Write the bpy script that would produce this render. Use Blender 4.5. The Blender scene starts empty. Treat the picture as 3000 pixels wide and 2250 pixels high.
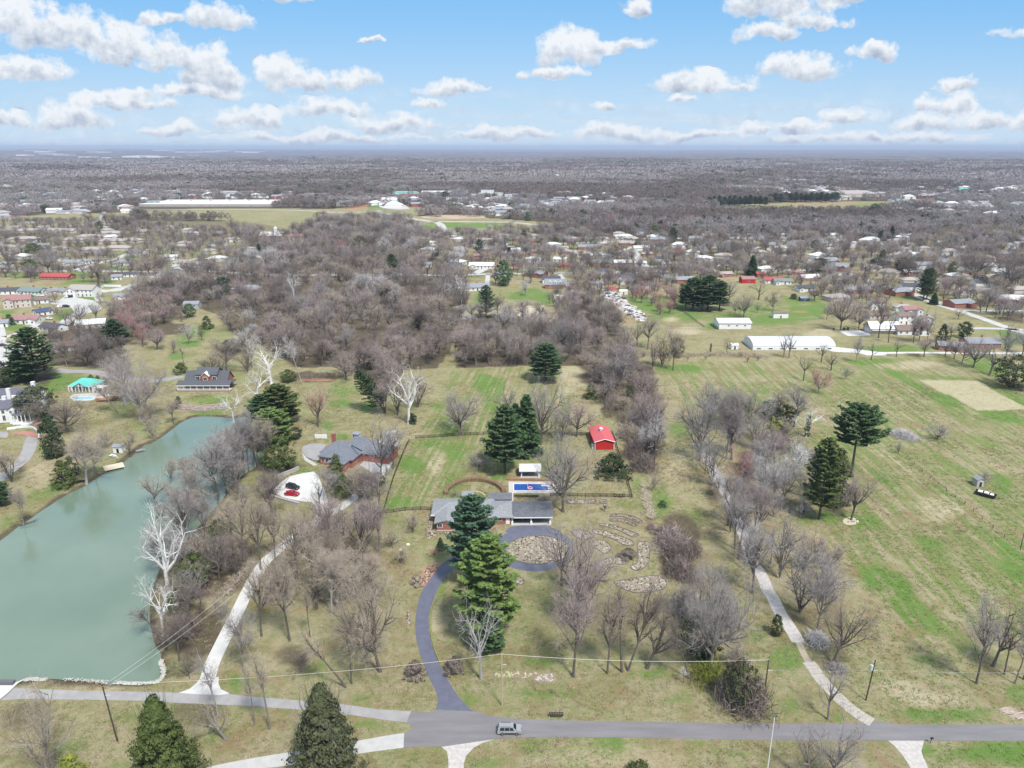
import bpy, math, random
import numpy as np
from mathutils import Vector, Matrix
R = math.radians
sc = bpy.context.scene

# ------------------------------------------------------------ camera
FPX = 2157.0; CAMH = 110.0; TH = math.atan(693.0/FPX); CT, ST = math.cos(TH), math.sin(TH)
cd = bpy.data.cameras.new("camera"); cd.sensor_width = 36.0; cd.lens = 36.0*FPX/3000.0
cd.clip_start = 1.0; cd.clip_end = 120000.0
cam = bpy.data.objects.new("camera", cd); cam.location = (0, 0, CAMH); cam.rotation_euler = (math.pi/2-TH, 0, 0)
sc.collection.objects.link(cam); sc.camera = cam

# ------------------------------------------------------------ exposure, sun, sky
sc.view_settings.view_transform = 'Standard'; sc.view_settings.look = 'None'
sc.view_settings.exposure = 0.62; sc.view_settings.gamma = 1.0; sc.view_settings.use_curve_mapping = False
SUN_EL, SUN_AZ = 56.0, 150.0      # azimuth clockwise from +Y (view direction)
sl = bpy.data.lights.new("sun", 'SUN'); sl.energy = 3.0; sl.angle = R(9.0); sl.color = (1.0, 0.96, 0.90)
so = bpy.data.objects.new("sun", sl); sc.collection.objects.link(so); so.location = (0, 0, 300)
_s = Vector((math.sin(R(SUN_AZ))*math.cos(R(SUN_EL)), math.cos(R(SUN_AZ))*math.cos(R(SUN_EL)), math.sin(R(SUN_EL))))
so.rotation_euler = (-_s).to_track_quat('-Z', 'Y').to_euler()

w = bpy.data.worlds.new("World"); sc.world = w; w.use_nodes = True
def build_sky():
    nt = w.node_tree; nt.nodes.clear(); N = nt.nodes; L = nt.links
    out = N.new('ShaderNodeOutputWorld'); bg = N.new('ShaderNodeBackground'); bg.inputs[1].default_value = 0.092
    sky = N.new('ShaderNodeTexSky'); sky.sky_type = 'NISHITA'; sky.sun_disc = False
    sky.sun_elevation = R(SUN_EL); sky.sun_rotation = R(SUN_AZ); sky.altitude = 150; sky.air_density = 1.0; sky.dust_density = 1.2; sky.ozone_density = 1.6
    tc = N.new('ShaderNodeTexCoord'); sep = N.new('ShaderNodeSeparateXYZ'); L.new(tc.outputs['Generated'], sep.inputs[0])
    def M(op, a, b=None, c=None, clamp=False):
        n = N.new('ShaderNodeMath'); n.operation = op; n.use_clamp = clamp
        for i, v in enumerate((a, b, c)):
            if v is None: continue
            if isinstance(v, (int, float)): n.inputs[i].default_value = v
            else: L.new(v, n.inputs[i])
        return n.outputs[0]
    def VM(op, a, b):
        n = N.new('ShaderNodeVectorMath'); n.operation = op
        for i, v in enumerate((a, b)):
            if isinstance(v, tuple): n.inputs[i].default_value = v
            else: L.new(v, n.inputs[i])
        return n.outputs['Value'] if op == 'LENGTH' else n.outputs[0]
    ay = M('MAXIMUM', M('ABSOLUTE', sep.outputs[1]), 0.02)
    u = M('DIVIDE', sep.outputs[0], ay); v = M('DIVIDE', sep.outputs[2], ay)   # heading and height above the horizon, tangent units
    com = N.new('ShaderNodeCombineXYZ'); L.new(u, com.inputs[0]); L.new(v, com.inputs[1]); L.new(M('MULTIPLY', sep.outputs[1], 0.0), com.inputs[2])
    uv = com.outputs[0]
    def noise(vec, scale, detail, rough=0.55, dist=0.0):
        n = N.new('ShaderNodeTexNoise'); n.inputs['Scale'].default_value = scale; n.inputs['Detail'].default_value = detail
        n.inputs['Roughness'].default_value = rough; n.inputs['Distortion'].default_value = dist; L.new(vec, n.inputs['Vector']); return n
    wob = noise(uv, 16.0, 5.0, 0.6)
    wc = VM('MULTIPLY', VM('SUBTRACT', wob.outputs['Color'], (0.5, 0.5, 0.5)), (0.075, 0.045, 0.0))
    wuv = VM('ADD', uv, wc)
    # cumulus: (centre x, base y, half width, height) in units of a 2212-wide frame
    blobs = [(70,112,165,100),(235,140,175,85),(350,165,120,70),(455,188,95,62),(505,215,80,90),(420,95,70,26),(520,100,85,52),(130,196,105,48),(10,215,36,36),
      (640,212,62,72),(700,212,60,40),(785,208,75,46),(690,48,88,44),(415,16,40,20),(895,8,30,14),(838,120,38,12),(985,226,78,30),(935,246,46,20),
      (730,262,95,42),(860,288,110,38),(580,284,82,48),(340,235,60,24),(210,285,95,50),(55,290,90,42),(290,250,150,28),(420,300,80,26),(470,232,120,26),
      (1220,166,85,80),(1305,142,85,28),(1190,192,78,26),(1350,84,38,36),(1490,222,118,52),(1560,218,60,20),(1680,192,100,58),(1820,152,68,26),
      (1640,78,135,76),(1740,48,105,55),(1850,40,95,45),(1610,112,95,30),(1700,95,90,30),(2165,55,34,30),(2140,120,110,26),
      (1290,252,34,22),(1450,242,34,18),(1605,300,60,26),(1690,298,70,30),(1790,280,76,40),(1985,262,70,52),(2005,215,60,34),(1950,292,80,36),(2080,290,130,44),
      (2190,254,50,22),(1100,306,140,26),(1330,306,120,32),(1480,310,150,22),(700,312,240,22),(1850,316,260,22)]
    acc = None; accs = None
    for cx, by, rx, h in blobs:
        U = (cx-1106)/1590.4; V = (325-by)/1590.4; 
        hh = h/1590.4; ru = rx/1590.4; V = V + 0.20*hh
        d = VM('MULTIPLY', VM('SUBTRACT', wuv, (U, V, 0)), (1/ru, 1/(0.80*hh), 0))
        # below the centre the cloud ends three times as fast: a flat base
        sp = N.new('ShaderNodeSeparateXYZ'); L.new(d, sp.inputs[0])
        yy = M('MAXIMUM', sp.outputs[1], M('MULTIPLY', sp.outputs[1], -2.6))
        dd = M('ADD', M('MULTIPLY', sp.outputs[0], sp.outputs[0]), M('MULTIPLY', yy, yy))
        g = M('MAXIMUM', M('SUBTRACT', 1.0, dd), -0.6)
        acc = g if acc is None else M('SMOOTH_MAX', acc, g, 0.25)
        hv = M('ADD', M('MULTIPLY', sp.outputs[1], 0.9), 0.45)       # how high inside its own cloud
        wgt = M('MAXIMUM', g, 0.0)
        term = M('MULTIPLY', wgt, hv)
        accs = (term, wgt) if accs is None else (M('ADD', accs[0], term), M('ADD', accs[1], wgt))
    hgt = M('DIVIDE', accs[0], M('MAXIMUM', accs[1], 0.02), clamp=True)
    puff = noise(uv, 34.0, 9.0, 0.62)
    fine = M('SUBTRACT', puff.outputs['Fac'], 0.5)
    # low far clouds over the whole horizon ring, drawn out flat by distance
    vst = M('POWER', M('MAXIMUM', v, 0.001), 0.55)
    c2 = N.new('ShaderNodeCombineXYZ'); L.new(M('MULTIPLY', u, 5.0), c2.inputs[0]); L.new(M('MULTIPLY', vst, 12.0), c2.inputs[1])
    far = noise(c2.outputs[0], 2.4, 8.0, 0.6)
    low = M('SUBTRACT', 1.0, M('DIVIDE', v, 0.085), clamp=True)
    lowc = M('MULTIPLY', M('SUBTRACT', far.outputs['Fac'], 0.44), 5.5, clamp=True)
    dens = M('ADD', M('MULTIPLY', acc, 0.74), M('MULTIPLY', fine, 2.1))
    a1 = M('MULTIPLY', M('SUBTRACT', dens, 0.08), 2.5, clamp=True)
    a1 = M('MULTIPLY', a1, 0.96)
    a2 = M('MULTIPLY', M('MULTIPLY', lowc, low), 0.75)
    al = M('SUBTRACT', 1.0, M('MULTIPLY', M('SUBTRACT', 1.0, a1), M('SUBTRACT', 1.0, a2)))
    # bases are greyer than the sunlit tops, thick middles too
    bump = noise(uv, 60.0, 6.0, 0.6)
    sh = M('ADD', M('MULTIPLY', hgt, 0.95), M('MULTIPLY', M('SUBTRACT', bump.outputs['Fac'], 0.5), 1.3))
    sh = M('ADD', sh, M('MULTIPLY', M('SUBTRACT', 0.7, dens), 0.55))
    sh = M('MULTIPLY', M('ADD', sh, -0.06), 1.35, clamp=True)
    cm = N.new('ShaderNodeMix'); cm.data_type = 'RGBA'
    cm.inputs['A'].default_value = (2.8, 3.4, 4.4, 1); cm.inputs['B'].default_value = (6.5, 6.7, 6.9, 1)
    L.new(sh, cm.inputs['Factor'])
    hz = N.new('ShaderNodeMix'); hz.data_type = 'RGBA'; hz.inputs['B'].default_value = (4.9, 6.0, 6.8, 1)
    tint = N.new('ShaderNodeMix'); tint.data_type = 'RGBA'; tint.blend_type = 'MULTIPLY'; tint.inputs['Factor'].default_value = 1.0
    tint.blend_type = 'MIX'; tint.inputs['Factor'].default_value = 0.80; tint.inputs['B'].default_value = (1.4, 3.8, 6.8, 1); L.new(sky.outputs[0], tint.inputs['A'])
    L.new(M('MULTIPLY', M('POWER', M('SUBTRACT', 1.0, M('DIVIDE', v, 0.19), clamp=True), 1.5), 0.95), hz.inputs['Factor']); L.new(tint.outputs['Result'], hz.inputs['A'])
    # unseen white cloud added high above the frame to whiten the ambient light
    fill_veil = M('MULTIPLY', M('SUBTRACT', v, 0.22), 2.5, clamp=True); al = M('MAXIMUM', al, M('MULTIPLY', fill_veil, 0.62))
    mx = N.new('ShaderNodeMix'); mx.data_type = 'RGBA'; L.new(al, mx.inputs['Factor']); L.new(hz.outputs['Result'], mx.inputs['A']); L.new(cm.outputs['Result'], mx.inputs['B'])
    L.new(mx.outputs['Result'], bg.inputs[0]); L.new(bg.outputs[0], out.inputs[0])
build_sky()
w.cycles.sampling_method = 'MANUAL'; w.cycles.sample_map_resolution = 512
sc.cycles.max_bounces = 4; sc.cycles.diffuse_bounces = 1; sc.cycles.glossy_bounces = 2; sc.cycles.transmission_bounces = 2
sc.cycles.volume_bounces = 0; sc.cycles.transparent_max_bounces = 8; sc.cycles.caustics_reflective = False; sc.cycles.caustics_refractive = False
sc.cycles.use_denoising = True

# ------------------------------------------------------------ where things stand (measured on the photograph, ground plane z=0)
TS = 2212/750.0
TILE = {r+str(c): (c*750.0, y) for r, y in (('A',400.0),('B',800.0),('C',1250.0),('D',1750.0)) for c in range(4)}
def px(tile, tx, ty):
    if tile == 'U': return (tx*3000/2212.0, ty*3000/2212.0)
    o = TILE[tile]; return (o[0]+tx/TS, o[1]+ty/TS)
def gp(x, y, z=0.0):
    a = (x-1500)/FPX; b = -(y-1125)/FPX
    d = (a, CT+b*ST, -ST+b*CT); t = (z-CAMH)/d[2]
    return (d[0]*t, d[1]*t)
def G(tile, tx, ty, z=0.0): return gp(*px(tile, tx, ty), z)
def topz(Y, y):
    b = -(y-1125)/FPX
    return CAMH + Y*(b*CT-ST)/(CT+b*ST)
def depth(Y, z=0.0): return Y*CT+(CAMH-z)*ST
def mpp(Y, z=0.0): return depth(Y, z)/FPX              # metres per photo pixel
def to_px(X, Y, Z=0.0):
    zc = Y*CT-(Z-CAMH)*ST; yc = Y*ST+(Z-CAMH)*CT
    return 1500+FPX*X/zc, 1125-FPX*yc/zc

# ------------------------------------------------------------ materials
MATS = {}
def mat(name, col, rough=0.85, col2=None, scale=1.0, detail=4.0, metal=0.0, spec=0.3, bump=0.0, contrast=1.0, space='Object', stretch=None):
    if name in MATS: return MATS[name]
    m = bpy.data.materials.new(name); m.use_nodes = True; nt = m.node_tree; b = nt.nodes['Principled BSDF']
    b.inputs['Base Color'].default_value = (*col, 1); b.inputs['Roughness'].default_value = rough
    b.inputs['Metallic'].default_value = metal; b.inputs['Specular IOR Level'].default_value = spec
    if col2 is not None:
        tc = nt.nodes.new('ShaderNodeTexCoord'); n = nt.nodes.new('ShaderNodeTexNoise'); n.inputs['Scale'].default_value = scale; n.inputs['Detail'].default_value = detail
        n.inputs['Roughness'].default_value = 0.6
        if stretch:
            mp = nt.nodes.new('ShaderNodeMapping'); mp.inputs['Scale'].default_value = stretch; nt.links.new(tc.outputs[space], mp.inputs[0]); nt.links.new(mp.outputs[0], n.inputs['Vector'])
        else: nt.links.new(tc.outputs[space], n.inputs['Vector'])
        mr = nt.nodes.new('ShaderNodeMapRange'); mr.inputs[1].default_value = 0.5-0.22/contrast; mr.inputs[2].default_value = 0.5+0.22/contrast
        nt.links.new(n.outputs['Fac'], mr.inputs[0])
        mx = nt.nodes.new('ShaderNodeMix'); mx.data_type = 'RGBA'; mx.inputs['A'].default_value = (*col, 1); mx.inputs['B'].default_value = (*col2, 1)
        nt.links.new(mr.outputs[0], mx.inputs['Factor']); nt.links.new(mx.outputs['Result'], b.inputs['Base Color'])
        if bump:
            bp = nt.nodes.new('ShaderNodeBump'); bp.inputs['Strength'].default_value = bump; bp.inputs['Distance'].default_value = 0.1
            nt.links.new(n.outputs['Fac'], bp.inputs['Height']); nt.links.new(bp.outputs[0], b.inputs['Normal'])
    MATS[name] = m; return m

# ------------------------------------------------------------ mesh helpers
class MB:
    def __init__(s): s.v = []; s.f = []; s.m = []
    def poly(s, pts, mi=0):
        k = len(s.v); s.v += [tuple(p) for p in pts]; s.f.append(tuple(range(k, k+len(pts)))); s.m.append(mi)
    def box(s, x0, x1, y0, y1, z0, z1, mi=0, rot=0.0, c=(0, 0)):
        k = len(s.v); cr, sr = math.cos(rot), math.sin(rot)
        for z in (z0, z1):
            for x, y in ((x0, y0), (x1, y0), (x1, y1), (x0, y1)):
                s.v.append((c[0]+x*cr-y*sr, c[1]+x*sr+y*cr, z))
        for f in ((3,2,1,0),(4,5,6,7),(0,1,5,4),(1,2,6,5),(2,3,7,6),(3,0,4,7)): s.f.append(tuple(k+i for i in f)); s.m.append(mi)
    def prism(s, pts, z0, z1, mi=0, bottom=False):
        n = len(pts); k = len(s.v)
        s.v += [(p[0], p[1], z0) for p in pts] + [(p[0], p[1], z1) for p in pts]
        s.f.append(tuple(k+n+i for i in range(n))); s.m.append(mi)
        if bottom: s.f.append(tuple(k+n-1-i for i in range(n))); s.m.append(mi)
        for i in range(n): j = (i+1) % n; s.f.append((k+i, k+j, k+n+j, k+n+i)); s.m.append(mi)
    def tube(s, pts, rad, sides=5, mi=0, cap=True):
        k = len(s.v); n = len(pts); P = [Vector(p) for p in pts]
        for i in range(n):
            d = (P[min(i+1, n-1)]-P[max(i-1, 0)]).normalized()
            a = d.cross(Vector((0, 0, 1)) if abs(d.z) < 0.9 else Vector((1, 0, 0))).normalized(); b = d.cross(a)
            r = rad[i] if isinstance(rad, (list, tuple)) else rad
            for j in range(sides):
                t = 2*math.pi*j/sides; q = P[i]+a*(math.cos(t)*r)+b*(math.sin(t)*r); s.v.append((q.x, q.y, q.z))
        for i in range(n-1):
            for j in range(sides):
                j2 = (j+1) % sides
                s.f.append((k+i*sides+j, k+i*sides+j2, k+(i+1)*sides+j2, k+(i+1)*sides+j)); s.m.append(mi)
        if cap:
            s.f.append(tuple(k+(n-1)*sides+j for j in range(sides))); s.m.append(mi)
            s.f.append(tuple(k+sides-1-j for j in range(sides))); s.m.append(mi)
    def ribbon(s, p, q, w0, w1, side, mi=0):
        k = len(s.v); a = side*(w0*0.5); b = side*(w1*0.5)
        s.v += [tuple(p-a), tuple(p+a), tuple(q+b), tuple(q-b)]; s.f.append((k, k+1, k+2, k+3)); s.m.append(mi)
    def dome(s, c, rx, ry, rz, nu=8, nv=4, mi=0, jit=0.0, rng=None, full=False):
        k = len(s.v); a0 = -math.pi/2 if full else 0.0
        for i in range(nv+1):
            t = a0+(math.pi/2-a0)*i/nv
            for j in range(nu):
                p = 2*math.pi*j/nu; q = 1+(rng.uniform(-jit, jit) if rng else 0)
                s.v.append((c[0]+rx*math.cos(t)*math.cos(p)*q, c[1]+ry*math.cos(t)*math.sin(p)*q, c[2]+rz*math.sin(t)*q))
        for i in range(nv):
            for j in range(nu):
                j2 = (j+1) % nu; s.f.append((k+i*nu+j, k+i*nu+j2, k+(i+1)*nu+j2, k+(i+1)*nu+j)); s.m.append(mi)
    def mesh(s, name, mats, smooth=False):
        me = bpy.data.meshes.new(name); me.from_pydata(s.v, [], s.f)
        for m in (mats if isinstance(mats, (list, tuple)) else [mats]): me.materials.append(m)
        if any(s.m): me.polygons.foreach_set('material_index', s.m)
        if smooth: me.polygons.foreach_set('use_smooth', [True]*len(s.f))
        me.update(); return me
COL = sc.collection
def link(name, me, parent=None, loc=(0, 0, 0), rotz=0.0, scale=(1, 1, 1), label=None, cat=None, group=None, kind=None):
    o = bpy.data.objects.new(name, me); COL.objects.link(o)
    o.location = loc; o.rotation_euler = (0, 0, rotz); o.scale = scale
    if parent: o.parent = parent
    if label: o['label'] = label
    if cat: o['category'] = cat
    if group: o['group'] = group
    if kind: o['kind'] = kind
    return o
def thing(name, label, cat, loc=(0, 0, 0), rotz=0.0, group=None, scale=(1, 1, 1)):
    return link(name, None, None, loc, rotz, scale, label, cat, group)
def put(mb, name, mats, parent=None, smooth=False, **kw): return link(name, mb.mesh(name, mats, smooth), parent, **kw)
def copy_tree(o, parent=None):
    c = o.copy(); COL.objects.link(c); c.parent = parent
    for ch in list(o.children): copy_tree(ch, c)
    return c
def smooth_line(pts, n=6, closed=False):
    P = [Vector((*p[:2], 0)) for p in pts]; out = []; m = len(P)
    rng = range(m if closed else m-1)
    for i in rng:
        p0 = P[(i-1) % m] if (closed or i > 0) else P[0]*2-P[1]; p1 = P[i]; p2 = P[(i+1) % m]
        p3 = P[(i+2) % m] if (closed or i+2 < m) else P[-1]*2-P[-2]
        for k in range(n):
            t = k/n; q = 0.5*((2*p1)+(p2-p0)*t+(2*p0-5*p1+4*p2-p3)*t*t+(3*p1-p0-3*p2+p3)*t**3); out.append((q.x, q.y))
    if not closed: out.append((P[-1].x, P[-1].y))
    return out
def strip_pts(line, width):
    L = []; Rr = []; n = len(line)
    for i in range(n):
        a = line[max(i-1, 0)]; b = line[min(i+1, n-1)]; dx, dy = b[0]-a[0], b[1]-a[1]; l = math.hypot(dx, dy) or 1
        wv = width[i] if isinstance(width, list) else width
        nx, ny = -dy/l*wv/2, dx/l*wv/2; L.append((line[i][0]+nx, line[i][1]+ny)); Rr.append((line[i][0]-nx, line[i][1]-ny))
    return L, Rr
PADS = []; ROADCELL = {}; FOOT = []; HAZE = 0.00006
def road(name, pts, width, m, z=0.02, n=6, z2=None):
    line = smooth_line(pts, n)
    for (ax, ay), (bx, by) in zip(line, line[1:]):
        k = max(1, int(math.hypot(bx-ax, by-ay)/5))
        for i in range(k):
            q = (ax+(bx-ax)*i/k, ay+(by-ay)*i/k); ROADCELL.setdefault((int(q[0]//25), int(q[1]//25)), []).append(q)
    line = smooth_line(pts, n); L, Rr = strip_pts(line, width); mb = MB(); k = len(line); PADS.append(L+Rr[::-1])
    mb.v = [(x, y, z) for x, y in L]+[(x, y, z) for x, y in Rr]
    for i in range(k-1): mb.f.append((i+k, i+k+1, i+1, i)); mb.m.append(0)
    return put(mb, name, m, kind='structure')
def tri_poly(pts, z):
    from mathutils.geometry import tessellate_polygon
    t = tessellate_polygon([[Vector((p[0], p[1], 0)) for p in pts]]); mb = MB(); mb.v = [(p[0], p[1], z) for p in pts]
    area = sum(pts[i][0]*pts[(i+1) % len(pts)][1]-pts[(i+1) % len(pts)][0]*pts[i][1] for i in range(len(pts)))
    for f in t:
        a, b, c = [pts[i] for i in f]; s = (b[0]-a[0])*(c[1]-a[1])-(b[1]-a[1])*(c[0]-a[0])
        mb.f.append(tuple(f) if s > 0 else tuple(reversed(f))); mb.m.append(0)
    return mb
def pad(name, pts, m, z=0.02, kind='structure', **kw):
    PADS.append(pts)
    return put(tri_poly(pts, z), name, m, kind=kind, **kw)
def TP(tile, *pts): return [G(tile, *p) for p in pts]

# ------------------------------------------------------------ labels: a look, a landmark, and a place in the row only where needed
LM = [("red barn",1302,950),("long brick ranch house",1060,1110),("blue covered pool",1150,1052),("curved black driveway",930,1330),("white concrete driveway",540,1250),
 ("road with the silver car",1450,1580),("green lake",200,1200),("lake dock",247,1008),("white columned mansion",30,880),("teal roofed pool house",170,830),
 ("farmhouse with wraparound porch",440,820),("grey roofed house with parking pad",710,970),("gravel lane",1650,1200),("gravel lane's concrete end",1800,1480),("wide striped field",2000,1050),
 ("sandy riding ring",2100,850),("white metal barn",1583,700),("long white building",1720,743),("cul-de-sac",260,670),("red roofed brick bungalow",118,596),
 ("stone garden beds",1330,1190),("transformer pole",1875,1480),("fork in the lane",560,1560),("flat white warehouse",450,435),("wide green field",600,468),
 ("green fenced paddock",1430,680),("red clay dirt patch",790,446),("white apartment blocks",1080,426),("dark row of pines",1700,428),("curving field road",930,478),
 ("long domed roof",1850,415),("cross street",2120,690),("tan garage with white roof",1900,705),("hoop shaped hedge",1020,1045),("light green pine",1430,1240),
 ("flat roofed street of ranches",1380,570),("wood above the farmhouse",640,700),("hedgerow behind the barn",1340,850),("condominium roofs",180,520),("white roofed meeting hall",590,505),
 ("pale road bridge",1000,400),("rose roofed condominiums",300,490),("red metal shed",1680,603),("big clump of pines",1510,630),("junk yard of pale scrap",1330,650)]
LM = [(n, x*3000/2212, y*3000/2212) for n, x, y in LM]
ONES = "zero one two three four five six seven eight nine ten eleven twelve thirteen fourteen fifteen sixteen seventeen eighteen nineteen".split()
TENS = "x x twenty thirty forty fifty sixty seventy eighty ninety".split()
ORD = "zeroth first second third fourth fifth sixth seventh eighth ninth tenth eleventh twelfth thirteenth fourteenth fifteenth sixteenth seventeenth eighteenth nineteenth".split()
def card(n): return ONES[n] if n < 20 else TENS[n//10]+("-"+ONES[n % 10] if n % 10 else "")
def ordn(n):
    if n < 20: return ORD[n]
    return TENS[n//10][:-1]+"ieth" if n % 10 == 0 else TENS[n//10]+"-"+ORD[n % 10]
AUTO = []
def auto(o, one, many, x, y): AUTO.append((o, one, many, x, y))
import re
_W = re.compile(r"[A-Za-z0-9][A-Za-z0-9'-]*")
def finish_labels():
    by = {}; nw = lambda t: len(_W.findall(t))
    for o, one, many, x, y in AUTO:
        best = min(LM, key=lambda l: (l[1]-x)**2+(2.2*(l[2]-y))**2)
        dx, dy = x-best[1], 2.2*(y-best[2])
        rel = ("right of" if dx > 0 else "left of") if abs(dx) > abs(dy) else ("in front of" if dy > 0 else "behind")
        by.setdefault((one, many, rel, best[0]), []).append((x, o))
    for (one, many, rel, lm), v in by.items():
        v.sort(key=lambda t: t[0]); n = len(v)
        for i, (x, o) in enumerate(v):
            if n == 1: o['label'] = f"{one} {rel} the {lm}"
            elif i == 0: o['label'] = f"leftmost of {card(n)} {many} {rel} the {lm}"
            elif i == n-1: o['label'] = f"rightmost of {card(n)} {many} {rel} the {lm}"
            else: o['label'] = f"{ordn(i+1)} from left of {card(n)} {many} {rel} the {lm}"
            if len(o['label'].split()) > 16: o['label'] = o['label'].replace(' bare ', ' ').replace('small far ', 'far ').replace(' with bare trunk', '')
            if len(o['label'].replace('-', ' ').split()) > 16: o["label"] = f"{ordn(i+1)} from left among {many} {rel} {lm}"
    for o, *_ in AUTO:
        for a, b in (('small rounded', 'small'), ('large spreading', 'large'), (' bare ', ' '), ('many-stemmed ', '')):
            if nw(o['label']) > 16: o['label'] = o['label'].replace(a, b)
# ============================================================ the ground, one sheet to the horizon
LAKE = [px(*p) for p in (('B',0,0,0),)] if False else None
def PX(tile, pts): return [px(tile, *p) for p in pts]
lake_px = (PX('D0', [(-420,690),(0,732),(150,715),(400,690),(620,705),(940,725),(1150,735),(1290,728),(1360,700),(1385,640),(1375,560),(1390,480),(1340,400),(1310,280),(1290,150),(1300,20)])
  + PX('C0', [(1330,1350),(1380,1220),(1440,1120),(1540,1020),(1640,930),(1740,820),(1820,730),(1900,650),(1960,560),(2030,470),(2110,400),(2200,345)])
  + PX('C1', [(40,310),(80,200),(60,110),(0,40)]) + PX('B0', [(2200,1255),(2120,1235),(1990,1245),(1850,1232),(1690,1235),(1600,1265),(1540,1300),(1450,1370),(1380,1420),(1300,1465)])
  + PX('C0', [(1250,150),(1180,210),(1110,265),(1040,320),(960,370),(880,410),(800,460),(740,500),(640,545),(540,600),(430,670),(330,735),(240,800),(160,850),(90,905),(0,975),(-150,1080),(-420,1250)]))
lake_w = smooth_line([gp(*p) for p in lake_px], 3, closed=True)

def inside(X, Y, poly):
    c = np.zeros(X.shape, bool); n = len(poly)
    for i in range(n):
        x1, y1 = poly[i]; x2, y2 = poly[(i+1) % n]
        if y1 == y2: continue
        m = ((Y < y1) != (Y < y2)); xx = x1+(Y-y1)*(x2-x1)/(y2-y1); c ^= m & (X < xx)
    return c
def edge_dist(X, Y, poly, closed=True):
    d = np.full(X.shape, 1e9); n = len(poly)
    for i in range(n if closed else n-1):
        ax, ay = poly[i]; bx, by = poly[(i+1) % n]; dx, dy = bx-ax, by-ay; l = dx*dx+dy*dy+1e-9
        t = np.clip(((X-ax)*dx+(Y-ay)*dy)/l, 0, 1); d = np.minimum(d, (X-ax-t*dx)**2+(Y-ay-t*dy)**2)
    return np.sqrt(d)
def vnoise(X, Y, s, seed):
    """cheap smooth value noise, numpy"""
    r = np.random.RandomState(seed); T = r.rand(256, 256); x = X/s; y = Y/s; xi = np.floor(x).astype(int); yi = np.floor(y).astype(int)
    fx = x-xi; fy = y-yi; fx = fx*fx*(3-2*fx); fy = fy*fy*(3-2*fy); g = lambda a, b: T[a % 256, b % 256]
    return (g(xi, yi)*(1-fx)+g(xi+1, yi)*fx)*(1-fy)+(g(xi, yi+1)*(1-fx)+g(xi+1, yi+1)*fx)*fy
def terrain(X, Y):
    """flat near by, long low swells beyond a kilometre, a ridge line at the horizon"""
    X = np.asarray(X, float); Y = np.asarray(Y, float); D = np.hypot(X, Y)
    k = np.clip((D-1300)/4000, 0, 1); z = k*(26*(vnoise(X, Y*1.6, 900, 3)-0.45)+12*(vnoise(X, Y, 380, 5)-0.5))
    k2 = np.clip((D-9000)/9000, 0, 1); z = z+k2*(55*(vnoise(X, Y*1.5, 4200, 9)-0.35))+k2*40*np.clip(-X/np.maximum(Y, 1), -.2, 1)
    return z
def tz(x, y): return float(terrain(np.array([x]), np.array([y]))[0])

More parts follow.
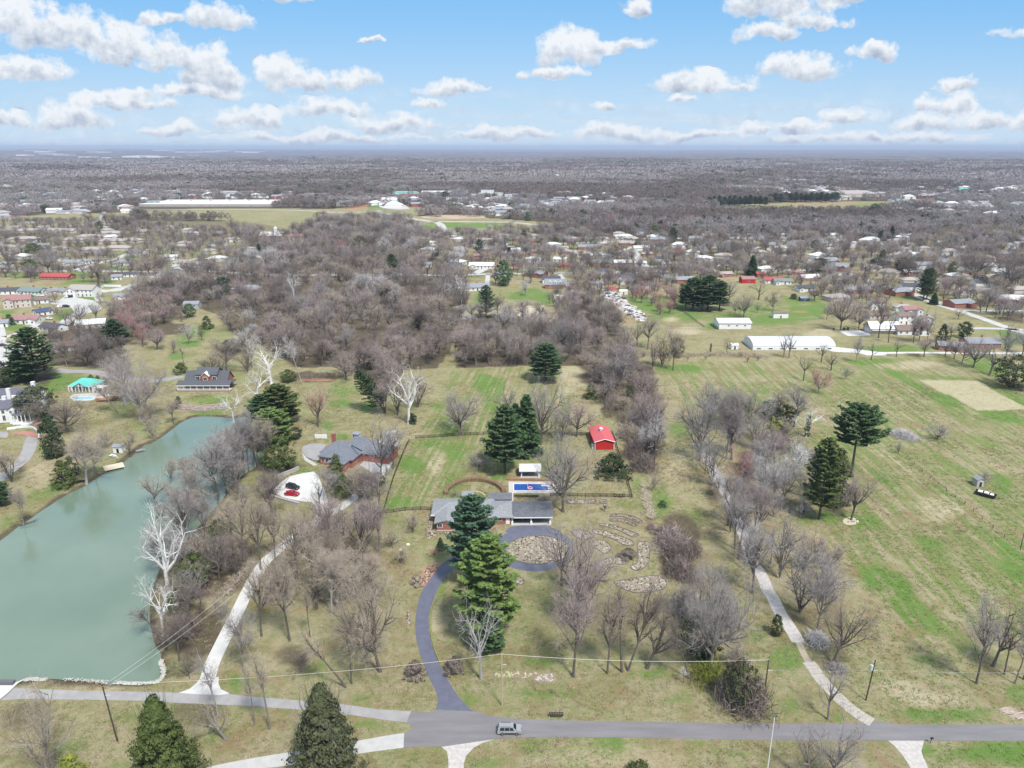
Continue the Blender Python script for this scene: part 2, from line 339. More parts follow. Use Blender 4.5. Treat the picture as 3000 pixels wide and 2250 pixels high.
# painted by eye from the photograph: patches of lush grass, dry straw, leaf litter and red clay (things the ground itself has)
def E(t, cx, cy, rx, ry, s, rot=0): a = px(t, cx, cy); return (a[0], a[1], rx/TS, ry/TS, s, R(rot))
GREEN = [E('D3',1600,1010,420,70,.9),E('D3',2100,1350,700,110,1),E('D3',1350,1330,120,70,.9),E('D3',1300,170,260,80,.85,40),E('D3',150,530,150,110,.7),E('D3',200,930,130,80,.8),E('D3',1360,540,130,60,.5),
 E('D3',2150,820,120,90,.8),E('D3',600,1050,70,40,.8),E('D3',130,1060,140,40,.5),E('C3',640,800,400,95,.95),E('C3',900,1320,150,120,.9,40),E('C3',1150,1380,150,70,.9,45),E('C3',1430,1020,150,70,.7,20),
 E('C3',1000,440,170,70,.8,30),E('C3',2020,500,150,110,.85,30),E('C3',1720,420,260,70,.7,35),E('C3',1450,330,260,60,.7,35),E('C3',2000,1000,330,60,.9,35),E('C3',2150,1250,200,70,.8,30),E('C3',1550,580,200,45,.6,30),
 E('B3',1300,985,330,35,1,30),E('B3',1600,1140,330,45,1,30),E('B3',2050,1230,330,55,1,12),E('B3',1500,900,300,28,1,3),E('B3',2080,1050,230,40,.7,30),E('B3',1000,1290,170,60,.5,30),E('B3',1100,660,500,40,.9),E('B3',1900,800,260,70,.7,20),
 E('B3',900,760,220,30,.7),E('B3',300,340,260,130,.95),E('B3',100,420,330,60,.9),E('B3',400,290,120,60,.9),E('B3',2150,560,200,80,.8),E('B3',900,130,230,40,.8),E('B3',1200,200,140,30,.8),E('B2',1280,310,240,120,1.1),
 E('B2',1150,250,150,60,1),E('B2',1500,380,150,60,1),E('B2',230,200,200,90,1),E('B2',1850,380,300,60,.8),E('B2',2000,300,250,60,.6),E('B2',1750,450,90,50,.8),E('B2',1450,1360,120,90,.9),E('B2',2150,1050,90,180,.6),E('B2',1500,830,230,35,.7),
 E('C2',1300,620,140,170,.75,30),E('C2',1560,780,110,80,.7,30),E('C2',1480,60,130,60,.9),E('C2',1080,480,60,110,.6,30),E('C2',1750,1000,110,60,.4),E('C2',950,680,140,40,.5),E('C2',1900,1230,130,70,.4),E('C2',30,210,60,50,.7),
 E('C1',1700,210,160,90,.9),E('C1',1350,330,110,90,.9),E('C1',1250,650,180,60,.85),E('C1',1700,520,80,150,.6),E('C1',1480,140,150,50,.7),E('C1',1180,830,150,50,.6),E('C1',1550,1110,160,70,.5),E('C1',2080,430,120,30,.8),E('C1',1900,600,220,50,.6),E('C1',1600,1400,40,120,.6),
 E('B1',1960,930,90,80,1.2),E('B1',2050,1050,110,140,.8),E('B1',1600,1300,160,90,.6),E('B1',760,1130,110,40,1),E('B1',960,1160,90,45,1),E('B1',620,1320,60,40,.8),E('B1',760,1010,160,80,.5),E('B1',1560,1150,90,30,.8),E('B1',1920,210,70,60,1.1),E('C1',740,85,70,32,1.3),E('C1',400,390,90,30,.8),
 E('B0',520,920,230,60,1.1),E('B0',400,1000,150,50,.8),E('B0',1600,620,140,90,.9),E('B0',1730,520,110,70,.8),E('B0',1540,700,80,70,.9),E('B0',1850,1200,180,35,1.2),E('B0',1800,1090,200,40,.7),E('B0',1050,1190,170,70,.5),E('B0',1250,1330,170,60,.5),
 E('B0',60,340,100,50,1),E('B0',150,480,120,35,1.1),E('B0',570,335,60,35,1),E('B0',640,330,25,40,1),E('B0',520,390,60,20,1),E('B0',680,40,160,60,1.1),E('B0',720,215,130,28,1),E('B0',280,200,80,25,1),E('B0',940,80,60,40,1.1),E('B0',540,690,90,40,1.1),E('B0',2080,200,100,40,.4),E('B0',150,20,110,50,.9),
 E('A0',1100,1030,160,40,.9),E('A0',720,930,130,30,1),E('A0',1500,1130,150,35,1),E('A0',1740,1020,80,35,.9),E('A0',2120,1080,120,100,.7),E('A0',1350,1000,170,20,.7),E('A0',300,1200,200,30,.8),E('A0',1000,1140,120,25,.8),
 E('A1',820,930,200,80,.7),E('A1',240,940,140,50,.9),E('A1',60,1100,100,60,.7),E('A1',1050,605,130,25,1),E('A1',1800,770,420,32,.9),E('A1',1520,780,110,40,.8),E('A1',1900,1200,170,40,.3),E('A1',920,1280,70,50,.6),E('A1',2180,905,70,20,.8),
 E('A2',450,950,200,20,.7),E('A2',800,960,100,20,.7),E('A2',1600,560,100,20,.8),E('A2',2000,620,350,22,.9),E('A2',1200,1090,140,30,.8),E('A2',1900,1030,260,25,.6),E('A2',40,930,60,20,.6),E('A2',150,1390,160,40,.9),
 E('A3',300,640,400,30,.9),E('A3',900,600,200,25,.7),E('A3',1040,530,70,12,.8),E('A3',880,1310,170,25,.7),E('A3',1200,1380,130,25,.9),E('A3',250,1450,200,25,1),
 E('D2',1250,660,220,45,.6),E('D2',250,560,150,40,.7),E('D2',350,840,420,28,.75),E('D2',1500,870,250,60,.5),E('D2',870,1260,110,110,.7,40),E('D2',120,1280,170,60,.6),E('D2',1600,1280,170,30,.4),E('D2',1640,830,90,30,.6),E('D2',2120,290,90,100,.6),
 E('D1',950,900,170,40,.9),E('D1',1050,700,160,45,.8),E('D1',1830,790,70,60,.9),E('D1',1000,1110,180,45,.8),E('D1',1980,1430,170,70,.7),E('D1',1350,1400,170,50,.3),E('D1',550,620,120,70,.5),E('D1',1830,900,100,60,.6),
 E('D0',2050,740,140,60,.9),E('D0',620,1290,180,60,.6),E('D0',60,1380,150,110,.7),E('D0',1100,1040,150,80,.5),E('D0',1500,600,120,50,.7),E('D0',1900,1190,140,70,.5),E('D0',1050,1440,200,40,.7),
 E('C0',470,520,90,50,.8),E('C0',900,250,120,50,.5),E('C0',370,160,60,50,1.1),E('C0',340,600,120,50,.5),E('C0',1100,60,200,40,.4),E('C0',60,830,120,60,.5)]
STRAW = [E('B3',1750,1050,10,10,0),E('C3',1500,700,200,180,.6),E('C3',1100,280,330,90,.6,35),E('D3',1500,880,280,70,.8),E('D3',1150,780,200,60,.6),E('C2',1420,330,120,200,.6,20),E('C2',900,350,110,50,.5),E('D2',1000,1400,700,90,.5),E('D0',900,810,500,40,.6),
 E('B2',1500,500,160,35,.8),E('B2',1380,400,90,25,.8),E('B2',160,320,150,45,1.2),E('C1',1560,300,90,130,.9),E('C0',350,420,160,110,.6),E('B3',450,530,160,50,.7),E('A2',1450,880,60,25,.5),E('B3',1200,800,260,50,.6),E('D1',1550,200,50,160,.6)]
LITTER = [E('D2',700,150,500,180,.4),E('D0',1700,320,200,260,1.2),E('C0',2000,1200,220,260,1.1),E('C0',1750,1350,250,140,.9),E('C1',250,1200,260,180,.5),E('C1',800,1000,220,260,.5),E('C2',2000,700,90,500,.7),E('C2',1750,540,90,120,.8),E('B2',1050,1050,200,300,1.1),E('B2',700,850,180,130,1),
 E('B2',850,1150,90,90,1.1),E('C2',1100,150,120,220,1.1),E('C1',120,330,280,60,.8),E('B0',800,700,260,120,1.2),E('B0',1350,420,260,200,1.1),E('D3',500,200,260,330,.35),E('D0',1700,1000,240,120,.5),E('D3',550,580,80,40,.9),E('D1',1070,600,150,50,.9),E('C2',1450,1050,170,330,1.0),
 E('D3',1950,640,190,60,.7),E('B0',250,850,260,120,1),E('C0',170,360,60,60,.8),E('B1',500,900,250,45,1),E('D0',200,1050,260,140,.5),E('C1',1500,900,60,60,1.1),E('D2',1680,700,220,130,.9),E('D1',300,500,160,90,.6)]
CLAY = [E('D2',560,740,80,25,1),E('D2',850,935,420,30,.55),E('D2',1200,1010,420,20,.5),E('D2',1750,800,140,50,.5),E('D0',150,880,10,10,0),E('C3',1800,760,330,14,.75,35),E('C3',2100,1000,200,12,.8,30),E('B1',500,925,190,14,1),E('C1',1500,1230,75,70,1.0,-30),E('C1',2120,400,100,14,1),E('A1',860,610,110,32,1.3),E('A1',950,590,100,12,1.1),
 E('A1',1700,690,280,18,.7),E('A3',500,585,430,14,.7),E('A3',1250,570,260,18,.8),E('C0',20,700,60,30,.9),E('B3',250,335,90,18,.8),E('D3',1100,790,90,40,.5),E('D0',1650,700,120,30,.4),E('C0',910,340,60,12,.8),E('C2',450,1100,10,10,0),E('C2',1650,110,10,10,0),E('A0',1300,740,120,22,.4),E('B2',1000,420,60,30,.6),
 E('C2',650,700,200,30,.4),E('C2',1700,640,60,30,.5),E('A1',580,930,60,25,1),E('D1',1300,700,60,40,.5)]
RIDING = PX('B3', [(1320,930),(1800,925),(2240,1170),(2010,1190),(1800,1185)])
PLOWED = PX('B2', [(450,790),(700,780),(745,880),(640,960),(430,1090),(390,930)])
FIELD_R = PX('B3', [(-1400,770),(640,760),(1700,700),(2300,900),(2300,1475),(2300,3300),(1350,3300),(500,2300),(0,1500),(-650,1300),(-850,900)])
FIELD_M = PX('B1', [(1700,850),(2212,800),(2700,850),(2760,1000),(2650,1475),(2600,1900),(1100,2050),(1450,1300)])

def ground():
    ys = list(np.arange(84, 640, 1.7)); d = 1.7
    while ys[-1] < 42000: d *= 1.022; ys.append(ys[-1]+d)
    ys = [-300, -100, 0, 50]+ys
    xs = list(np.arange(0, 330, 1.9)); d = 1.9
    while xs[-1] < 34000: d *= 1.045; xs.append(xs[-1]+d)
    xs = [-x for x in xs[:0:-1]]+xs
    xs, ys = np.array(xs, float), np.array(ys, float); nx, ny = len(xs), len(ys)
    X, Y = np.meshgrid(xs, ys); Z = terrain(X, Y)
    zc = Y*CT+CAMH*ST; PXx = 1500+FPX*X/np.maximum(zc, 1); PXy = 1125-FPX*(Y*ST-CAMH*CT)/np.maximum(zc, 1); PXy[zc < 20] = 9000
    near = (Y > 60) & (Y < 420) & (X > -420) & (X < 60)
    sd = np.full(X.shape, 99.0); ins = inside(X[near], Y[near], lake_w); dd = edge_dist(X[near], Y[near], lake_w); sd[near] = np.where(ins, -dd, dd)
    Z = Z-np.clip(0.45-sd*0.45, 0, 1.6)*(sd < 1.0)
    n1 = vnoise(X, Y, 14, 1)*.6+vnoise(X, Y, 5, 2)*.4; n2 = vnoise(X, Y, 45, 4)
    def lay(es):
        a = np.zeros(X.shape)
        for cx, cy, rx, ry, s, rot in es:
            if not s: continue
            dx, dy = PXx-cx, PXy-cy; c, q = math.cos(rot), math.sin(rot); e = ((dx*c+dy*q)/rx)**2+((-dx*q+dy*c)/ry)**2
            a = np.maximum(a, s*np.clip(1.2-e+(n1-.5)*2.4, 0, 1))
        return a
    def pol(p, soft=0.0): return inside(PXx, PXy, p).astype(float)
    g = lay(GREEN)-0.8*lay(STRAW); ring = pol(RIDING); plow = pol(PLOWED)
    far = np.clip((Y-620)/500, 0, 1)
    g = np.clip(0.32+(n2-.5)*.4+pol(FIELD_R)*.10+pol(FIELD_M)*.10+g*.8, 0, 1)*(1-ring)*(1-.85*plow)
    lit = np.clip(lay(LITTER)*1.2+((sd > -3) & (sd < 1.6))*0.9+far*.5, 0, 1); clay = np.clip(lay(CLAY), 0, 1)
    for wp in WOODS: lit = np.maximum(lit, inside(PXx, PXy, wp)*np.clip(1.0+(n1-.5)*.5, 0, 1))
    for wp in SUBURB: lit = np.maximum(lit, inside(PXx, PXy, wp)*np.clip(.30+(n1-.5)*1.6+(n2-.5)*1.2-g*.3, 0, .9))
    for wp in FIELDS: lit = lit*(1-pol(wp))
    straw = np.clip(lay(STRAW)+.9*ring+.7*plow, 0, 1)
    sr = pol(FIELD_R)*(1-ring); sm = pol(FIELD_M)
    me = bpy.data.meshes.new('ground'); nv = nx*ny; co = np.stack([X, Y, Z], -1).reshape(-1, 3).astype('f')
    i = (np.arange(ny-1)[:, None]*nx+np.arange(nx-1)[None, :]).ravel(); q = np.stack([i, i+1, i+nx+1, i+nx], -1).astype('i')
    me.vertices.add(nv); me.vertices.foreach_set('co', co.ravel()); me.loops.add(q.size); me.loops.foreach_set('vertex_index', q.ravel())
    me.polygons.add(len(q)); me.polygons.foreach_set('loop_start', np.arange(0, q.size, 4, dtype='i')); me.polygons.foreach_set('use_smooth', np.ones(len(q), bool))
    for nm, ch in (('cover', (g, lit, clay)), ('rows', (sr, sm, straw))):
        a = me.attributes.new(nm, 'FLOAT_COLOR', 'POINT'); c4 = np.ones((nv, 4), 'f')
        for k in range(3): c4[:, k] = ch[k].reshape(-1)
        a.data.foreach_set('color', c4.ravel())
    me.update(); me.validate(); me.materials.append(ground_mat()); link('ground', me, kind='structure')

def ground_mat():
    m = bpy.data.materials.new('meadow'); m.use_nodes = True; nt = m.node_tree; N = nt.nodes; L = nt.links; b = N['Principled BSDF']
    b.inputs['Roughness'].default_value = 0.95; b.inputs['Specular IOR Level'].default_value = 0.08
    geo = N.new('ShaderNodeNewGeometry'); pos = geo.outputs['Position']
    def A(nm): n = N.new('ShaderNodeAttribute'); n.attribute_name = nm; s = N.new('ShaderNodeSeparateColor'); L.new(n.outputs['Color'], s.inputs[0]); return s.outputs
    g, lit, clay = A('cover'); sr, sm, straw = A('rows')
    def M(op, a, b_=None, clamp=False):
        n = N.new('ShaderNodeMath'); n.operation = op; n.use_clamp = clamp
        for i, v in enumerate((a, b_)):
            if v is None: continue
            if isinstance(v, (int, float)): n.inputs[i].default_value = v
            else: L.new(v, n.inputs[i])
        return n.outputs[0]
    def NZ(scale, det, rot=0, st=(1, 1, 1), dist=0.0, rough=.6):
        mp = N.new('ShaderNodeMapping'); mp.vector_type = 'POINT'; mp.inputs['Rotation'].default_value = (0, 0, rot); mp.inputs['Scale'].default_value = st
        mp0 = N.new('ShaderNodeMapping'); mp0.inputs['Rotation'].default_value = (0, 0, rot); L.new(pos, mp0.inputs[0]); mp.inputs['Rotation'].default_value = (0, 0, 0); L.new(mp0.outputs[0], mp.inputs[0])
        n = N.new('ShaderNodeTexNoise'); n.inputs['Scale'].default_value = scale; n.inputs['Detail'].default_value = det; n.inputs['Roughness'].default_value = rough; n.inputs['Distortion'].default_value = dist
        L.new(mp.outputs[0], n.inputs['Vector']); return n.outputs['Fac']
    def RM(v, a, b_): n = N.new('ShaderNodeMapRange'); n.inputs[1].default_value = a; n.inputs[2].default_value = b_; L.new(v, n.inputs[0]); return n.outputs[0]
    def MX(f, a, c):
        n = N.new('ShaderNodeMix'); n.data_type = 'RGBA'
        for k, v in (('A', a), ('B', c)):
            if isinstance(v, tuple): n.inputs[k].default_value = (*v, 1)
            else: L.new(v, n.inputs[k])
        if isinstance(f, (int, float)): n.inputs['Factor'].default_value = f
        else: L.new(f, n.inputs['Factor'])
        return n.outputs['Result']
    big = NZ(.05, 6, dist=.6); midn = NZ(.45, 8, dist=.3, rough=.78); fine = NZ(1.9, 6, rough=.75)
    a0, a1 = G('B3', 700, 850), G('B3', 1500, 1400); angR = math.atan2(a1[1]-a0[1], a1[0]-a0[0])
    a0, a1 = G('B1', 1950, 850), G('C1', 1350, 650); angM = math.atan2(a1[1]-a0[1], a1[0]-a0[0])
    rR = NZ(.42, 5, -angR, (.06, 1, 1), .25, .65); rM = NZ(.55, 5, -angM, (.05, 1, 1), .2, .65)
    f = M('ADD', g, M('MULTIPLY', M('SUBTRACT', midn, .5), 3.0)); f = M('ADD', f, M('MULTIPLY', M('SUBTRACT', big, .5), .9)); f = M('ADD', f, M('MULTIPLY', M('SUBTRACT', fine, .5), 4.0))
    f = M('ADD', f, M('MULTIPLY', sr, M('MULTIPLY', M('SUBTRACT', rR, .47), 4.5))); f = M('ADD', f, M('MULTIPLY', sm, M('MULTIPLY', M('SUBTRACT', rM, .47), 4.5)))
    f = RM(f, 0.0, 1.0)
    dry = MX(RM(fine, .3, .7), (.27, .21, .13), (.53, .445, .30)); dry = MX(RM(NZ(.11, 5, dist=.8), .46, .66), dry, (.30, .205, .12))
    dry = MX(M('MULTIPLY', straw, .6), dry, (.60, .54, .36))
    grn = MX(RM(fine, .3, .7), (.095, .14, .035), (.27, .325, .105)); grn = MX(RM(M('ADD', g, M('MULTIPLY', midn, .4)), .75, 1.35), grn, (.12, .235, .045))
    c = MX(f, dry, grn); c = MX(M('MULTIPLY', RM(NZ(.85, 7, dist=1.2, rough=.75), .54, .62), .45), c, (.13, .12, .055))
    lt = MX(RM(midn, .3, .7), (.055, .045, .032), (.17, .13, .09)); c = MX(M('MULTIPLY', RM(M('ADD', lit, M('MULTIPLY', M('SUBTRACT', fine, .5), .7)), .12, .8), .92), c, lt)
    c = MX(M('MULTIPLY', RM(M('ADD', clay, M('MULTIPLY', M('SUBTRACT', midn, .5), 1.0)), .3, 1.0), .8), c, MX(fine, (.36, .17, .09), (.52, .30, .20)))
    c = MX(M('MULTIPLY', RM(NZ(2.8, 5, rough=.8), .54, .70), .6), c, (.10, .095, .045))
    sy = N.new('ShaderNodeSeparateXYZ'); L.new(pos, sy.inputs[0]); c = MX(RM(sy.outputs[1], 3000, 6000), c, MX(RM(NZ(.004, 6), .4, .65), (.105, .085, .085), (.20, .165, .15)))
    L.new(c, b.inputs['Base Color'])
    bp = N.new('ShaderNodeBump'); bp.inputs['Strength'].default_value = 1.0; bp.inputs['Distance'].default_value = .35; L.new(fine, bp.inputs['Height']); L.new(bp.outputs[0], b.inputs['Normal'])
    return m

# woods and fields of the photograph, in frame units of 2212 (converted)
def U(*pts): return [px('U', *p) for p in pts]
WOODS = [
 U((500,500),(600,515),(720,480),(860,478),(905,505),(900,545),(1000,575),(1015,640),(995,700),(970,760),(945,795),(870,800),(830,865),(810,862),(765,790),(650,795),(560,745),(500,720),(470,680),(400,655),(330,690),(300,662),(318,608),(480,585),(545,540)),
 U((985,690),(1060,680),(1130,690),(1200,690),(1270,640),(1330,690),(1390,800),(1425,900),(1440,960),(1400,995),(1330,900),(1285,850),(1270,790),(1160,790),(985,795)),
 U((100,700),(240,690),(270,760),(230,795),(110,790)), U((230,670),(330,620),(410,650),(370,690),(330,720),(270,740)),
 U((0,345),(2212,345),(2212,520),(1400,520),(1180,505),(1100,478),(0,478)) ]
SUBURB = [U((900,508),(1180,500),(1400,512),(2212,512),(2212,700),(2100,690),(1980,640),(1800,650),(1600,600),(1350,640),(1200,640),(1120,600),(1010,600),(960,560),(905,530)), U((0,478),(290,482),(500,505),(540,540),(470,590),(400,610),(330,590),(230,612),(0,600))]
FIELDS = [
 U((290,455),(460,449),(700,451),(760,450),(900,466),(1040,480),(1185,488),(1180,498),(960,500),(905,482),(870,474),(800,486),(680,474),(640,500),(560,482),(400,470),(300,468)),
 U((0,470),(90,462),(290,458),(280,480),(0,500)), U((850,440),(950,455),(900,466),(760,450)), U((950,464),(1180,480),(1240,492),(1190,500),(960,478)),
 U((1560,447),(1640,440),(1780,436),(1920,436),(1960,446),(1860,462),(1600,462),(1520,458)), U((1920,432),(2040,432),(2060,440),(1960,444)) ]

ground()
wm = mat('pond_water', (.17, .33, .27), .12, spec=.5)
def water_nodes():
    nt = wm.node_tree; b = nt.nodes['Principled BSDF']; N = nt.nodes; L = nt.links
    tc = N.new('ShaderNodeNewGeometry'); n = N.new('ShaderNodeTexNoise'); n.inputs['Scale'].default_value = 1.1; n.inputs['Detail'].default_value = 5; L.new(tc.outputs['Position'], n.inputs['Vector'])
    bp = N.new('ShaderNodeBump'); bp.inputs['Strength'].default_value = .25; bp.inputs['Distance'].default_value = .12; L.new(n.outputs['Fac'], bp.inputs['Height']); L.new(bp.outputs[0], b.inputs['Normal'])
    n2 = N.new('ShaderNodeTexNoise'); n2.inputs['Scale'].default_value = .035; n2.inputs['Detail'].default_value = 5; L.new(tc.outputs['Position'], n2.inputs['Vector'])
    mx = N.new('ShaderNodeMix'); mx.data_type = 'RGBA'; mx.inputs['A'].default_value = (.105, .165, .118, 1); mx.inputs['B'].default_value = (.225, .285, .21, 1); L.new(n2.outputs['Fac'], mx.inputs['Factor']); L.new(mx.outputs['Result'], b.inputs['Base Color'])
    b.inputs['Roughness'].default_value = .04; b.inputs['IOR'].default_value = 1.75
water_nodes()
_lk = lake_w; cx = sum(p[0] for p in _lk)/len(_lk)
pad('lake', _lk, wm, z=-0.42)
# ============================================================ roads, drives and pads
asphalt = mat('road_asphalt', (.17,.16,.165), .9, (.25,.235,.24), .35, 8, contrast=.8, space='Object', stretch=(.25,1.6,1))
blacktop = mat('sealed_blacktop', (.105,.11,.155), .7, (.16,.165,.215), .5, 6, contrast=.8)
conc = mat('concrete', (.42,.41,.39), .9, (.55,.535,.51), .6, 8, contrast=.8)
conc_w = mat('white_concrete', (.55,.53,.505), .9, (.69,.67,.64), .4, 8, contrast=.8)
lane_m = mat('worn_lane', (.29,.275,.27), .95, (.39,.375,.365), .3, 8)
gravel_m = mat('gravel', (.40,.36,.33), .95, (.60,.56,.53), 1.2, 8)
slab_m = mat('old_slabs', (.38,.34,.295), .95, (.50,.46,.41), .8, 8)
brick_pave = mat('brick_paving', (.40,.17,.14), .9, (.52,.25,.20), 1.5, 6)
street_m = mat('street_concrete', (.46,.44,.42), .9, (.58,.56,.53), .2, 6)
curb_m = mat('curb_stone', (.66,.64,.60), .9)

pad('road', TP('D1', (1340,985),(1500,995),(1548,972),(1900,985),(2000,1018),(2212,1047)) + TP('D2', (300,1062),(800,1070),(1500,1082),(2212,1092)) + TP('D3', (400,1094),(800,1092),(815,1070),(900,1066),(1020,1080),(1150,1100),(2212,1100),(2900,1100),(2900,1240),(2212,1240))
   + TP('D3', (1430,1240),(700,1237),(0,1237)) + TP('D2', (1500,1222),(600,1208),(0,1210)) + TP('D1', (2000,1235),(1800,1262),(1620,1290),(1500,1287),(1275,1300),(1285,1172),(1362,1120),(1340,1105),(1300,1082)), asphalt, .03)
pad('lane', TP('D1', (1340,985),(1060,968),(760,925),(540,905),(340,890),(150,872),(0,862)) + TP('D0', (2100,850),(1975,836),(1560,825),(1000,812),(690,808),(200,787),(120,785),(60,840),(0,890),(180,878),(690,885),(1300,895),(1560,915),(2212,940)) + TP('D1', (160,955),(345,967),(600,990),(840,1020),(1080,1055),(1300,1082)), lane_m, .022)
pad('lane', TP('D1', (1280,1172),(1100,1200),(850,1245),(600,1285),(340,1330),(0,1385)) + TP('D0', (1990,1425),(1760,1475),(1500,1540),(1300,1620),(1700,1640),(2000,1560)) + TP('D1', (0,1490),(380,1440),(760,1370),(1000,1335),(1275,1300)), conc, .022)
pad('driveway', TP('D1', (1600,1292),(1650,1330),(1662,1400),(1665,1700),(1785,1700),(1795,1440),(1815,1370),(1880,1300),(1960,1258),(2060,1228),(2060,1225),(1800,1264)), gravel_m, .018)
pad('driveway', TP('D3', (1030,1232),(1100,1290),(1160,1360),(1220,1450),(1260,1560),(1290,1700),(1480,1700),(1420,1560),(1370,1440),(1340,1380),(1325,1330),(1350,1232)), gravel_m, .018)
pad('spillway', TP('D0', (255,692),(150,737),(0,737),(-200,745),(-200,830),(0,888),(60,840),(160,745)), conc_w, .2)
# the sealed drive, its loop before the carport
drive_l = TP('D1', (1548,972),(1568,930),(1570,860),(1545,790),(1500,710),(1455,600),(1420,500),(1395,410),(1380,330),(1376,230),(1380,150),(1395,70),(1410,0)) + TP('C1', (1445,1400),(1490,1330),(1560,1230),(1620,1175),(1690,1130),(1790,1100),(1900,1090),(2000,1085))
drive_r = TP('D1', (1930,1005),(1850,965),(1750,860),(1690,770),(1620,650),(1560,520),(1515,400),(1495,280),(1492,170),(1510,80),(1540,0)) + TP('C1', (1560,1425),(1605,1340),(1660,1270),(1720,1215),(1780,1185),(1860,1165),(2000,1155))
pad('driveway', drive_l+drive_r[::-1], blacktop, .026)
bedc = (225, 1065); ocx, ocy = 215, 1060
def ell(tile, cx, cy, rx, ry, a0=0, a1=360, n=40): return [G(tile, cx+rx*math.cos(R(a0+(a1-a0)*i/n)), cy-ry*math.sin(R(a0+(a1-a0)*i/n))) for i in range(n+1)]
pad('driveway', ell('C2', 190, 1058, 345, 192)[:-1], blacktop, .030)
pad('driveway', TP('C2', (-60,905),(-20,868),(90,850),(280,846),(330,870),(420,900),(300,960),(60,960)), blacktop, .034)
pad('driveway', TP('C1', (1900,1090),(1980,1086),(2090,1120),(2150,1170),(2050,1190),(1900,1162)), blacktop, .022)
rock_m = mat('rock_garden', (.22,.175,.13), .95, (.36,.30,.235), 1.3, 6)
# neighbours' white concrete drive and parking pad
road('driveway', TP('D0', (1800,800),(1790,740),(1800,680),(1840,560),(1905,420),(1995,240),(2060,110),(2112,0)) + TP('C0', (2150,1400),(2190,1320)) + TP('C1', (15,1262),(80,1165),(200,1060),(340,940),(460,862),(580,782),(690,722),(745,690),(885,580),(960,510),(1060,420),(1130,330),(1165,260),(1190,150),(1170,80)), 3.3, conc_w, .028)
pad('driveway', TP('D0', (1545,826),(1640,790),(1700,740),(1735,690),(1850,690),(1890,690),(1887,745),(1910,795),(1985,832),(1900,845),(1700,838)), conc_w, .032)
pad('parking_pad', TP('C1', (500,388),(400,404),(290,430),(210,475),(155,530),(150,560),(175,585),(240,612),(320,632),(400,645),(480,652),(512,680),(520,730),(500,810),(560,790),(645,745),(618,640),(608,590),(565,490),(535,420)), conc_w, .036)
pad('parking_pad', TP('C1', (900,330),(980,250),(1060,130),(1140,40),(1210,30),(1200,150),(1150,260),(1100,330),(1050,420),(1000,400)), conc_w, .036)
pad('path', TP('C1', (395,215),(430,180),(560,150),(600,160),(560,190),(430,215),(415,240),(450,280),(520,320),(530,330),(500,340),(420,290)), conc, .03)
# gravel lane on the east side, breaking up into old slabs
road('lane', TP('B2', (1560,1470),(1600,1490)) + TP('C2', (1640,190),(1700,300),(1770,420),(1830,550),(1880,680),(1935,800),(1990,920),(2030,1020),(2060,1120),(2090,1190),(2130,1240),(2170,1310),(2212,1420)) + TP('D3', (40,0),(75,75),(115,150),(170,230),(220,310),(265,390)), 3.2, gravel_m, .026)
slabs = TP('D3', (350,560),(400,625),(450,700),(500,755),(560,820),(625,885),(700,950),(770,1005),(850,1055),(900,1082))
sl_line = smooth_line(slabs, 2); L_, R_ = strip_pts(sl_line, 2.9)
mb = MB()
for i in range(0, len(sl_line)-1):
    t = .985; a, b, c, d = L_[i], L_[i+1], R_[i+1], R_[i]
    f = lambda p, q, t: (p[0]+(q[0]-p[0])*t, p[1]+(q[1]-p[1])*t)
    mb.prism([d, f(d, c, .94), f(a, b, .94), a], 0.0, .05+.012*(i % 3))
put(mb, 'path', slab_m, kind='structure')
# mansion drive on the west shore
road('driveway', TP('C0', (300,70),(272,120),(255,180),(225,250),(175,310),(110,360),(30,420),(-80,500),(-260,640)), 4.6, lane_m, .026)
pad('driveway', TP('C0', (70,60),(200,38),(290,48),(330,75),(320,100),(290,95),(200,68),(100,60)), brick_pave, .04)
pad('path', TP('B0', (285,1345),(300,1300),(380,1290),(400,1300),(320,1345)), brick_pave, .03)
pad('driveway', TP('C0', (-200,30),(60,45),(75,60),(60,95),(-200,90)), lane_m, .022)
# grey drive behind the teal pool house
road('driveway', TP('B0', (480,835),(600,850),(760,850),(900,870),(1000,900),(1200,920),(1350,930),(1500,905),(1580,890)), 5.5, lane_m, .024)
# cul-de-sac estate
pad('street', TP('B0', (540,215),(580,180),(680,215),(800,235),(860,265),(880,300),(850,330),(760,345),(680,375),(640,405),(600,440),(540,470),(500,440),(540,400),(640,340),(620,300),(560,290),(430,260),(500,240)), street_m, .02)
pad('street', TP('B0', (540,470),(430,480),(300,470),(220,515),(120,535),(60,560),(40,600),(150,600),(260,620),(200,700),(80,800),(-200,880),(-300,600),(-200,500),(0,480),(30,430),(60,560),(0,545),(40,545),(220,492),(300,430)), street_m, .03)
road('street', TP('B0', (860,240),(830,150),(1000,155),(1080,120),(1200,80)), 5, street_m, .024)
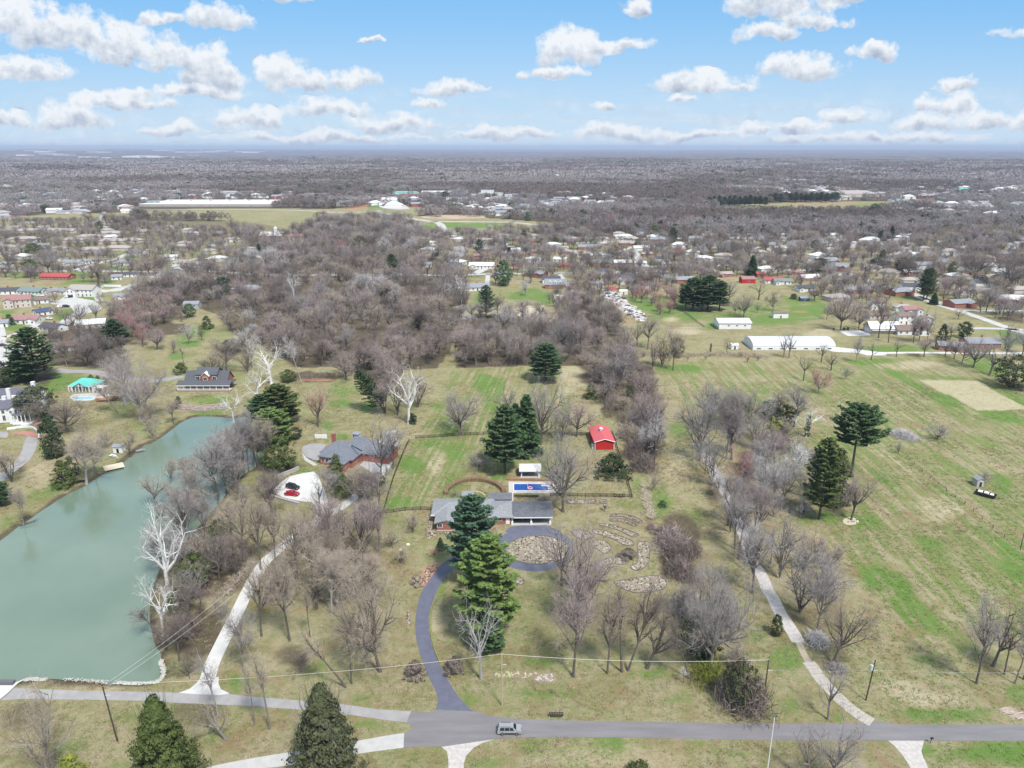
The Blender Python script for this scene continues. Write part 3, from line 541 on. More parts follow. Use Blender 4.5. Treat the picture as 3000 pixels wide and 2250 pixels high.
# streets and roads further off, read from the frame
def far_road(pts, wd, m=street_m, z=.05, name='street'): return road(name, pts, wd, m, z, 5)
far_road(TP('A0', (-300,1155),(0,1160),(400,1163),(700,1160),(1000,1165),(1400,1168),(1560,1150))+TP('A1', (0,1190),(400,1196),(900,1196),(1300,1192),(1700,1205)), 7)
far_road(TP('A0', (640,1160),(760,1120),(880,1085),(1000,1058),(1090,1018),(1180,992),(1300,976),(1480,972),(1620,975)), 7)
far_road(TP('A0', (870,1345),(1050,1310),(1200,1275),(1330,1225),(1450,1180),(1560,1130),(1620,1080)), 9)
far_road(TP('A0', (1480,1130),(1600,1080),(1720,1055),(1950,1052)), 5)
far_road(TP('A0', (0,765),(300,772),(500,768),(740,760),(830,735),(880,690),(900,650)), 6)
far_road(TP('A0', (300,690),(560,700),(800,700)), 3)
far_road(TP('A0', (1170,633),(1500,633),(2212,632))+TP('A1', (400,640),(700,655),(1000,650),(1100,655)), 9, name='road')
far_road(TP('A1', (1040,640),(1100,660),(1200,685),(1350,710),(1470,728),(1560,742),(1600,765),(1620,800),(1660,825)), 11, name='road')
far_road(TP('A1', (1500,738),(1700,736),(2212,740))+TP('A2', (0,742),(200,760),(360,770)), 10, name='road')
far_road(TP('A2', (630,782),(760,788),(880,792),(1000,780)), 10, name='road')
far_road(TP('A2', (900,765),(1240,768),(1400,775),(1560,788),(1680,795)), 10, name='road')
far_road(TP('A0', (2070,1000),(2060,975),(2120,955),(2212,960))+TP('A1', (60,950),(110,945)), 5)
far_road(TP('A0', (2080,985),(2110,1010),(2212,1030))+TP('A1', (60,1050),(100,1075),(60,1110),(0,1180)), 5)
far_road(TP('A1', (1980,1140),(1900,1180),(1860,1185)), 9)
far_road(TP('A1', (2005,1190),(2000,1240),(1995,1290)), 4)
far_road(TP('A1', (1700,1205),(1900,1192),(2212,1188))+TP('A2', (0,1186),(400,1180),(800,1172),(1260,1166)), 7)
far_road(TP('A2', (405,1180),(430,1215),(465,1260),(480,1300)), 4)
far_road(TP('A1', (1350,870),(1700,880),(2212,880)), 6); far_road(TP('A1', (2190,950),(2212,1030))+TP('A2', (0,955),(30,1010)), 12)
far_road(TP('A2', (370,925),(700,915),(900,905),(1180,880)), 6); far_road(TP('A2', (900,1000),(1010,965),(1180,930),(1400,935),(1560,940)), 6)
far_road(TP('A2', (540,985),(560,1020),(620,1060)), 5); far_road(TP('A2', (1050,985),(1140,1110),(1250,1125)), 8); far_road(TP('A2', (600,1130),(620,1180)), 6)
far_road(TP('A2', (1400,935),(1560,955),(2000,960),(2212,955))+TP('A3', (0,955),(60,1000),(170,1030),(300,1065),(400,1110),(520,1140),(640,1165),(760,1205),(880,1250),(1000,1290)), 7)
far_road(TP('A3', (0,1150),(200,1155),(380,1158)), 7); far_road(TP('A3', (380,1158),(400,1080),(300,1060)), 5)
far_road(TP('A3', (430,880),(600,905),(760,910),(900,925)), 7); far_road(TP('A3', (300,1010),(600,1020),(900,1010),(1300,1055)), 6)
far_road(TP('A3', (880,1290),(1000,1290)), 4); far_road(TP('A3', (760,1295),(1000,1288),(1120,1330),(1200,1345),(1300,1375),(1400,1405),(1480,1440)), 6.5)
far_road(TP('B3', (1290,200),(1440,260),(1560,300),(1680,335),(1800,375),(1900,410),(2050,465),(2212,520),(2500,620)), 6.5)
far_road(TP('B3', (1670,322),(1900,325),(2212,325)), 5); far_road(TP('B3', (1740,478),(1900,478),(2212,490)), 5)
far_road(TP('B3', (560,655),(700,670),(900,685),(1030,690),(1300,688),(1700,692),(2212,692),(2600,695)), 3.6, conc_w)
pad('parking_pad', TP('B3', (450,640),(600,640),(1030,690),(1020,712),(860,712),(780,690),(560,680)), conc_w, .04)
pad('parking_pad', TP('B3', (610,500),(850,498),(890,540),(690,545)), conc_w, .04)
pad('parking_pad', TP('A1', (1060,605),(1150,565),(1280,585),(1330,625),(1230,632),(1100,620)), street_m, .06)
pad('parking_pad', TP('A1', (950,575),(1100,570),(1150,590),(1090,600)), street_m, .06)
pad('parking_pad', TP('A1', (130,600),(180,545),(760,560),(780,600)), mat('pale_lot', (.40,.38,.36), .9, (.62,.60,.58), .05, 6), .06)
pad('parking_pad', TP('A1', (840,550),(1280,550),(1280,575),(840,572)), street_m, .07)
pad('field_bank', TP('A1', (1420,690),(1560,677),(1800,677),(1970,685),(1990,705),(1700,712),(1450,705)), mat('bare_clay', (.42,.29,.22), .95, (.55,.42,.32), .05), .06)
pad('arena', TP('B2', (50,285),(280,280),(320,350),(340,420),(110,420),(30,340)), mat('sand', (.50,.43,.31), .95, (.58,.51,.38), .3), .03)

# ============================================================ pool terrace
pool_deck = mat('pool_deck', (.52,.47,.42), .9, (.62,.57,.52), .8, 6)
pad('terrace', TP('C2', (-30,475),(340,475),(400,500),(400,575),(10,575),(10,600),(14,670),(-28,670),(-28,575)) , pool_deck, .03)
def G2(x, y): return G('C2', x, y)
pa, pb_, pc, pd_ = G2(18,553), G2(312,553), G2(305,497), G2(18,497)
pr = thing('swimming_pool', 'rectangular swimming pool under a blue cover behind the ranch house', 'pool', loc=((pa[0]+pb_[0])/2, (pa[1]+pd_[1])/2, 0))
ox, oy = pr.location[0], pr.location[1]; pw, pl = (pb_[0]-pa[0])/2, (pd_[1]-pa[1])/2
mb = MB(); t = .38
mb.box(-pw-t, pw+t, -pl-t, -pl, 0, .16); mb.box(-pw-t, pw+t, pl, pl+t, 0, .16); mb.box(-pw-t, -pw, -pl, pl, 0, .16); mb.box(pw, pw+t, -pl, pl, 0, .16)
put(mb, 'coping', mat('pool_coping', (.78,.76,.72), .8), pr)
mb = MB(); mb.box(-pw, pw, -pl, pl, 0, .09); put(mb, 'pool_cover', mat('pool_cover_blue', (.015,.075,.33), .5, (.03,.12,.42), 1.0, 5, stretch=(4, .3, 1)), pr)
mb = MB(); mb.box(pw-2.2, pw+.9, .25*pl, .25*pl+.45, .12, .5); mb.box(pw-.2, pw+.9, .1*pl, .1*pl+.95, .09, .42); put(mb, 'diving_board', mat('white_paint', (.82,.82,.80), .5), pr)
fx, fy = G2(155, 538)
fl = thing('pool_float', 'pink bird shaped inflatable float lying on the blue pool cover', 'pool float', (fx, fy, .10))
pink = mat('pink_vinyl', (.85,.22,.42), .35)
mb = MB(); mb.tube([(math.cos(a)*.78, math.sin(a)*.78, .24) for a in [i*math.pi/8 for i in range(17)]], .25, 8, cap=False); put(mb, 'ring', mat('pink_vinyl_pale', (.85,.48,.60), .35), fl, smooth=True)
mb = MB(); mb.tube([(-.55,.45,.35),(-.75,.9,.6),(-.85,1.25,.95),(-.65,1.5,1.2),(-.45,1.4,1.15),(-.4,1.2,1.05)], [.2,.17,.15,.16,.13,.06], 7); put(mb, 'neck', pink, fl, smooth=True)

# ============================================================ garden beds: rows of stones and clumps on mulch
mulch = mat('mulch', (.20,.145,.105), .95, (.34,.26,.19), 1.6, 6)
stone_w = mat('pale_stones', (.46,.41,.35), .9, (.62,.57,.50), 2.0)
clump = mat('dark_clumps', (.07,.075,.04), .9, (.14,.16,.07), 2.0)
def bed(label, outline, seed, dens=.75, stones=.75, m=rock_m, group='garden beds', edge=True, yel=None):
    rng = random.Random(seed); pts = outline; cx = sum(p[0] for p in pts)/len(pts); cy = sum(p[1] for p in pts)/len(pts)
    b = thing('garden_bed', label, 'garden bed', (cx, cy, 0), group=group); loc = [(p[0]-cx, p[1]-cy) for p in pts]
    put(tri_poly(loc, .05), 'soil', m, b); PADS.append(pts)
    if edge:
        e = MB(); n = len(loc)
        for i in range(n):
            a, c = loc[i], loc[(i+1) % n]; l = math.hypot(c[0]-a[0], c[1]-a[1]); k = max(1, int(l/.5))
            for j in range(k):
                t = (j+.5)/k; e.box(-.34, .34, -.12, .12, 0, .16+rng.random()*.08, rot=math.atan2(c[1]-a[1], c[0]-a[0])+rng.uniform(-.15, .15), c=(a[0]+(c[0]-a[0])*t, a[1]+(c[1]-a[1])*t))
        put(e, 'border', mat('edging_dark', (.13,.11,.10), .9, (.24,.21,.19), 2), b)
    xs = [p[0] for p in loc]; ys = [p[1] for p in loc]; s = MB(); c_ = MB(); area = (max(xs)-min(xs))*(max(ys)-min(ys)); n = int(area*2.2*dens)
    A_ = np.array([[rng.uniform(min(xs), max(xs)), rng.uniform(min(ys), max(ys))] for _ in range(n)]); ok = inside(A_[:, 0], A_[:, 1], loc) & (edge_dist(A_[:, 0], A_[:, 1], loc) > .25)
    for x, y in A_[ok]:
        if rng.random() < stones: r = rng.uniform(.10, .30); s.dome((x, y, .04), r, r*rng.uniform(.6, 1), r*.6, 6, 2, jit=.2, rng=rng)
        else: r = rng.uniform(.16, .32); c_.dome((x, y, .03), r, r, r*.9, 6, 2, jit=.3, rng=rng)
    if s.f: put(s, 'stones', stone_w, b)['kind'] = 'stuff'
    if c_.f: put(c_, 'clumps', yel or clump, b)['kind'] = 'stuff'
    return b
def TPs(tile, *pts, n=3): return smooth_line(TP(tile, *pts), n, closed=True)
bed('large oval stone bed inside the loop of the black driveway', ell('C2', 222, 1066, 272, 124)[:-1], 1, 1.0, .6)
bed('dark curved mulch bed, uppermost of the pair beyond the carport', TPs('C2', (850,765),(880,755),(960,756),(1040,775),(1125,815),(1100,840),(1020,800),(940,778),(855,782)), 2, .8, .15, mulch)
bed('dark curved mulch bed just below the uppermost curved bed', TPs('C2', (850,800),(930,796),(1000,812),(1085,850),(1055,862),(1000,842),(930,820),(855,818)), 3, .8, .15, mulch)
bed('long thin curved bed with green clumps below the two dark beds', TPs('C2', (765,840),(860,850),(960,880),(1088,930),(1075,950),(1030,950),(930,900),(800,862),(765,858)), 4, .9, .35)
bed('wide curved stony bed running down to the middle of the beds', TPs('C2', (700,888),(800,898),(920,940),(1040,990),(1042,1030),(960,1020),(880,975),(780,940),(705,920)), 5, 1.1, .6)
bed('short pointed stony bed inside the curved beds', TPs('C2', (700,990),(780,985),(855,1030),(840,1075),(800,1100),(740,1060),(690,1030)), 6, 1.1, .7)
bed('narrow upright stony bed curling at its lower end', TPs('C2', (1085,1000),(1130,993),(1192,1005),(1188,1090),(1185,1160),(1140,1220),(1080,1246),(1030,1225),(1035,1200),(1080,1180),(1090,1100)), 7, 1.1, .6)
bed('white stony crescent bed beside the loop of the driveway', TPs('C2', (690,1180),(780,1150),(900,1120),(1000,1115),(1010,1150),(960,1190),(860,1185),(760,1215),(700,1215)), 8, 1.1, .75)
bed('long stony bed across the lawn below the other beds', TPs('C2', (880,1345),(1000,1320),(1120,1300),(1250,1288),(1320,1320),(1335,1375),(1290,1410),(1180,1430),(1060,1435),(960,1400)), 9, 1.1, .7)
bed('pale stony bed beside the loop east of the driveway', TPs('C2', (520,905),(600,895),(690,930),(700,960),(620,980),(560,960)), 10, 1.0, .75)
bed('small stony bed ringed by dark stones right of the light green pine', TPs('C2', (-20,1320),(40,1295),(100,1320),(100,1355),(40,1372),(-20,1350)), 11, 1.2, .6)
bed('bed of white and yellow daffodils near the road', TPs('D2', (-150,650),(-60,640),(100,640),(230,650),(200,690),(80,705),(-50,700),(-150,690)), 12, 1.6, .35, mulch, edge=False, yel=mat('daffodil_green', (.16,.26,.06), .9, (.75,.70,.40), 5))
bed('heap of pale field stones beside the daffodil bed', TPs('D2', (185,715),(240,665),(330,652),(375,690),(360,735),(250,728)), 13, 2.2, 1.0, rock_m, edge=False)
bed('reddish shrub bed with round green box plants beside the driveway', TPs('C1', (1430,1310),(1450,1240),(1480,1200),(1530,1195),(1580,1190),(1560,1240),(1500,1320),(1450,1390),(1420,1370)), 14, 1.4, .25, mat('red_mulch', (.33,.15,.12), .95, (.46,.25,.2), 2), edge=False)
bed('strip of reddish plants around the west end of the ranch house', TPs('C1', (1475,760),(1510,770),(1520,850),(1560,905),(1700,905),(1760,890),(1700,925),(1570,935),(1500,975),(1478,970),(1475,860)), 15, 1.6, .5, mulch, edge=False)
bed('stone heap beside the black driveway', TPs('D1', (1300,120),(1335,110),(1340,200),(1330,240),(1290,240),(1290,180)), 16, 2.0, .5, mulch, edge=False)
bed('ring of pale wood chips under the reddish tree in the east field', TPs('C3', (645,815),(680,785),(730,785),(785,815),(770,840),(720,850),(670,845)), 17, 1.5, .9, mat('chips', (.50,.40,.28), .95, (.62,.52,.4), 3), edge=False)
for k, (x0, x1) in enumerate(((478,545),(562,632),(658,730),(752,818))):
    bed(['pale raised bed, leftmost of four below the black fence', 'pale raised bed, second from left of four below the black fence', 'dark planted raised bed, third of four below the black fence', 'dark planted raised bed, rightmost of four below the black fence'][k],
        TP('C2', (x0,665),(x1,667),(x1-2,634),(x0+4,632)), 30+k, 1.2, .2 if k > 1 else .8, mulch if k > 1 else rock_m, group='raised vegetable beds')
bed('dark kitchen garden bed along the lower terrace', TP('C2', (18,625),(225,625),(225,603),(18,603)), 36, 1.4, .2, mulch, edge=False)

# hoop hedges
hedge_m = mat('winter_hedge', (.17,.10,.065), .95, (.30,.21,.13), 2.5, 6)
def hedge(label, line, wd, h, seed, m=hedge_m, seg=.35, wild=False):
    rng = random.Random(seed); line = smooth_line(line, 8); c = line[len(line)//2]; mb = MB(); tot = 0
    for i in range(len(line)-1):
        a, b = line[i], line[i+1]; l = math.hypot(b[0]-a[0], b[1]-a[1]); n = max(1, int(l/seg*7)); dx, dy = (b[0]-a[0])/l, (b[1]-a[1])/l
        for _ in range(n):
            t = rng.random()*l; s = rng.uniform(-.5, .5)*wd; x = a[0]+dx*t-dy*s-c[0]; y = a[1]+dy*t+dx*s-c[1]; hh = h*(1-1.2*(s/wd)**2)*rng.uniform(.75, 1.08)
            z0 = hh*rng.uniform(.0, .6); p = Vector((x, y, z0)); e_ = 1.1 if wild else .25; q = p+Vector((rng.uniform(-e_, e_), rng.uniform(-e_, e_), (hh-z0)*(rng.uniform(.4, 1) if wild else 1))); mb.ribbon(p, q, .16, .07, Vector((rng.uniform(-1, 1), rng.uniform(-1, 1), rng.uniform(-.3, .3))).normalized())
    for i in range(0 if wild else len(line)-1):
        L2, R2 = strip_pts([line[i], line[i+1]], wd*.72); q = [L2[0], L2[1], R2[1], R2[0]]; mb.prism([(p[0]-c[0], p[1]-c[1]) for p in q[::-1]], 0, h*.8)
    return put(mb, 'hedge', m, loc=(c[0], c[1], 0), label=label, cat='hedge')
hedge('brown clipped hedge curving in a wide hoop behind the ranch house', TP('C1', (1640,590),(1650,555),(1700,515),(1780,480),(1890,468),(1990,478),(2080,510),(2130,550),(2145,575)), 1.9, 1.5, 1)
hedge('low stone edged hoop planting inside the brown hedge', TP('C1', (1805,610),(1820,585),(1860,568),(1900,566),(1950,580),(1975,600)), .7, .5, 2, mat('low_box', (.30,.31,.16), .9, (.60,.56,.42), 2))
hedge('row of low russet plants along the back of the pool terrace', TP('C2', (-50,462),(60,462),(200,465),(330,468)), .9, .8, 3, mat('russet', (.28,.13,.09), .9, (.42,.25,.15), 2))
hedge('pale dry grass strip along the fence line past the garden gate', TP('C2', (1145,520),(1160,600),(1180,690),(1195,760),(1200,800)), 2.6, .9, 4, mat('dry_reeds', (.42,.34,.25), .95, (.58,.50,.38), 2), seg=.12, wild=True)
road('path', TP('D3', (258,378),(285,430),(310,490),(352,562)), 1.5, mat('worn_dirt', (.34,.28,.21), .95, (.46,.39,.31), 1.5), .016)
hedge('yellow green daffodil edging along the inside of the driveway', TP('D1', (1555,20),(1515,110),(1508,250),(1520,360),(1550,470),(1590,570)), .35, .35, 5, mat('daffodil_edge', (.20,.25,.07), .9, (.28,.27,.11), 3))
hedge('dark clipped hedge beside the kitchen garden terrace', TP('C2', (20,603),(120,606),(230,604)), .8, .7, 6, mat('dark_box', (.05,.06,.03), .9, (.10,.11,.05), 2))

# ============================================================ fences
rail_m = mat('black_rail', (.035,.03,.03), .8)
def fence(label, pts, h=1.35, rails=3, m=rail_m, sp=2.5, post=.14, rw=.05, board=.15, gate=None):
    line = [Vector((*p, 0)) for p in pts]; o = line[0]; f = thing('rail_fence', label, 'fence', (o.x, o.y, 0)); rb = MB(); posts = []
    for a, b in zip(line, line[1:]):
        l = (b-a).length; n = max(1, round(l/sp)); ang = math.atan2(b.y-a.y, b.x-a.x)
        for i in range(n): posts.append((a+(b-a)*(i/n), ang))
        for r in range(rails):
            z = h*(.92-r*.29); rb.box(0, l, -rw/2-.08, rw/2-.08, z-board/2, z+board/2, rot=ang, c=(a.x-o.x, a.y-o.y))
    posts.append((line[-1], 0)); put(rb, 'rail', m, f)
    pm = MB(); pm.box(-post/2, post/2, -post/2, post/2, 0, h); me = pm.mesh('post', m)
    for p, a in posts[:100]: link('post', me, f, (p.x-o.x, p.y-o.y, 0), a)
    if len(posts) > 100:
        big = MB()
        for p, a in posts[100:]: big.box(-post/2, post/2, -post/2, post/2, 0, h, c=(p.x-o.x, p.y-o.y))
        put(big, 'post', m, f)['kind'] = 'stuff'
    return f
fence('black rail fence across the back pasture behind the ranch house', TP('C1', (1380,103),(1600,92),(1800,76),(2020,68)))
fence('black rail fence from the spruces to the red barn', TP('C2', (175,70),(440,72),(700,74)))
fence('black rail fence running down the west side of the pasture', TP('C1', (1325,130),(1290,200),(1240,320),(1190,450),(1150,580),(1100,752)))
fence('black rail fence between the woods and the west end of the ranch house', TP('C1', (1100,755),(1190,742),(1290,728),(1420,720),(1510,724)))
fence('black rail fence down the east side past the dark juniper', TP('C2', (838,60),(868,60),(895,140),(920,225),(955,330),(980,400),(1005,500),(1038,615)))
fence('black rail fence along the lower edge of the pool yard', TP('C2', (330,600),(500,603),(700,607),(880,608),(1035,613)))
gx = MB(); a_, b_ = G('C2', 882, 609), G('C2', 975, 611); l_ = math.hypot(b_[0]-a_[0], b_[1]-a_[1])
gt = thing('gate', 'black double gate with cross braces in the pool yard fence', 'gate', (a_[0], a_[1]-.25, 0), math.atan2(b_[1]-a_[1], b_[0]-a_[0]))
for s in (0, 1):
    g_ = MB(); x0 = s*l_/2+.05; x1 = x0+l_/2-.1
    for z in (.2, 1.2): g_.box(x0, x1, -.04, .04, z, z+.13)
    g_.box(x0, x0+.12, -.045, .045, .1, 1.4); g_.box(x1-.12, x1, -.045, .045, .1, 1.4); g_.tube([(x0+.1, 0, .25), (x1-.1, 0, 1.25)], .06, 4); g_.tube([(x0+.1, 0, 1.25), (x1-.1, 0, .25)], .055, 4)
    put(g_, 'gate_leaf', rail_m, gt)
wood_f = mat('weathered_fence', (.16,.13,.11), .9)
fence('dark rail fence along the edge of the bright green paddock', TP('B2', (1470,328),(1540,380),(1600,430),(1660,470)), rails=3, m=wood_f)
fence('weathered rail fence across the paddock beside the white barn', TP('B2', (1000,492),(1300,493),(1690,490)), rails=2, m=mat('grey_fence', (.33,.30,.27), .9))
fence('short rail fence at the top of the bright green paddock', TP('B2', (1020,222),(1180,222)), rails=3, m=wood_f)
fence('tall white board fence behind the cul-de-sac houses', TP('B0', (1050,130),(900,128),(860,150)), h=2, rails=1, m=mat('white_vinyl', (.8,.8,.78), .6), board=1.8)
fence('long pale board fence along the street above the cul-de-sac', TP('A0', (1180,1290),(1290,1240),(1410,1190)), h=2, rails=1, m=MATS['white_vinyl'], board=1.8)
fence('old wire fence with thin wooden posts crossing the east field', TP('C3', (1060,170),(1200,270),(1400,450),(1540,560),(1700,670),(1850,800),(2040,960),(2180,1065),(2400,1250)), h=1.2, rails=2, m=mat('old_post', (.14,.10,.08), .9), sp=6, rw=.02, board=.03)
# ============================================================ trees: meshes made once, then copied
BARK = {'dark': mat('bark_dark', (.085,.07,.06), .95, (.17,.145,.13), 1.5, 5, stretch=(2,2,.4)), 'mid': mat('bark_mid', (.17,.145,.13), .95, (.29,.26,.24), 1.5, 5, stretch=(2,2,.4)),
  'white': mat('bark_white', (.62,.59,.55), .9, (.83,.81,.78), .8, 5, stretch=(1.5,1.5,.5)), 'grey': mat('bark_grey', (.27,.25,.24), .95, (.42,.40,.39), 1.5, 5, stretch=(2,2,.4))}
TW = {'grey': ((.27,.24,.225), (.42,.385,.37)), 'pinkish': ((.31,.24,.23), (.46,.38,.36)), 'tan': ((.34,.275,.215), (.50,.42,.345)), 'brown': ((.17,.135,.12), (.29,.235,.21)),
  'pale': ((.48,.445,.44), (.66,.63,.62)), 'reddish': ((.40,.19,.185), (.55,.32,.30)), 'blossom': ((.50,.38,.34), (.68,.58,.52)), 'white': ((.60,.57,.53), (.80,.78,.75))}
TWIG = {k: mat('twig_'+k, a, .95, b, .35, 4, spec=.05) for k, (a, b) in TW.items()}
def rv(r): 
    z = r.uniform(-1, 1); t = r.uniform(0, 2*math.pi); s = math.sqrt(1-z*z); return Vector((s*math.cos(t), s*math.sin(t), z))
def bare(seed, form, H=14.0, rich=1.0):
    r = random.Random(seed); T = MB(); C = MB()
    spec = {'broad': dict(trunk=.30, limbs=9, ang=(26, 78), up=.07, l1=.54, br=6, tw=6, fi=6),
            'grand': dict(trunk=.24, limbs=11, ang=(20, 80), up=.07, l1=.56, br=9, tw=9, fi=9),
            'tall': dict(trunk=.58, limbs=12, ang=(24, 62), up=.10, l1=.40, br=5, tw=6, fi=6),
            'multi': dict(trunk=.08, limbs=6, ang=(8, 36), up=.06, l1=.80, br=10, tw=6, fi=5),
            'open': dict(trunk=.42, limbs=6, ang=(22, 60), up=.06, l1=.52, br=5, tw=5, fi=3),
            'round': dict(trunk=.18, limbs=10, ang=(15, 70), up=.12, l1=.55, br=6, tw=6, fi=6),
            'stick': dict(trunk=.72, limbs=8, ang=(25, 55), up=.18, l1=.20, br=4, tw=5, fi=4)}[form]
    r0 = H*{'broad': .026, 'grand': .026, 'tall': .018, 'multi': .014, 'open': .026, 'round': .017, 'stick': .013}[form]
    def line(p, d, L, n, wob, up):
        pts = [p.copy()]; d = d.normalized()
        for i in range(n):
            d = (d+rv(r)*wob+Vector((0, 0, up))).normalized(); p = p+d*(L/n); pts.append(p.copy())
        return pts, d
    def at(pts, t):
        x = t*(len(pts)-1); i = min(int(x), len(pts)-2); return pts[i].lerp(pts[i+1], x-i), (pts[i+1]-pts[i]).normalized()
    def side(d, ang, az):
        a = d.cross(Vector((0, 0, 1)) if abs(d.z) < .95 else Vector((1, 0, 0))).normalized(); b = d.cross(a)
        return (d*math.cos(ang)+(a*math.cos(az)+b*math.sin(az))*math.sin(ang)).normalized()
    def rib(pts, w0, w1, mb=C):
        n = len(pts)-1; s = rv(r)
        for i in range(n):
            d = (pts[i+1]-pts[i]); ss = s-d*(s.dot(d)/max(d.length_squared, 1e-9)); ss = ss.normalized() if ss.length > 1e-3 else Vector((1, 0, 0))
            mb.ribbon(pts[i], pts[i+1], w0+(w1-w0)*i/n, w0+(w1-w0)*(i+1)/n, ss)
    tl = H*spec['trunk']
    tp, td = line(Vector((0, 0, -.3)), Vector((r.uniform(-.05, .05), r.uniform(-.05, .05), 1)), tl+.3, 6, .06 if form != 'broad' else .09, .1)
    T.tube(tp, [r0*(1.45 if i == 0 else 1-.45*i/6) for i in range(7)], 7)
    cont = form in ('tall', 'stick', 'open')
    nl = spec['limbs']; az = r.uniform(0, 6.3)
    for i in range(nl):
        az += 2.4+r.uniform(-.5, .5)
        t = 1.0 if (not cont and i < nl*.55) else r.uniform(.45 if form in ('tall', 'open') else .6, 1.0)
        if form == 'multi': t = r.uniform(.3, 1)
        p, d = at(tp, t); a = R(r.uniform(*spec['ang'])); 
        if i == 0: a *= .25
        L = H*spec['l1']*r.uniform(.72, 1.12)*(1.0 if t > .8 else .85)
        if form in ('tall', 'stick'): L *= (1.25-.45*t) if i else 1.1
        dd = side(Vector((d.x*.3, d.y*.3, 1)).normalized(), a, az); lp, _ = line(p, dd, L, 6, .15, spec['up'])
        rl = r0*(.68 if form != 'multi' else .95)*r.uniform(.75, 1.1)
        T.tube(lp, [rl*(1-.8*j/6) for j in range(7)], 5, cap=False)
        for j in range(int(spec['br'])):
            t2 = r.uniform(.22, 1.0) if j else 1.0; p2, d2 = at(lp, t2)
            L2 = L*r.uniform(.34, .58)*(1.1-.35*t2); bp, _ = line(p2, side(d2, R(r.uniform(28, 68)), r.uniform(0, 6.3)), L2, 4, .20, .06)
            rb = rl*(1-.7*t2)*.62+.02; T.tube(bp, [rb*(1-.75*k/4) for k in range(5)], 3, cap=False)
            for k in range(int(spec['tw']*rich+.5)):
                t3 = r.uniform(.15, 1.0); p3, d3 = at(bp, t3); L3 = r.uniform(.9, 1.9)*H/14*1.25
                wp, _ = line(p3, side(d3, R(r.uniform(22, 75)), r.uniform(0, 6.3)), L3, 2, .2, .08); rib(wp, .046, .024)
                for _ in range(int(spec['fi']*rich+.5)):
                    p4, d4 = at(wp, r.uniform(.1, 1.0)); f_ = side(d4, R(r.uniform(20, 75)), r.uniform(0, 6.3)); rib([p4, p4+(f_+Vector((0, 0, .1)))*r.uniform(.45, 1.15)*H/14], .027, .010)
    n = r.randint(0, 3)
    me_t = T.mesh('trunk', BARK['dark']); me_c = C.mesh('crown', TWIG['grey'])
    a = np.array(C.v); Wd = float(np.percentile(np.hypot(a[:, 0], a[:, 1]), 93))*2; Ht = float(np.percentile(a[:, 2], 99.3))
    return dict(trunk=me_t, crown=me_c, w=Wd, h=Ht)

def leafquad(mb, c, n, s, r, asp=.6):
    t = n.cross(rv(r)); t = t.normalized() if t.length > 1e-3 else Vector((1, 0, 0)); b = n.cross(t)
    k = len(mb.v); mb.v += [tuple(c-t*s-b*s*asp*.4), tuple(c+t*s*.2-b*s*asp), tuple(c+t*s), tuple(c+t*s*.1+b*s*asp)]; mb.f.append((k, k+1, k+2, k+3)); mb.m.append(0)
def pine(seed, H=18.0, W=9.0, base=.18, spruce=False, dens=1.0, sparse=.0):
    """whorls of level boughs carrying flat pads of needles"""
    r = random.Random(seed); T = MB(); C = MB(); T.tube([(0, 0, -.3), (r.uniform(-.2, .2), 0, H*.5), (0, 0, H*.97)], [H*.019, H*.012, .03], 7)
    z = H*base; k = 0
    while z < H*.985:
        u = (z/H-base)/(1-base); prof = ((1-u)**.75 if spruce else (math.sin(math.pi*min(1, .30+u*.70))**.75*(1.0-.15*u)+.10*(1-u)))
        nb = r.randint(5, 7) if not spruce else r.randint(7, 9); ph = r.uniform(0, 6.3)
        for i in range(nb):
            if r.random() < sparse: continue
            L = W/2*prof*r.uniform(.72, 1.12)+.25; az = ph+i*6.283/nb+r.uniform(-.25, .25); up = (.18+.35*u if not spruce else -.12+.35*u)+r.uniform(-.08, .1)
            pts = []
            for j in range(5):
                t = j/4; pts.append(Vector((math.cos(az)*L*t, math.sin(az)*L*t, z+L*(up*t+(.10*t*t if not spruce else .08*t*t)))))
            T.tube([tuple(p) for p in pts], [.07*(1-t*.2) for t in range(5)], 3, cap=False)
            nq = int((16+L*15)*dens)
            for q in range(nq):
                t = r.uniform(.22, 1.04)**.8; x = t*4; a = min(int(x), 3); p = pts[a].lerp(pts[a+1], x-a); wd = L*.30*(1.15-t*.55)
                p = p+Vector((-math.sin(az), math.cos(az), 0))*r.uniform(-wd, wd)+Vector((0, 0, r.uniform(-.10, .20)-(.25 if spruce else 0)*r.random()))
                n = (Vector((r.uniform(-.55, .55), r.uniform(-.55, .55), 1))).normalized(); leafquad(C, p, n, r.uniform(.26, .48), r)
        z += (H/26 if spruce else H/19)*r.uniform(.75, 1.2); k += 1
    for q in range(60): leafquad(C, Vector((r.gauss(0, .25), r.gauss(0, .25), H*(.93+.07*r.random()))), rv(r), .3, r)
    return dict(trunk=T.mesh('trunk', BARK['dark']), crown=C.mesh('crown', TWIG['grey']), w=W, h=H)
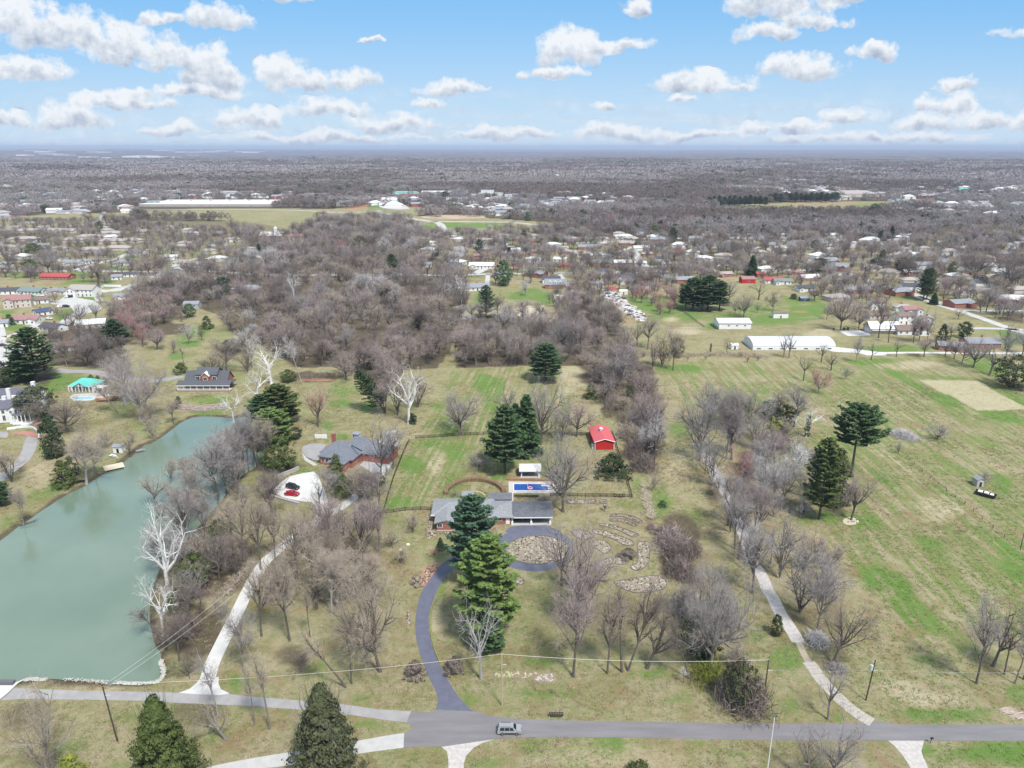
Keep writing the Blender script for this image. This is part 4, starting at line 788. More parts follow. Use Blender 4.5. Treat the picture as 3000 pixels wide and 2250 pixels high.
def dense(seed, H=9.0, W=5.0, shape='cone', n=2600, s=.30, base=.04, twigs=0):
    """cedars, clipped or wild evergreens and thickets: lumpy shells of small sprays"""
    r = random.Random(seed); C = MB(); T = MB(); T.tube([(0, 0, -.2), (0, 0, H*.8)], [H*.02+.04, .03], 6)
    nc = max(12, int(n/26))                      # clumps of sprays standing off an uneven shell
    for i in range(nc):
        u = r.random()**(1.25 if shape == 'cone' else 1); t = r.uniform(0, 6.283); u_ = u
        if shape == 'cone': rad = (1-u)**.8*min(1, (u+.14)*5)
        elif shape == 'column': rad = (1-u**3)**.6*min(1, (u+.15)*4)
        elif shape == 'dome': rad = math.sqrt(max(0, 1-u*u))
        else: rad = math.sqrt(max(0, 1-(2*u-1)**2))
        q = rad*r.uniform(.50, 1.12)+.03; c = Vector((math.cos(t)*W/2*q, math.sin(t)*W/2*q, H*(base+(1-base)*u_*.93))); cs = s*r.uniform(1.6, 3.4)*(1-.35*u if shape in ('cone', 'column') else 1)
        out = Vector((math.cos(t), math.sin(t), .55 if shape != 'dome' else .8)).normalized()
        for j in range(26):
            d = rv(r); p = c+Vector((d.x*cs, d.y*cs, d.z*cs*.75))*r.random()**.4+out*cs*.4*r.random(); p.z = max(.02, p.z); leafquad(C, p, (out*.7+d*.6+rv(r)*.35).normalized(), s*r.uniform(.55, 1.05), r, .5)
    for i in range(twigs):
        t = r.uniform(0, 6.283); a = r.uniform(.1, 1.25); L = r.uniform(.6, 1.1); d = Vector((math.cos(t)*math.sin(a), math.sin(t)*math.sin(a), math.cos(a)))
        e = Vector((d.x*W/2*L, d.y*W/2*L, d.z*H*L)); s0 = e*r.uniform(.3, .7); C.ribbon(s0, e+rv(r)*.2, .05, .02, rv(r))
    return dict(trunk=T.mesh('trunk', BARK['dark']), crown=C.mesh('crown', TWIG['grey']), w=W, h=H)
def thicket(seed, H=4.0, W=6.0, n=1300):
    r = random.Random(seed); C = MB()
    for i in range(n):
        x, y = r.gauss(0, .21)*W, r.gauss(0, .21)*W; hh = H*max(.25, 1-(x*x+y*y)/(W*W*.30))*r.uniform(.6, 1.05); z0 = r.uniform(0, .75)*hh
        p = Vector((x, y, z0)); d = Vector((r.gauss(0, .55), r.gauss(0, .55), r.uniform(-.1, 1))).normalized(); q = p+d*r.uniform(.5, 1.3); q.z = max(q.z, 0)
        C.ribbon(p, q, .09, .03, rv(r))
    return dict(crown=C.mesh('crown', TWIG['grey']), w=W, h=H)
def rag(seed, H=12.0, W=9.0, n=170, s=.9):
    """tree for the far woods: a crown of loose twig wisps"""
    r = random.Random(seed); C = MB(); T = MB(); T.tube([(0, 0, -.5), (0, 0, H*.6)], [.25, .1], 4, cap=False)
    for i in range(n):
        d = rv(r); rad = r.uniform(.7, 1.0); p = Vector((d.x*W/2*rad, d.y*W/2*rad, H*.60+d.z*H*.40*rad)); q = p+Vector((d.x*.7, d.y*.7, 1.0)).normalized()*s*r.uniform(.8, 2.2)
        C.ribbon(p, q, s*r.uniform(.35, .8), .12, rv(r))
    return dict(trunk=T.mesh('trunk', BARK['mid']), crown=C.mesh('crown', TWIG['grey']), w=W, h=H*1.02)

def leafmat(nm, a, b, scale=1.0, con=1.0): return mat('needles_'+nm, a, .85, b, scale, 5, spec=.12, contrast=con)
LEAF = {'deep green': leafmat('deep', (.035,.07,.03), (.11,.18,.075)), 'bluish green': leafmat('blue', (.032,.072,.042), (.105,.18,.10)), 'light green': leafmat('light', (.07,.125,.03), (.21,.285,.085)),
  'olive green': leafmat('olive', (.045,.068,.022), (.125,.155,.05)), 'dark': leafmat('black', (.02,.034,.016), (.065,.09,.042)), 'yellow green': leafmat('yellow', (.11,.14,.025), (.27,.29,.06)), 'brownish green': leafmat('brown', (.045,.055,.028), (.125,.135,.07))}
FORMS = {}
for i in range(7): FORMS['broad', i] = bare(100+i, 'broad', 14, 1.2)
for i in range(6): FORMS['tall', i] = bare(200+i, 'tall', 16, 1.25)
for i in range(3): FORMS['grand', i] = bare(150+i, 'grand', 20)
for i in range(5): FORMS['multi', i] = bare(300+i, 'multi', 14, 1.15)
for i in range(3): FORMS['open', i] = bare(400+i, 'open', 17)
for i in range(3): FORMS['round', i] = bare(500+i, 'round', 8, 1.0)
for i in range(3): FORMS['stick', i] = bare(600+i, 'stick', 15)
for i in range(3): FORMS['pine', i] = pine(700+i)
for i in range(2): FORMS['spruce', i] = pine(720+i, 14, 6.5, .05, True)
FORMS['lonepine', 0] = pine(731, 17, 11, .45, dens=1.5)
for i in range(2): FORMS['cedar', i] = dense(740+i, 9, 5, 'cone')
FORMS['bigcedar', 0] = dense(750, 14, 8.5, 'cone', 15000, .25, twigs=500)
FORMS['column', 0] = dense(760, 9, 3, 'column', 1800)
FORMS['bush', 0] = dense(770, 3, 4.5, 'dome', 1500, .22, twigs=200); FORMS['bush', 1] = dense(771, 3, 4.5, 'dome', 1500, .22, twigs=200)
FORMS['evergreen', 0] = dense(780, 10, 8, 'ball', 3600, .34); FORMS['evergreen', 1] = dense(781, 10, 8, 'ball', 3600, .34)
for i in range(3): FORMS['thicket', i] = thicket(790+i)
NV = {}
for (k, i) in FORMS: NV[k] = max(NV.get(k, 0), i+1)
ROOT = {}
def set_mat(o, m):
    o.material_slots[0].link = 'OBJECT'; o.material_slots[0].material = m
def make_tree(name, form, v, tcol, bark, loc, h, w, cat, group, rotz, tilt=(0, 0)):
    f = FORMS[form, v]; m = TWIG.get(tcol) or LEAF[tcol]; sz = h/f['h']; sx = max(.55, min(1.9, (w/f['w'])/sz))*sz
    if 'trunk' not in f:
        o = link(name, f['crown'], None, loc, rotz, (sx, sx, sz), None, cat, group); set_mat(o, m); return o
    root = thing(name, None, cat, loc, rotz, group, (sx, sx, sz)); root.rotation_euler = (tilt[0], tilt[1], rotz) if tilt != (0, 0) else (0, 0, rotz)
    if tilt != (0, 0): root.rotation_euler = (Matrix.Rotation(tilt[1], 3, 'Y') @ Matrix.Rotation(tilt[0], 3, 'X') @ Matrix.Rotation(rotz, 3, 'Z')).to_euler()
    t = link('trunk', f['trunk'], root); set_mat(t, BARK[bark]); c = link('crown', f['crown'], root); set_mat(c, m)
    return root
# ============================================================ buildings
def rm(nm, a, b): return mat('roof_'+nm, a, .85, b, 1.2, 5, stretch=(1, 1, 3))
ROOF = {'g': (rm('grey', (.22,.23,.25), (.32,.33,.36)), 'grey'), 'd': (rm('slate', (.06,.062,.075), (.11,.11,.13)), 'dark'), 'w': (rm('white', (.66,.66,.66), (.78,.78,.78)), 'white'), 'b': (rm('brown', (.17,.12,.105), (.27,.20,.18)), 'brown'),
  'r': (rm('red', (.36,.06,.055), (.46,.11,.10)), 'red'), 't': (rm('tan', (.34,.29,.27), (.45,.40,.37)), 'tan'), 'n': (rm('sea', (.15,.20,.20), (.22,.28,.27)), 'sea grey'), 'o': (rm('rose', (.29,.145,.14), (.38,.22,.21)), 'rose'), 'v': (rm('navy', (.05,.07,.13), (.09,.12,.2)), 'navy'), 'e': (rm('teal', (.10,.46,.40), (.15,.55,.48)), 'teal')}
WALL = {'w': (mat('siding_white', (.76,.75,.73), .7, (.84,.83,.81), .6), 'white'), 'k': (mat('brick', (.30,.10,.075), .9, (.42,.17,.13), 3, 6), 'brick'), 't': (mat('siding_tan', (.56,.49,.42), .8, (.65,.58,.52), .6), 'tan'), 'g': (mat('siding_grey', (.36,.37,.38), .8, (.46,.46,.47), .6), 'grey'),
  'r': (mat('barn_red', (.42,.015,.015), .75, (.52,.03,.03), .8, stretch=(6, 6, .3)), 'red'), 'v': (mat('siding_navy', (.05,.08,.16), .8), 'navy'), 's': (mat('stone_wall', (.38,.35,.33), .9, (.52,.49,.46), 1.5), 'stone')}
trim = mat('white_trim', (.82,.82,.80), .6); glass = mat('window_glass', (.03,.035,.045), .12, spec=.6); dark_in = mat('dark_opening', (.03,.028,.027), .9); fnd = mat('foundation', (.40,.38,.36), .9)
def volume(W, F, x0, x1, y0, y1, z0, h, axis='x', kind='gable', pitch=.45, ov=.5, th=.2, G_=None):
    W.prism([(x0, y0), (x1, y0), (x1, y1), (x0, y1)], z0, h); G_ = G_ or W
    if axis == 'x': tr = lambda a, b, z: (a, b, z); a0, a1, b0, b1 = x0, x1, y0, y1
    else: tr = lambda a, b, z: (b, a, z); a0, a1, b0, b1 = y0, y1, x0, x1
    half = (b1-b0)/2; bc = (b0+b1)/2; rise = half*pitch; e = h-ov*pitch; t = h+rise
    if kind == 'gable':
        for a in (a0, a1): G_.poly([tr(a, b0, h-.001), tr(a, b1, h-.001), tr(a, bc, t)])
        for s in (-1, 1):
            bo = bc+s*(half+ov); q = [(a0-ov, bo, e), (a1+ov, bo, e), (a1+ov, bc, t), (a0-ov, bc, t)]; k = len(F.v)
            F.v += [tr(a, b, z+.02) for a, b, z in q]+[tr(a, b, z+.02+th) for a, b, z in q]
            for f in ((0,1,2,3),(7,6,5,4),(0,4,5,1),(1,5,6,2),(2,6,7,3),(3,7,4,0)): F.f.append(tuple(k+i for i in f)); F.m.append(0)
    elif kind == 'hip':
        L = a1-a0; ins = min(half, L/2)+ov; k = len(F.v); E = [(a0-ov, b0-ov), (a1+ov, b0-ov), (a1+ov, b1+ov), (a0-ov, b1+ov)]; r0, r1 = a0-ov+ins, a1+ov-ins
        if r0 > r1: r0 = r1 = (a0+a1)/2
        F.v += [tr(a, b, e) for a, b in E]+[tr(a, b, e+th) for a, b in E]+[tr(r0, bc, t+th), tr(r1, bc, t+th)]
        for f in ((0,1,2,3),(0,4,5,1),(1,5,6,2),(2,6,7,3),(3,7,4,0),(4,5,9,8),(5,6,9),(6,7,8,9),(7,4,8)): F.f.append(tuple(k+i for i in f)); F.m.append(0)
    elif kind == 'flat': F.box(x0-ov, x1+ov, y0-ov, y1+ov, h, h+.35)
    elif kind == 'shed':
        k = len(F.v); q = [(x0-ov, y0-ov, h), (x1+ov, y0-ov, h), (x1+ov, y1+.1, h+(y1-y0)*pitch), (x0-ov, y1+.1, h+(y1-y0)*pitch)]; F.v += q+[(a, b, z+th) for a, b, z in q]
        for f in ((0,1,2,3),(7,6,5,4),(0,4,5,1),(1,5,6,2),(2,6,7,3),(3,7,4,0)): F.f.append(tuple(k+i for i in f)); F.m.append(0)
WC = {}
def window(parent, x, y, z, w=1.1, h=1.3, face='f', panes=2, tm=None, name='window'):
    key = (name, w, h, panes, tm.name if tm else '')
    if key not in WC:
        m = MB(); m.box(-w/2-.12, w/2+.12, -.05, .05, -.12, h+.12); pw = w/panes
        for i in range(panes): m.box(-w/2+i*pw+.04, -w/2+(i+1)*pw-.04, -.075, .0, .03, h-.03, 1)
        WC[key] = m.mesh(name, [tm or trim, glass])
    return link(name, WC[key], parent, (x, y, z), {'f': 0, 'r': math.pi/2, 'l': -math.pi/2, 'b': math.pi}[face])
def door(parent, x, y, z, w=1.0, h=2.1, m=None, face='f', name='door'):
    b = MB(); b.box(-w/2-.1, w/2+.1, -.04, .05, 0, h+.1, 0); b.box(-w/2, w/2, -.07, 0, .02, h, 1)
    return put(b, name, [trim, m or mat('door_paint', (.16,.05,.04), .6)], parent, loc=(x, y, z), rotz={'f': 0, 'r': math.pi/2, 'l': -math.pi/2}[face])
def chimney(parent, x, y, z0, z1, m=None, w=.9): b = MB(); b.box(-w/2, w/2, -w/2, w/2, z0, z1); b.box(-w/2-.08, w/2+.08, -w/2-.08, w/2+.08, z1, z1+.18); put(b, 'chimney', m or WALL['k'][0], parent, loc=(x, y, 0))
def boxes(name, m, parent, *bs):
    b = MB()
    for q in bs: b.box(*q)
    return put(b, name, m, parent)
def foot(x, y, r): FOOT.append((x, y, r))

# ---- suburb houses: tile, centre x, base y, width, roof, wall, storeys, roof kind, turn
HS = [('B0',60,185,170,'d','w',1,'g',.2),('B0',255,190,230,'n','w',1,'g',-.2),('B0',430,188,130,'g','w',1,'g',1.1),('B0',540,188,120,'g','w',1,'g',-.5),('B0',705,205,230,'t','w',2,'g',-.1),('B0',130,300,230,'o','t',2,'g',.4),
 ('B0',345,370,170,'v','w',1,'g',.9),('B0',200,440,230,'o','w',1,'g',.1),('B0',430,510,230,'d','w',1,'g',-.4),('B0',330,265,150,'b','w',1,'g',.3),('B0',540,680,230,'b','w',1,'g',.6),('B0',1040,235,180,'g','w',1,'g',.6),('B0',1150,175,150,'g','w',1,'g',.6),
 ('B0',970,300,150,'b','w',1,'g',.6),('B0',760,480,250,'w','w',1,'g',.3),('B0',0,470,70,'g','w',1,'g',.3),('B0',2120,170,250,'g','k',1,'h',0),('A0',470,1240,270,'r','k',1,'g',-.1),
 ('A0',80,835,160,'t','t',1,'h',.1),('A0',260,832,200,'t','t',1,'g',.2),('A0',420,830,160,'t','t',1,'h',0),('A0',560,832,190,'t','t',1,'g',-.2),('A0',190,905,370,'t','t',1,'h',.1),('A0',620,915,190,'t','t',1,'h',.2),('A0',765,885,210,'t','t',1,'h',0),
 ('A0',960,855,150,'t','t',1,'g',0),('A0',950,925,220,'t','t',1,'h',.2),('A0',1130,915,200,'t','t',1,'h',-.3),('A0',790,1000,250,'t','t',1,'h',.2),('A0',1010,985,220,'t','t',1,'h',0),('A0',1220,842,140,'t','t',1,'h',0),
 ('A0',610,1115,150,'g','w',1,'g',0),('A0',1050,1115,160,'g','w',1,'h',.2),('A0',1470,1065,120,'w','w',1,'g',.2),('A0',1570,1115,170,'t','w',1,'h',-.1),('A0',1000,1240,90,'g','w',1,'g',.2),('A0',1120,1215,110,'d','w',1,'g',.1),('A0',1720,1125,120,'g','w',1,'h',.4),('A0',760,1100,110,'g','w',1,'g',.7),
 ('A0',140,685,140,'d','k',1,'g',.5),('A0',265,645,120,'d','w',1,'g',0),('A0',460,658,130,'w','w',2,'g',.2),('A0',550,662,130,'g','w',1,'g',0),('A0',660,660,110,'g','w',1,'h',0),('A0',735,645,80,'d','w',2,'g',.2),('A0',1090,655,120,'w','w',1,'g',.5),('A0',30,705,100,'g','t',1,'g',.2),('A0',820,560,90,'g','g',1,'g',.1),
 ('A0',60,455,180,'t','w',2,'h',0),('A0',360,465,150,'t','w',2,'h',.1),('A0',520,475,150,'t','w',2,'h',0),('A0',780,455,100,'t','w',2,'h',0),('A0',1100,455,100,'t','w',2,'h',.1),('A0',1020,515,150,'t','g',1,'h',0),('A0',1500,495,140,'t','w',2,'g',0),('A0',1790,492,140,'t','w',2,'h',0),('A0',1970,502,160,'t','w',2,'h',0),('A0',2140,502,130,'t','t',2,'h',0),
 ('A0',220,455,90,'w','w',2,'h',0),('A0',640,470,80,'t','t',2,'h',.1),('A0',1560,520,80,'g','w',1,'g',0),
 ('A1',520,525,230,'t','k',2,'h',0),('A1',770,492,120,'t','t',1,'h',0),('A1',1040,527,190,'w','t',1,'h',0),('A1',1600,545,160,'v','k',1,'h',0),('A1',60,500,130,'t','t',2,'h',0),('A1',250,505,130,'t','t',2,'h',0),
 ('A1',1690,862,85,'g','w',1,'h',0),('A1',1560,835,110,'g','g',1,'h',0),('A1',1460,905,80,'w','w',1,'g',.4),('A1',1950,842,80,'g','w',1,'h',0),('A1',2030,855,90,'o','k',1,'h',.1),('A1',2130,875,110,'t','w',1,'h',0),
 ('A1',1485,998,125,'w','k',1,'h',0),('A1',1750,998,160,'t','k',1,'h',0),('A1',1260,1015,110,'d','k',1,'g',0),('A1',1930,1055,130,'o','k',1,'g',.1),('A1',2160,1045,90,'v','w',1,'g',0),('A1',1525,938,60,'w','w',1,'g',.3),
 ('A1',1950,1142,215,'w','w',1,'g',0),('A1',1890,1335,240,'g','w',1,'g',.1),('A1',1640,940,70,'b','w',1,'g',.2),('A1',1340,870,60,'g','w',1,'g',0),('A1',1700,1060,120,'t','w',1,'h',0),('A1',1480,1130,60,'g','w',1,'g',0),
 ('A2',30,905,70,'t','k',1,'h',0),('A2',165,925,80,'o','k',1,'g',.2),('A2',200,1015,80,'b','k',1,'g',0),('A2',520,905,120,'t','k',1,'h',0),('A2',720,865,60,'r','k',1,'g',0),('A2',800,872,110,'d','k',1,'h',0),('A2',970,882,150,'w','w',1,'h',0),('A2',1105,852,80,'v','w',2,'g',0),('A2',1440,885,65,'d','w',1,'g',0),
 ('A2',805,945,80,'w','k',1,'h',0),('A2',1000,942,140,'t','k',1,'h',0),('A2',430,985,110,'t','w',1,'g',0),('A2',665,978,190,'g','k',1,'g',0),('A2',745,1045,140,'w','w',1,'h',0),('A2',640,1035,70,'w','k',1,'g',.1),('A2',465,1015,110,'t','k',1,'h',0),('A2',950,1035,100,'d','k',1,'h',0),('A2',1180,1035,110,'t','k',1,'h',0),
 ('A2',1110,985,130,'w','w',1,'g',.2),('A2',420,1085,120,'w','w',1,'g',-.3),('A2',310,1125,110,'g','k',1,'g',0),('A2',490,1135,140,'r','k',1,'h',0),('A2',40,1125,85,'d','k',1,'h',0),('A2',770,1115,170,'n','k',1,'g',0),('A2',960,1115,150,'w','k',1,'g',0),('A2',1110,1118,100,'w','w',1,'g',0),('A2',1335,1125,70,'t','w',1,'g',0),
 ('A2',1800,1115,120,'v','w',1,'h',.2),('A2',1900,935,110,'g','w',1,'h',0),('A2',1760,965,110,'g','w',1,'g',0),('A2',1850,1215,130,'t','k',1,'g',.2),('A2',1715,1190,80,'w','t',1,'g',.2),('A2',1460,1130,80,'g','w',1,'g',0),('A2',30,1000,90,'w','w',1,'g',.3),('A2',1620,1120,100,'t','w',1,'h',0),('A2',1310,1205,80,'g','w',1,'g',.2),
 ('B2',980,95,150,'d','w',2,'g',0),('B2',1155,135,110,'d','w',1,'g',.3),('B2',735,125,110,'g','w',1,'g',.1),('B2',510,165,60,'b','w',1,'g',.4),('A2',2150,1215,60,'r','k',1,'g',0),
 ('A3',110,905,90,'g','w',1,'g',0),('A3',260,935,110,'g','w',1,'g',0),('A3',490,940,110,'w','w',1,'g',0),('A3',640,945,75,'w','w',2,'g',0),('A3',730,965,65,'w','w',2,'g',.2),('A3',530,998,80,'w','w',1,'g',.3),('A3',710,1055,110,'d','k',1,'g',0),('A3',890,985,60,'w','w',1,'g',.3),('A3',1810,955,90,'g','w',1,'g',.3),('A3',1530,1070,100,'v','w',1,'g',.9),
 ('A3',1260,1200,150,'g','k',1,'g',0),('A3',370,1250,180,'w','k',1,'g',.2),('A3',60,1270,170,'r','w',1,'g',0),('A3',250,1200,110,'o','k',1,'h',0),('A3',330,1340,160,'d','w',1,'g',.1),('A3',1570,1290,270,'b','w',1,'g',-.3),('A3',1810,1370,260,'t','w',1,'g',-.45),('A3',2120,1440,280,'w','k',1,'g',-.15),('A3',130,1280,140,'n','w',1,'g',0),
 ('A3',960,745,0,'g','w',1,'g',0),('A3',160,1100,70,'t','k',1,'h',0),('A3',40,1060,80,'b','k',1,'h',0),('A3',1280,1040,60,'w','w',1,'g',0),('A3',1500,935,60,'w','w',1,'g',0),('A3',90,820,60,'g','w',1,'g',0),
 ('B3',1600,675,220,'g','k',1,'g',-.25),('B3',1870,650,280,'g','k',1,'g',0),('B3',970,400,180,'b','t',1,'g',0),('B3',1180,330,150,'t','w',1,'h',0),('B3',1240,385,150,'o','w',2,'g',.1),('B3',1190,445,150,'b','w',2,'g',.1),('B3',1250,535,260,'b','w',1,'g',0),('B3',950,320,110,'b','w',2,'g',0),('B3',1400,435,80,'t','w',1,'g',1.2)]
HS = [h for h in HS if h[3] > 0]
def build_house(x, y, w, d, rc, wc, st, kind, yaw, r, detail, big=False):
    z = tz(x, y); hh = 2.9 if st == 1 else 5.6; axis = 'x' if w >= d else 'y'
    root = thing('house', None, 'house', (x, y, z), yaw, 'houses of the suburb', (1, 1, 1)); W_, F_ = MB(), MB(); kk = 'gable' if kind == 'g' else 'hip'
    p = .42 if st == 1 else .5; volume(W_, F_, -w/2, w/2, -d/2, d/2, 0, hh, axis, kk, p)
    wing = None
    if w > 11 and r.random() < .75:
        ww = w*r.uniform(.28, .38); wx = r.choice((-1, 1))*(w/2-ww/2-.01*w); wing = (wx-ww/2, wx+ww/2); volume(W_, F_, wx-ww/2, wx+ww/2, -d/2-2.6, -d/2+1.5, 0, hh-.05, 'y', kk, p)
    put(W_, 'wall', WALL[wc][0], root); put(F_, 'roof', ROOF[rc][0], root)
    if detail:
        n = max(2, int(w/3.2))
        for s in range(st):
            for i in range(n):
                wx = -w/2+w*(i+.5)/n
                yy = -d/2-2.6 if wing and wing[0]+.8 < wx < wing[1]-.8 else -d/2
                if wing and yy == -d/2 and wing[0]-.8 < wx < wing[1]+.8: continue
                if i == n//2 and s == 0: door(root, wx, yy-.03, .1)
                else: window(root, wx, yy-.03, .95+2.75*s)
        for s in (-1, 1): window(root, s*(w/2+.03), 0, 1.0, face='r' if s > 0 else 'l')
        if r.random() < .6: chimney(root, r.uniform(-.2, .2)*w, d*.12, hh, hh+d/2*p+1.0)
    foot(x, y, max(w, d)/2); return root
rh = random.Random(77); HPX = []
for tile, cx, by, wd, rc, wc, st, kind, yaw in HS:
    x, y = px(tile, cx, by); X, Y = gp(x, y); w_ = wd/TS*mpp(Y); d_ = min(11.0, max(7.0, w_*.55))
    if w_ < 6: w_ = 6
    if w_ > 24 and Y < 1200: w_ = min(w_, 34)
    ww = w_*abs(math.cos(yaw))+.0; w2 = max(7, w_-d_*abs(math.sin(yaw))*.6)
    o = build_house(X, Y+d_/2, w2, d_, rc, wc, st, kind, yaw, rh, Y < 800)
    adj = {1: 'low', 2: 'tall'}[st]; rn, wn = ROOF[rc][1], WALL[wc][1]
    auto(o, f"{adj} {wn} house with {rn} roof", f"{adj} {wn} {rn}-roofed houses", x, y); HPX.append((X, Y))
# far houses among the trees, a handful of shapes copied
far_kinds = []
for i, (rc, wc) in enumerate((('t', 'w'), ('g', 'w'), ('w', 'w'), ('g', 'k'), ('t', 't'), ('d', 'w'))):
    W_, F_ = MB(), MB(); volume(W_, F_, -8, 8, -5, 5, 0, 4.5, 'x', 'gable' if i % 2 else 'hip', .5); volume(W_, F_, 2, 7, -8, -3, 0, 4.4, 'y', 'gable', .5)
    far_kinds.append((W_.mesh('wall', WALL[wc][0]), F_.mesh('roof', ROOF[rc][0]), rc, wc))
ZF = [((0,395),(520,395),(520,430),(0,430),30),((780,345),(1500,345),(1500,400),(780,400),26),((1420,340),(2212,360),(2212,420),(1500,400),38),((960,515),(2150,515),(2150,560),(960,540),10),((1650,560),(2100,540),(2180,600),(1700,600),8),((520,380),(760,375),(760,400),(520,412),10)]
for *quad, n in ZF:
    P = [gp(*px('U', *q)) for q in quad]; k = 0; t_ = 0
    while k < n and t_ < n*40:
        t_ += 1; a, b = rh.random(), rh.random(); qx = (quad[0][0]*(1-a)+quad[1][0]*a)*(1-b)+(quad[3][0]*(1-a)+quad[2][0]*a)*b; qy = (quad[0][1]*(1-a)+quad[1][1]*a)*(1-b)+(quad[3][1]*(1-a)+quad[2][1]*a)*b
        x, y = px('U', qx, qy); X, Y = gp(x, y)
        if any((X-hx)**2+((Y-hy)*.8)**2 < 26**2 for hx, hy in HPX): continue
        if any(inside(np.array([x]), np.array([y]), f)[0] for f in FIELDS): continue
        wm_, rm_, rc, wc = far_kinds[rh.randrange(6)]; s = 1.0 if Y < 1700 else 1.25
        h_ = thing('house', None, 'house', (X, Y, tz(X, Y)), rh.uniform(-.7, .7), 'houses of the suburb', (s, s, s)); link('wall', wm_, h_); link('roof', rm_, h_)
        foot(X, Y, 9*s); HPX.append((X, Y)); k += 1; auto(h_, f"small far {WALL[wc][1]} house with {ROOF[rc][1]} roof", f"small far {WALL[wc][1]} {ROOF[rc][1]}-roofed houses", x, y)

# ---- big buildings further off
def big(name, label, cat, tile, x0, x1, by, depth_m, h, rc, wc, kind='flat', pitch=.3, bands=0, axis='x', group=None):
    a, b = G(tile, x0, by), G(tile, x1, by); w_ = math.hypot(b[0]-a[0], b[1]-a[1]); X, Y = (a[0]+b[0])/2, (a[1]+b[1])/2+depth_m/2
    yaw = math.atan2(b[1]-a[1], b[0]-a[0]); r = thing(name, label, cat, (X, Y, tz(X, Y)), yaw, group); W_, F_ = MB(), MB(); volume(W_, F_, -w_/2, w_/2, -depth_m/2, depth_m/2, 0, h, axis, kind, pitch)
    put(W_, 'wall', WALL[wc][0], r); put(F_, 'roof', ROOF[rc][0], r); foot(X, Y, max(w_/2, depth_m/2)); 
    n = max(1, int(w_/5)); wins = []
    for s in range(bands):
        for i in range(min(n, 30)): window(r, -w_/2+w_*(i+.5)/min(n, 30), -depth_m/2-.05, 1.0+3.0*s, 2.0, 1.5)
    return r, w_
wh, ww = big('warehouse', 'long low warehouse under a flat white roof behind the wide field', 'warehouse', 'A0', 1200, 2360, 604, 130, 4.6, 'w', 't')
m = MB()
for i in range(14): m.box(-ww/2+ww*(i+.5)/14-2, -ww/2+ww*(i+.5)/14+2, -30+(i*37 % 70), -26+(i*37 % 70), 7.8, 9.3)
put(m, 'roof_vent', WALL['g'][0], wh)['kind'] = 'stuff'
big('shopping_block', 'low shop row with red roof beside the pale car park', 'shops', 'A1', 1225, 1420, 532, 20, 5, 'r', 'w', 'hip', .4, 1)
big('shopping_block', 'long low shop row with pale green roof behind the red roofed shops', 'shops', 'A1', 1180, 1400, 505, 20, 5, 'e', 'w', 'hip', .25)
big('shopping_block', 'very long low white roofed shop row left of the hotel', 'shops', 'A1', 1430, 1700, 508, 30, 6, 'w', 'w', 'gable', .2)
big('hotel', 'three storey white hotel with dark hipped roof and rows of windows', 'hotel', 'A1', 1645, 1840, 560, 18, 9.5, 'd', 'w', 'hip', .4, 3)
for i, (a, b, h) in enumerate(((1945, 2055, 16), (2065, 2135, 12), (2150, 2210, 10))): big('apartment_block', ['tallest white flat roofed apartment block', 'middle white flat roofed apartment block of the row', 'lowest white flat roofed apartment block, right end'][i], 'apartments', 'A1', a, b, 530+i*9, 18, h, 'w', 'w', 'flat', bands=3 if i == 0 else 2, group='white apartment blocks')
big('apartment_block', 'flat white block on the edge of the wood beside the white apartments', 'apartments', 'A2', -10, 140, 568, 22, 6, 'w', 'w', 'flat')
big('store', 'white metal shed roofed store beside the dirt works', 'store', 'A1', 1075, 1215, 572, 25, 6, 'w', 'w', 'gable', .3); big('store', 'white hipped tent like roof in the pale car park', 'store', 'A1', 1110, 1260, 612, 26, 4, 'w', 'w', 'hip', .5)
big('hall', 'long pale hall with a wide curved roof behind the dark pines', 'hall', 'A3', 580, 960, 532, 45, 7, 't', 't', 'hip', .3); big('hall', 'long low hall with pale teal roof at the wood edge', 'hall', 'A3', 1600, 1745, 480, 30, 5, 'e', 't', 'gable', .2)
big('hall', 'white long low hall far right above the woods', 'hall', 'A3', 2070, 2205, 460, 25, 7, 'w', 'w', 'flat'); big('hall', 'red brick hall standing alone far left above the woods', 'hall', 'A0', 90, 200, 208, 30, 10, 'o', 'k', 'hip', .4)
rw = random.Random(3); places = ['beyond the forest at the far left', 'left of the water tower', 'just below the skyline', 'at the edge of the far woods']
for i in range(34):
    tx = 30+i*64+rw.uniform(-20, 20); by = 118+rw.uniform(-12, 55)*(1 if i % 3 else .3); wd = rw.uniform(60, 190); tile, xx = ('A0', tx) if tx < 2100 else ('A1', tx-2212)
    r, _ = big('warehouse', None, 'warehouse', tile, xx, xx+wd, by+16, 160, 14 if i % 4 else 20, 'w' if i % 5 else 't', 'w' if i % 3 else 't', group='warehouses on the skyline'); q = px(tile, xx, by); r['label'] = f"{ordn(i+1)} from left of the thirty-four pale warehouses under the skyline"
wt = thing('water_tower', 'pale water tower rising over the skyline warehouses', 'water tower', (*G('A0', 1735, 150), 0)); wt.location[2] = tz(*wt.location[:2])
m = MB(); m.tube([(0, 0, 0), (0, 0, 42), (0, 0, 48)], [3.5, 3, 10], 10); put(m, 'shaft', WALL['w'][0], wt); m = MB(); m.dome((0, 0, 55), 13, 13, 8, 12, 6, full=True); put(m, 'tank', WALL['w'][0], wt)
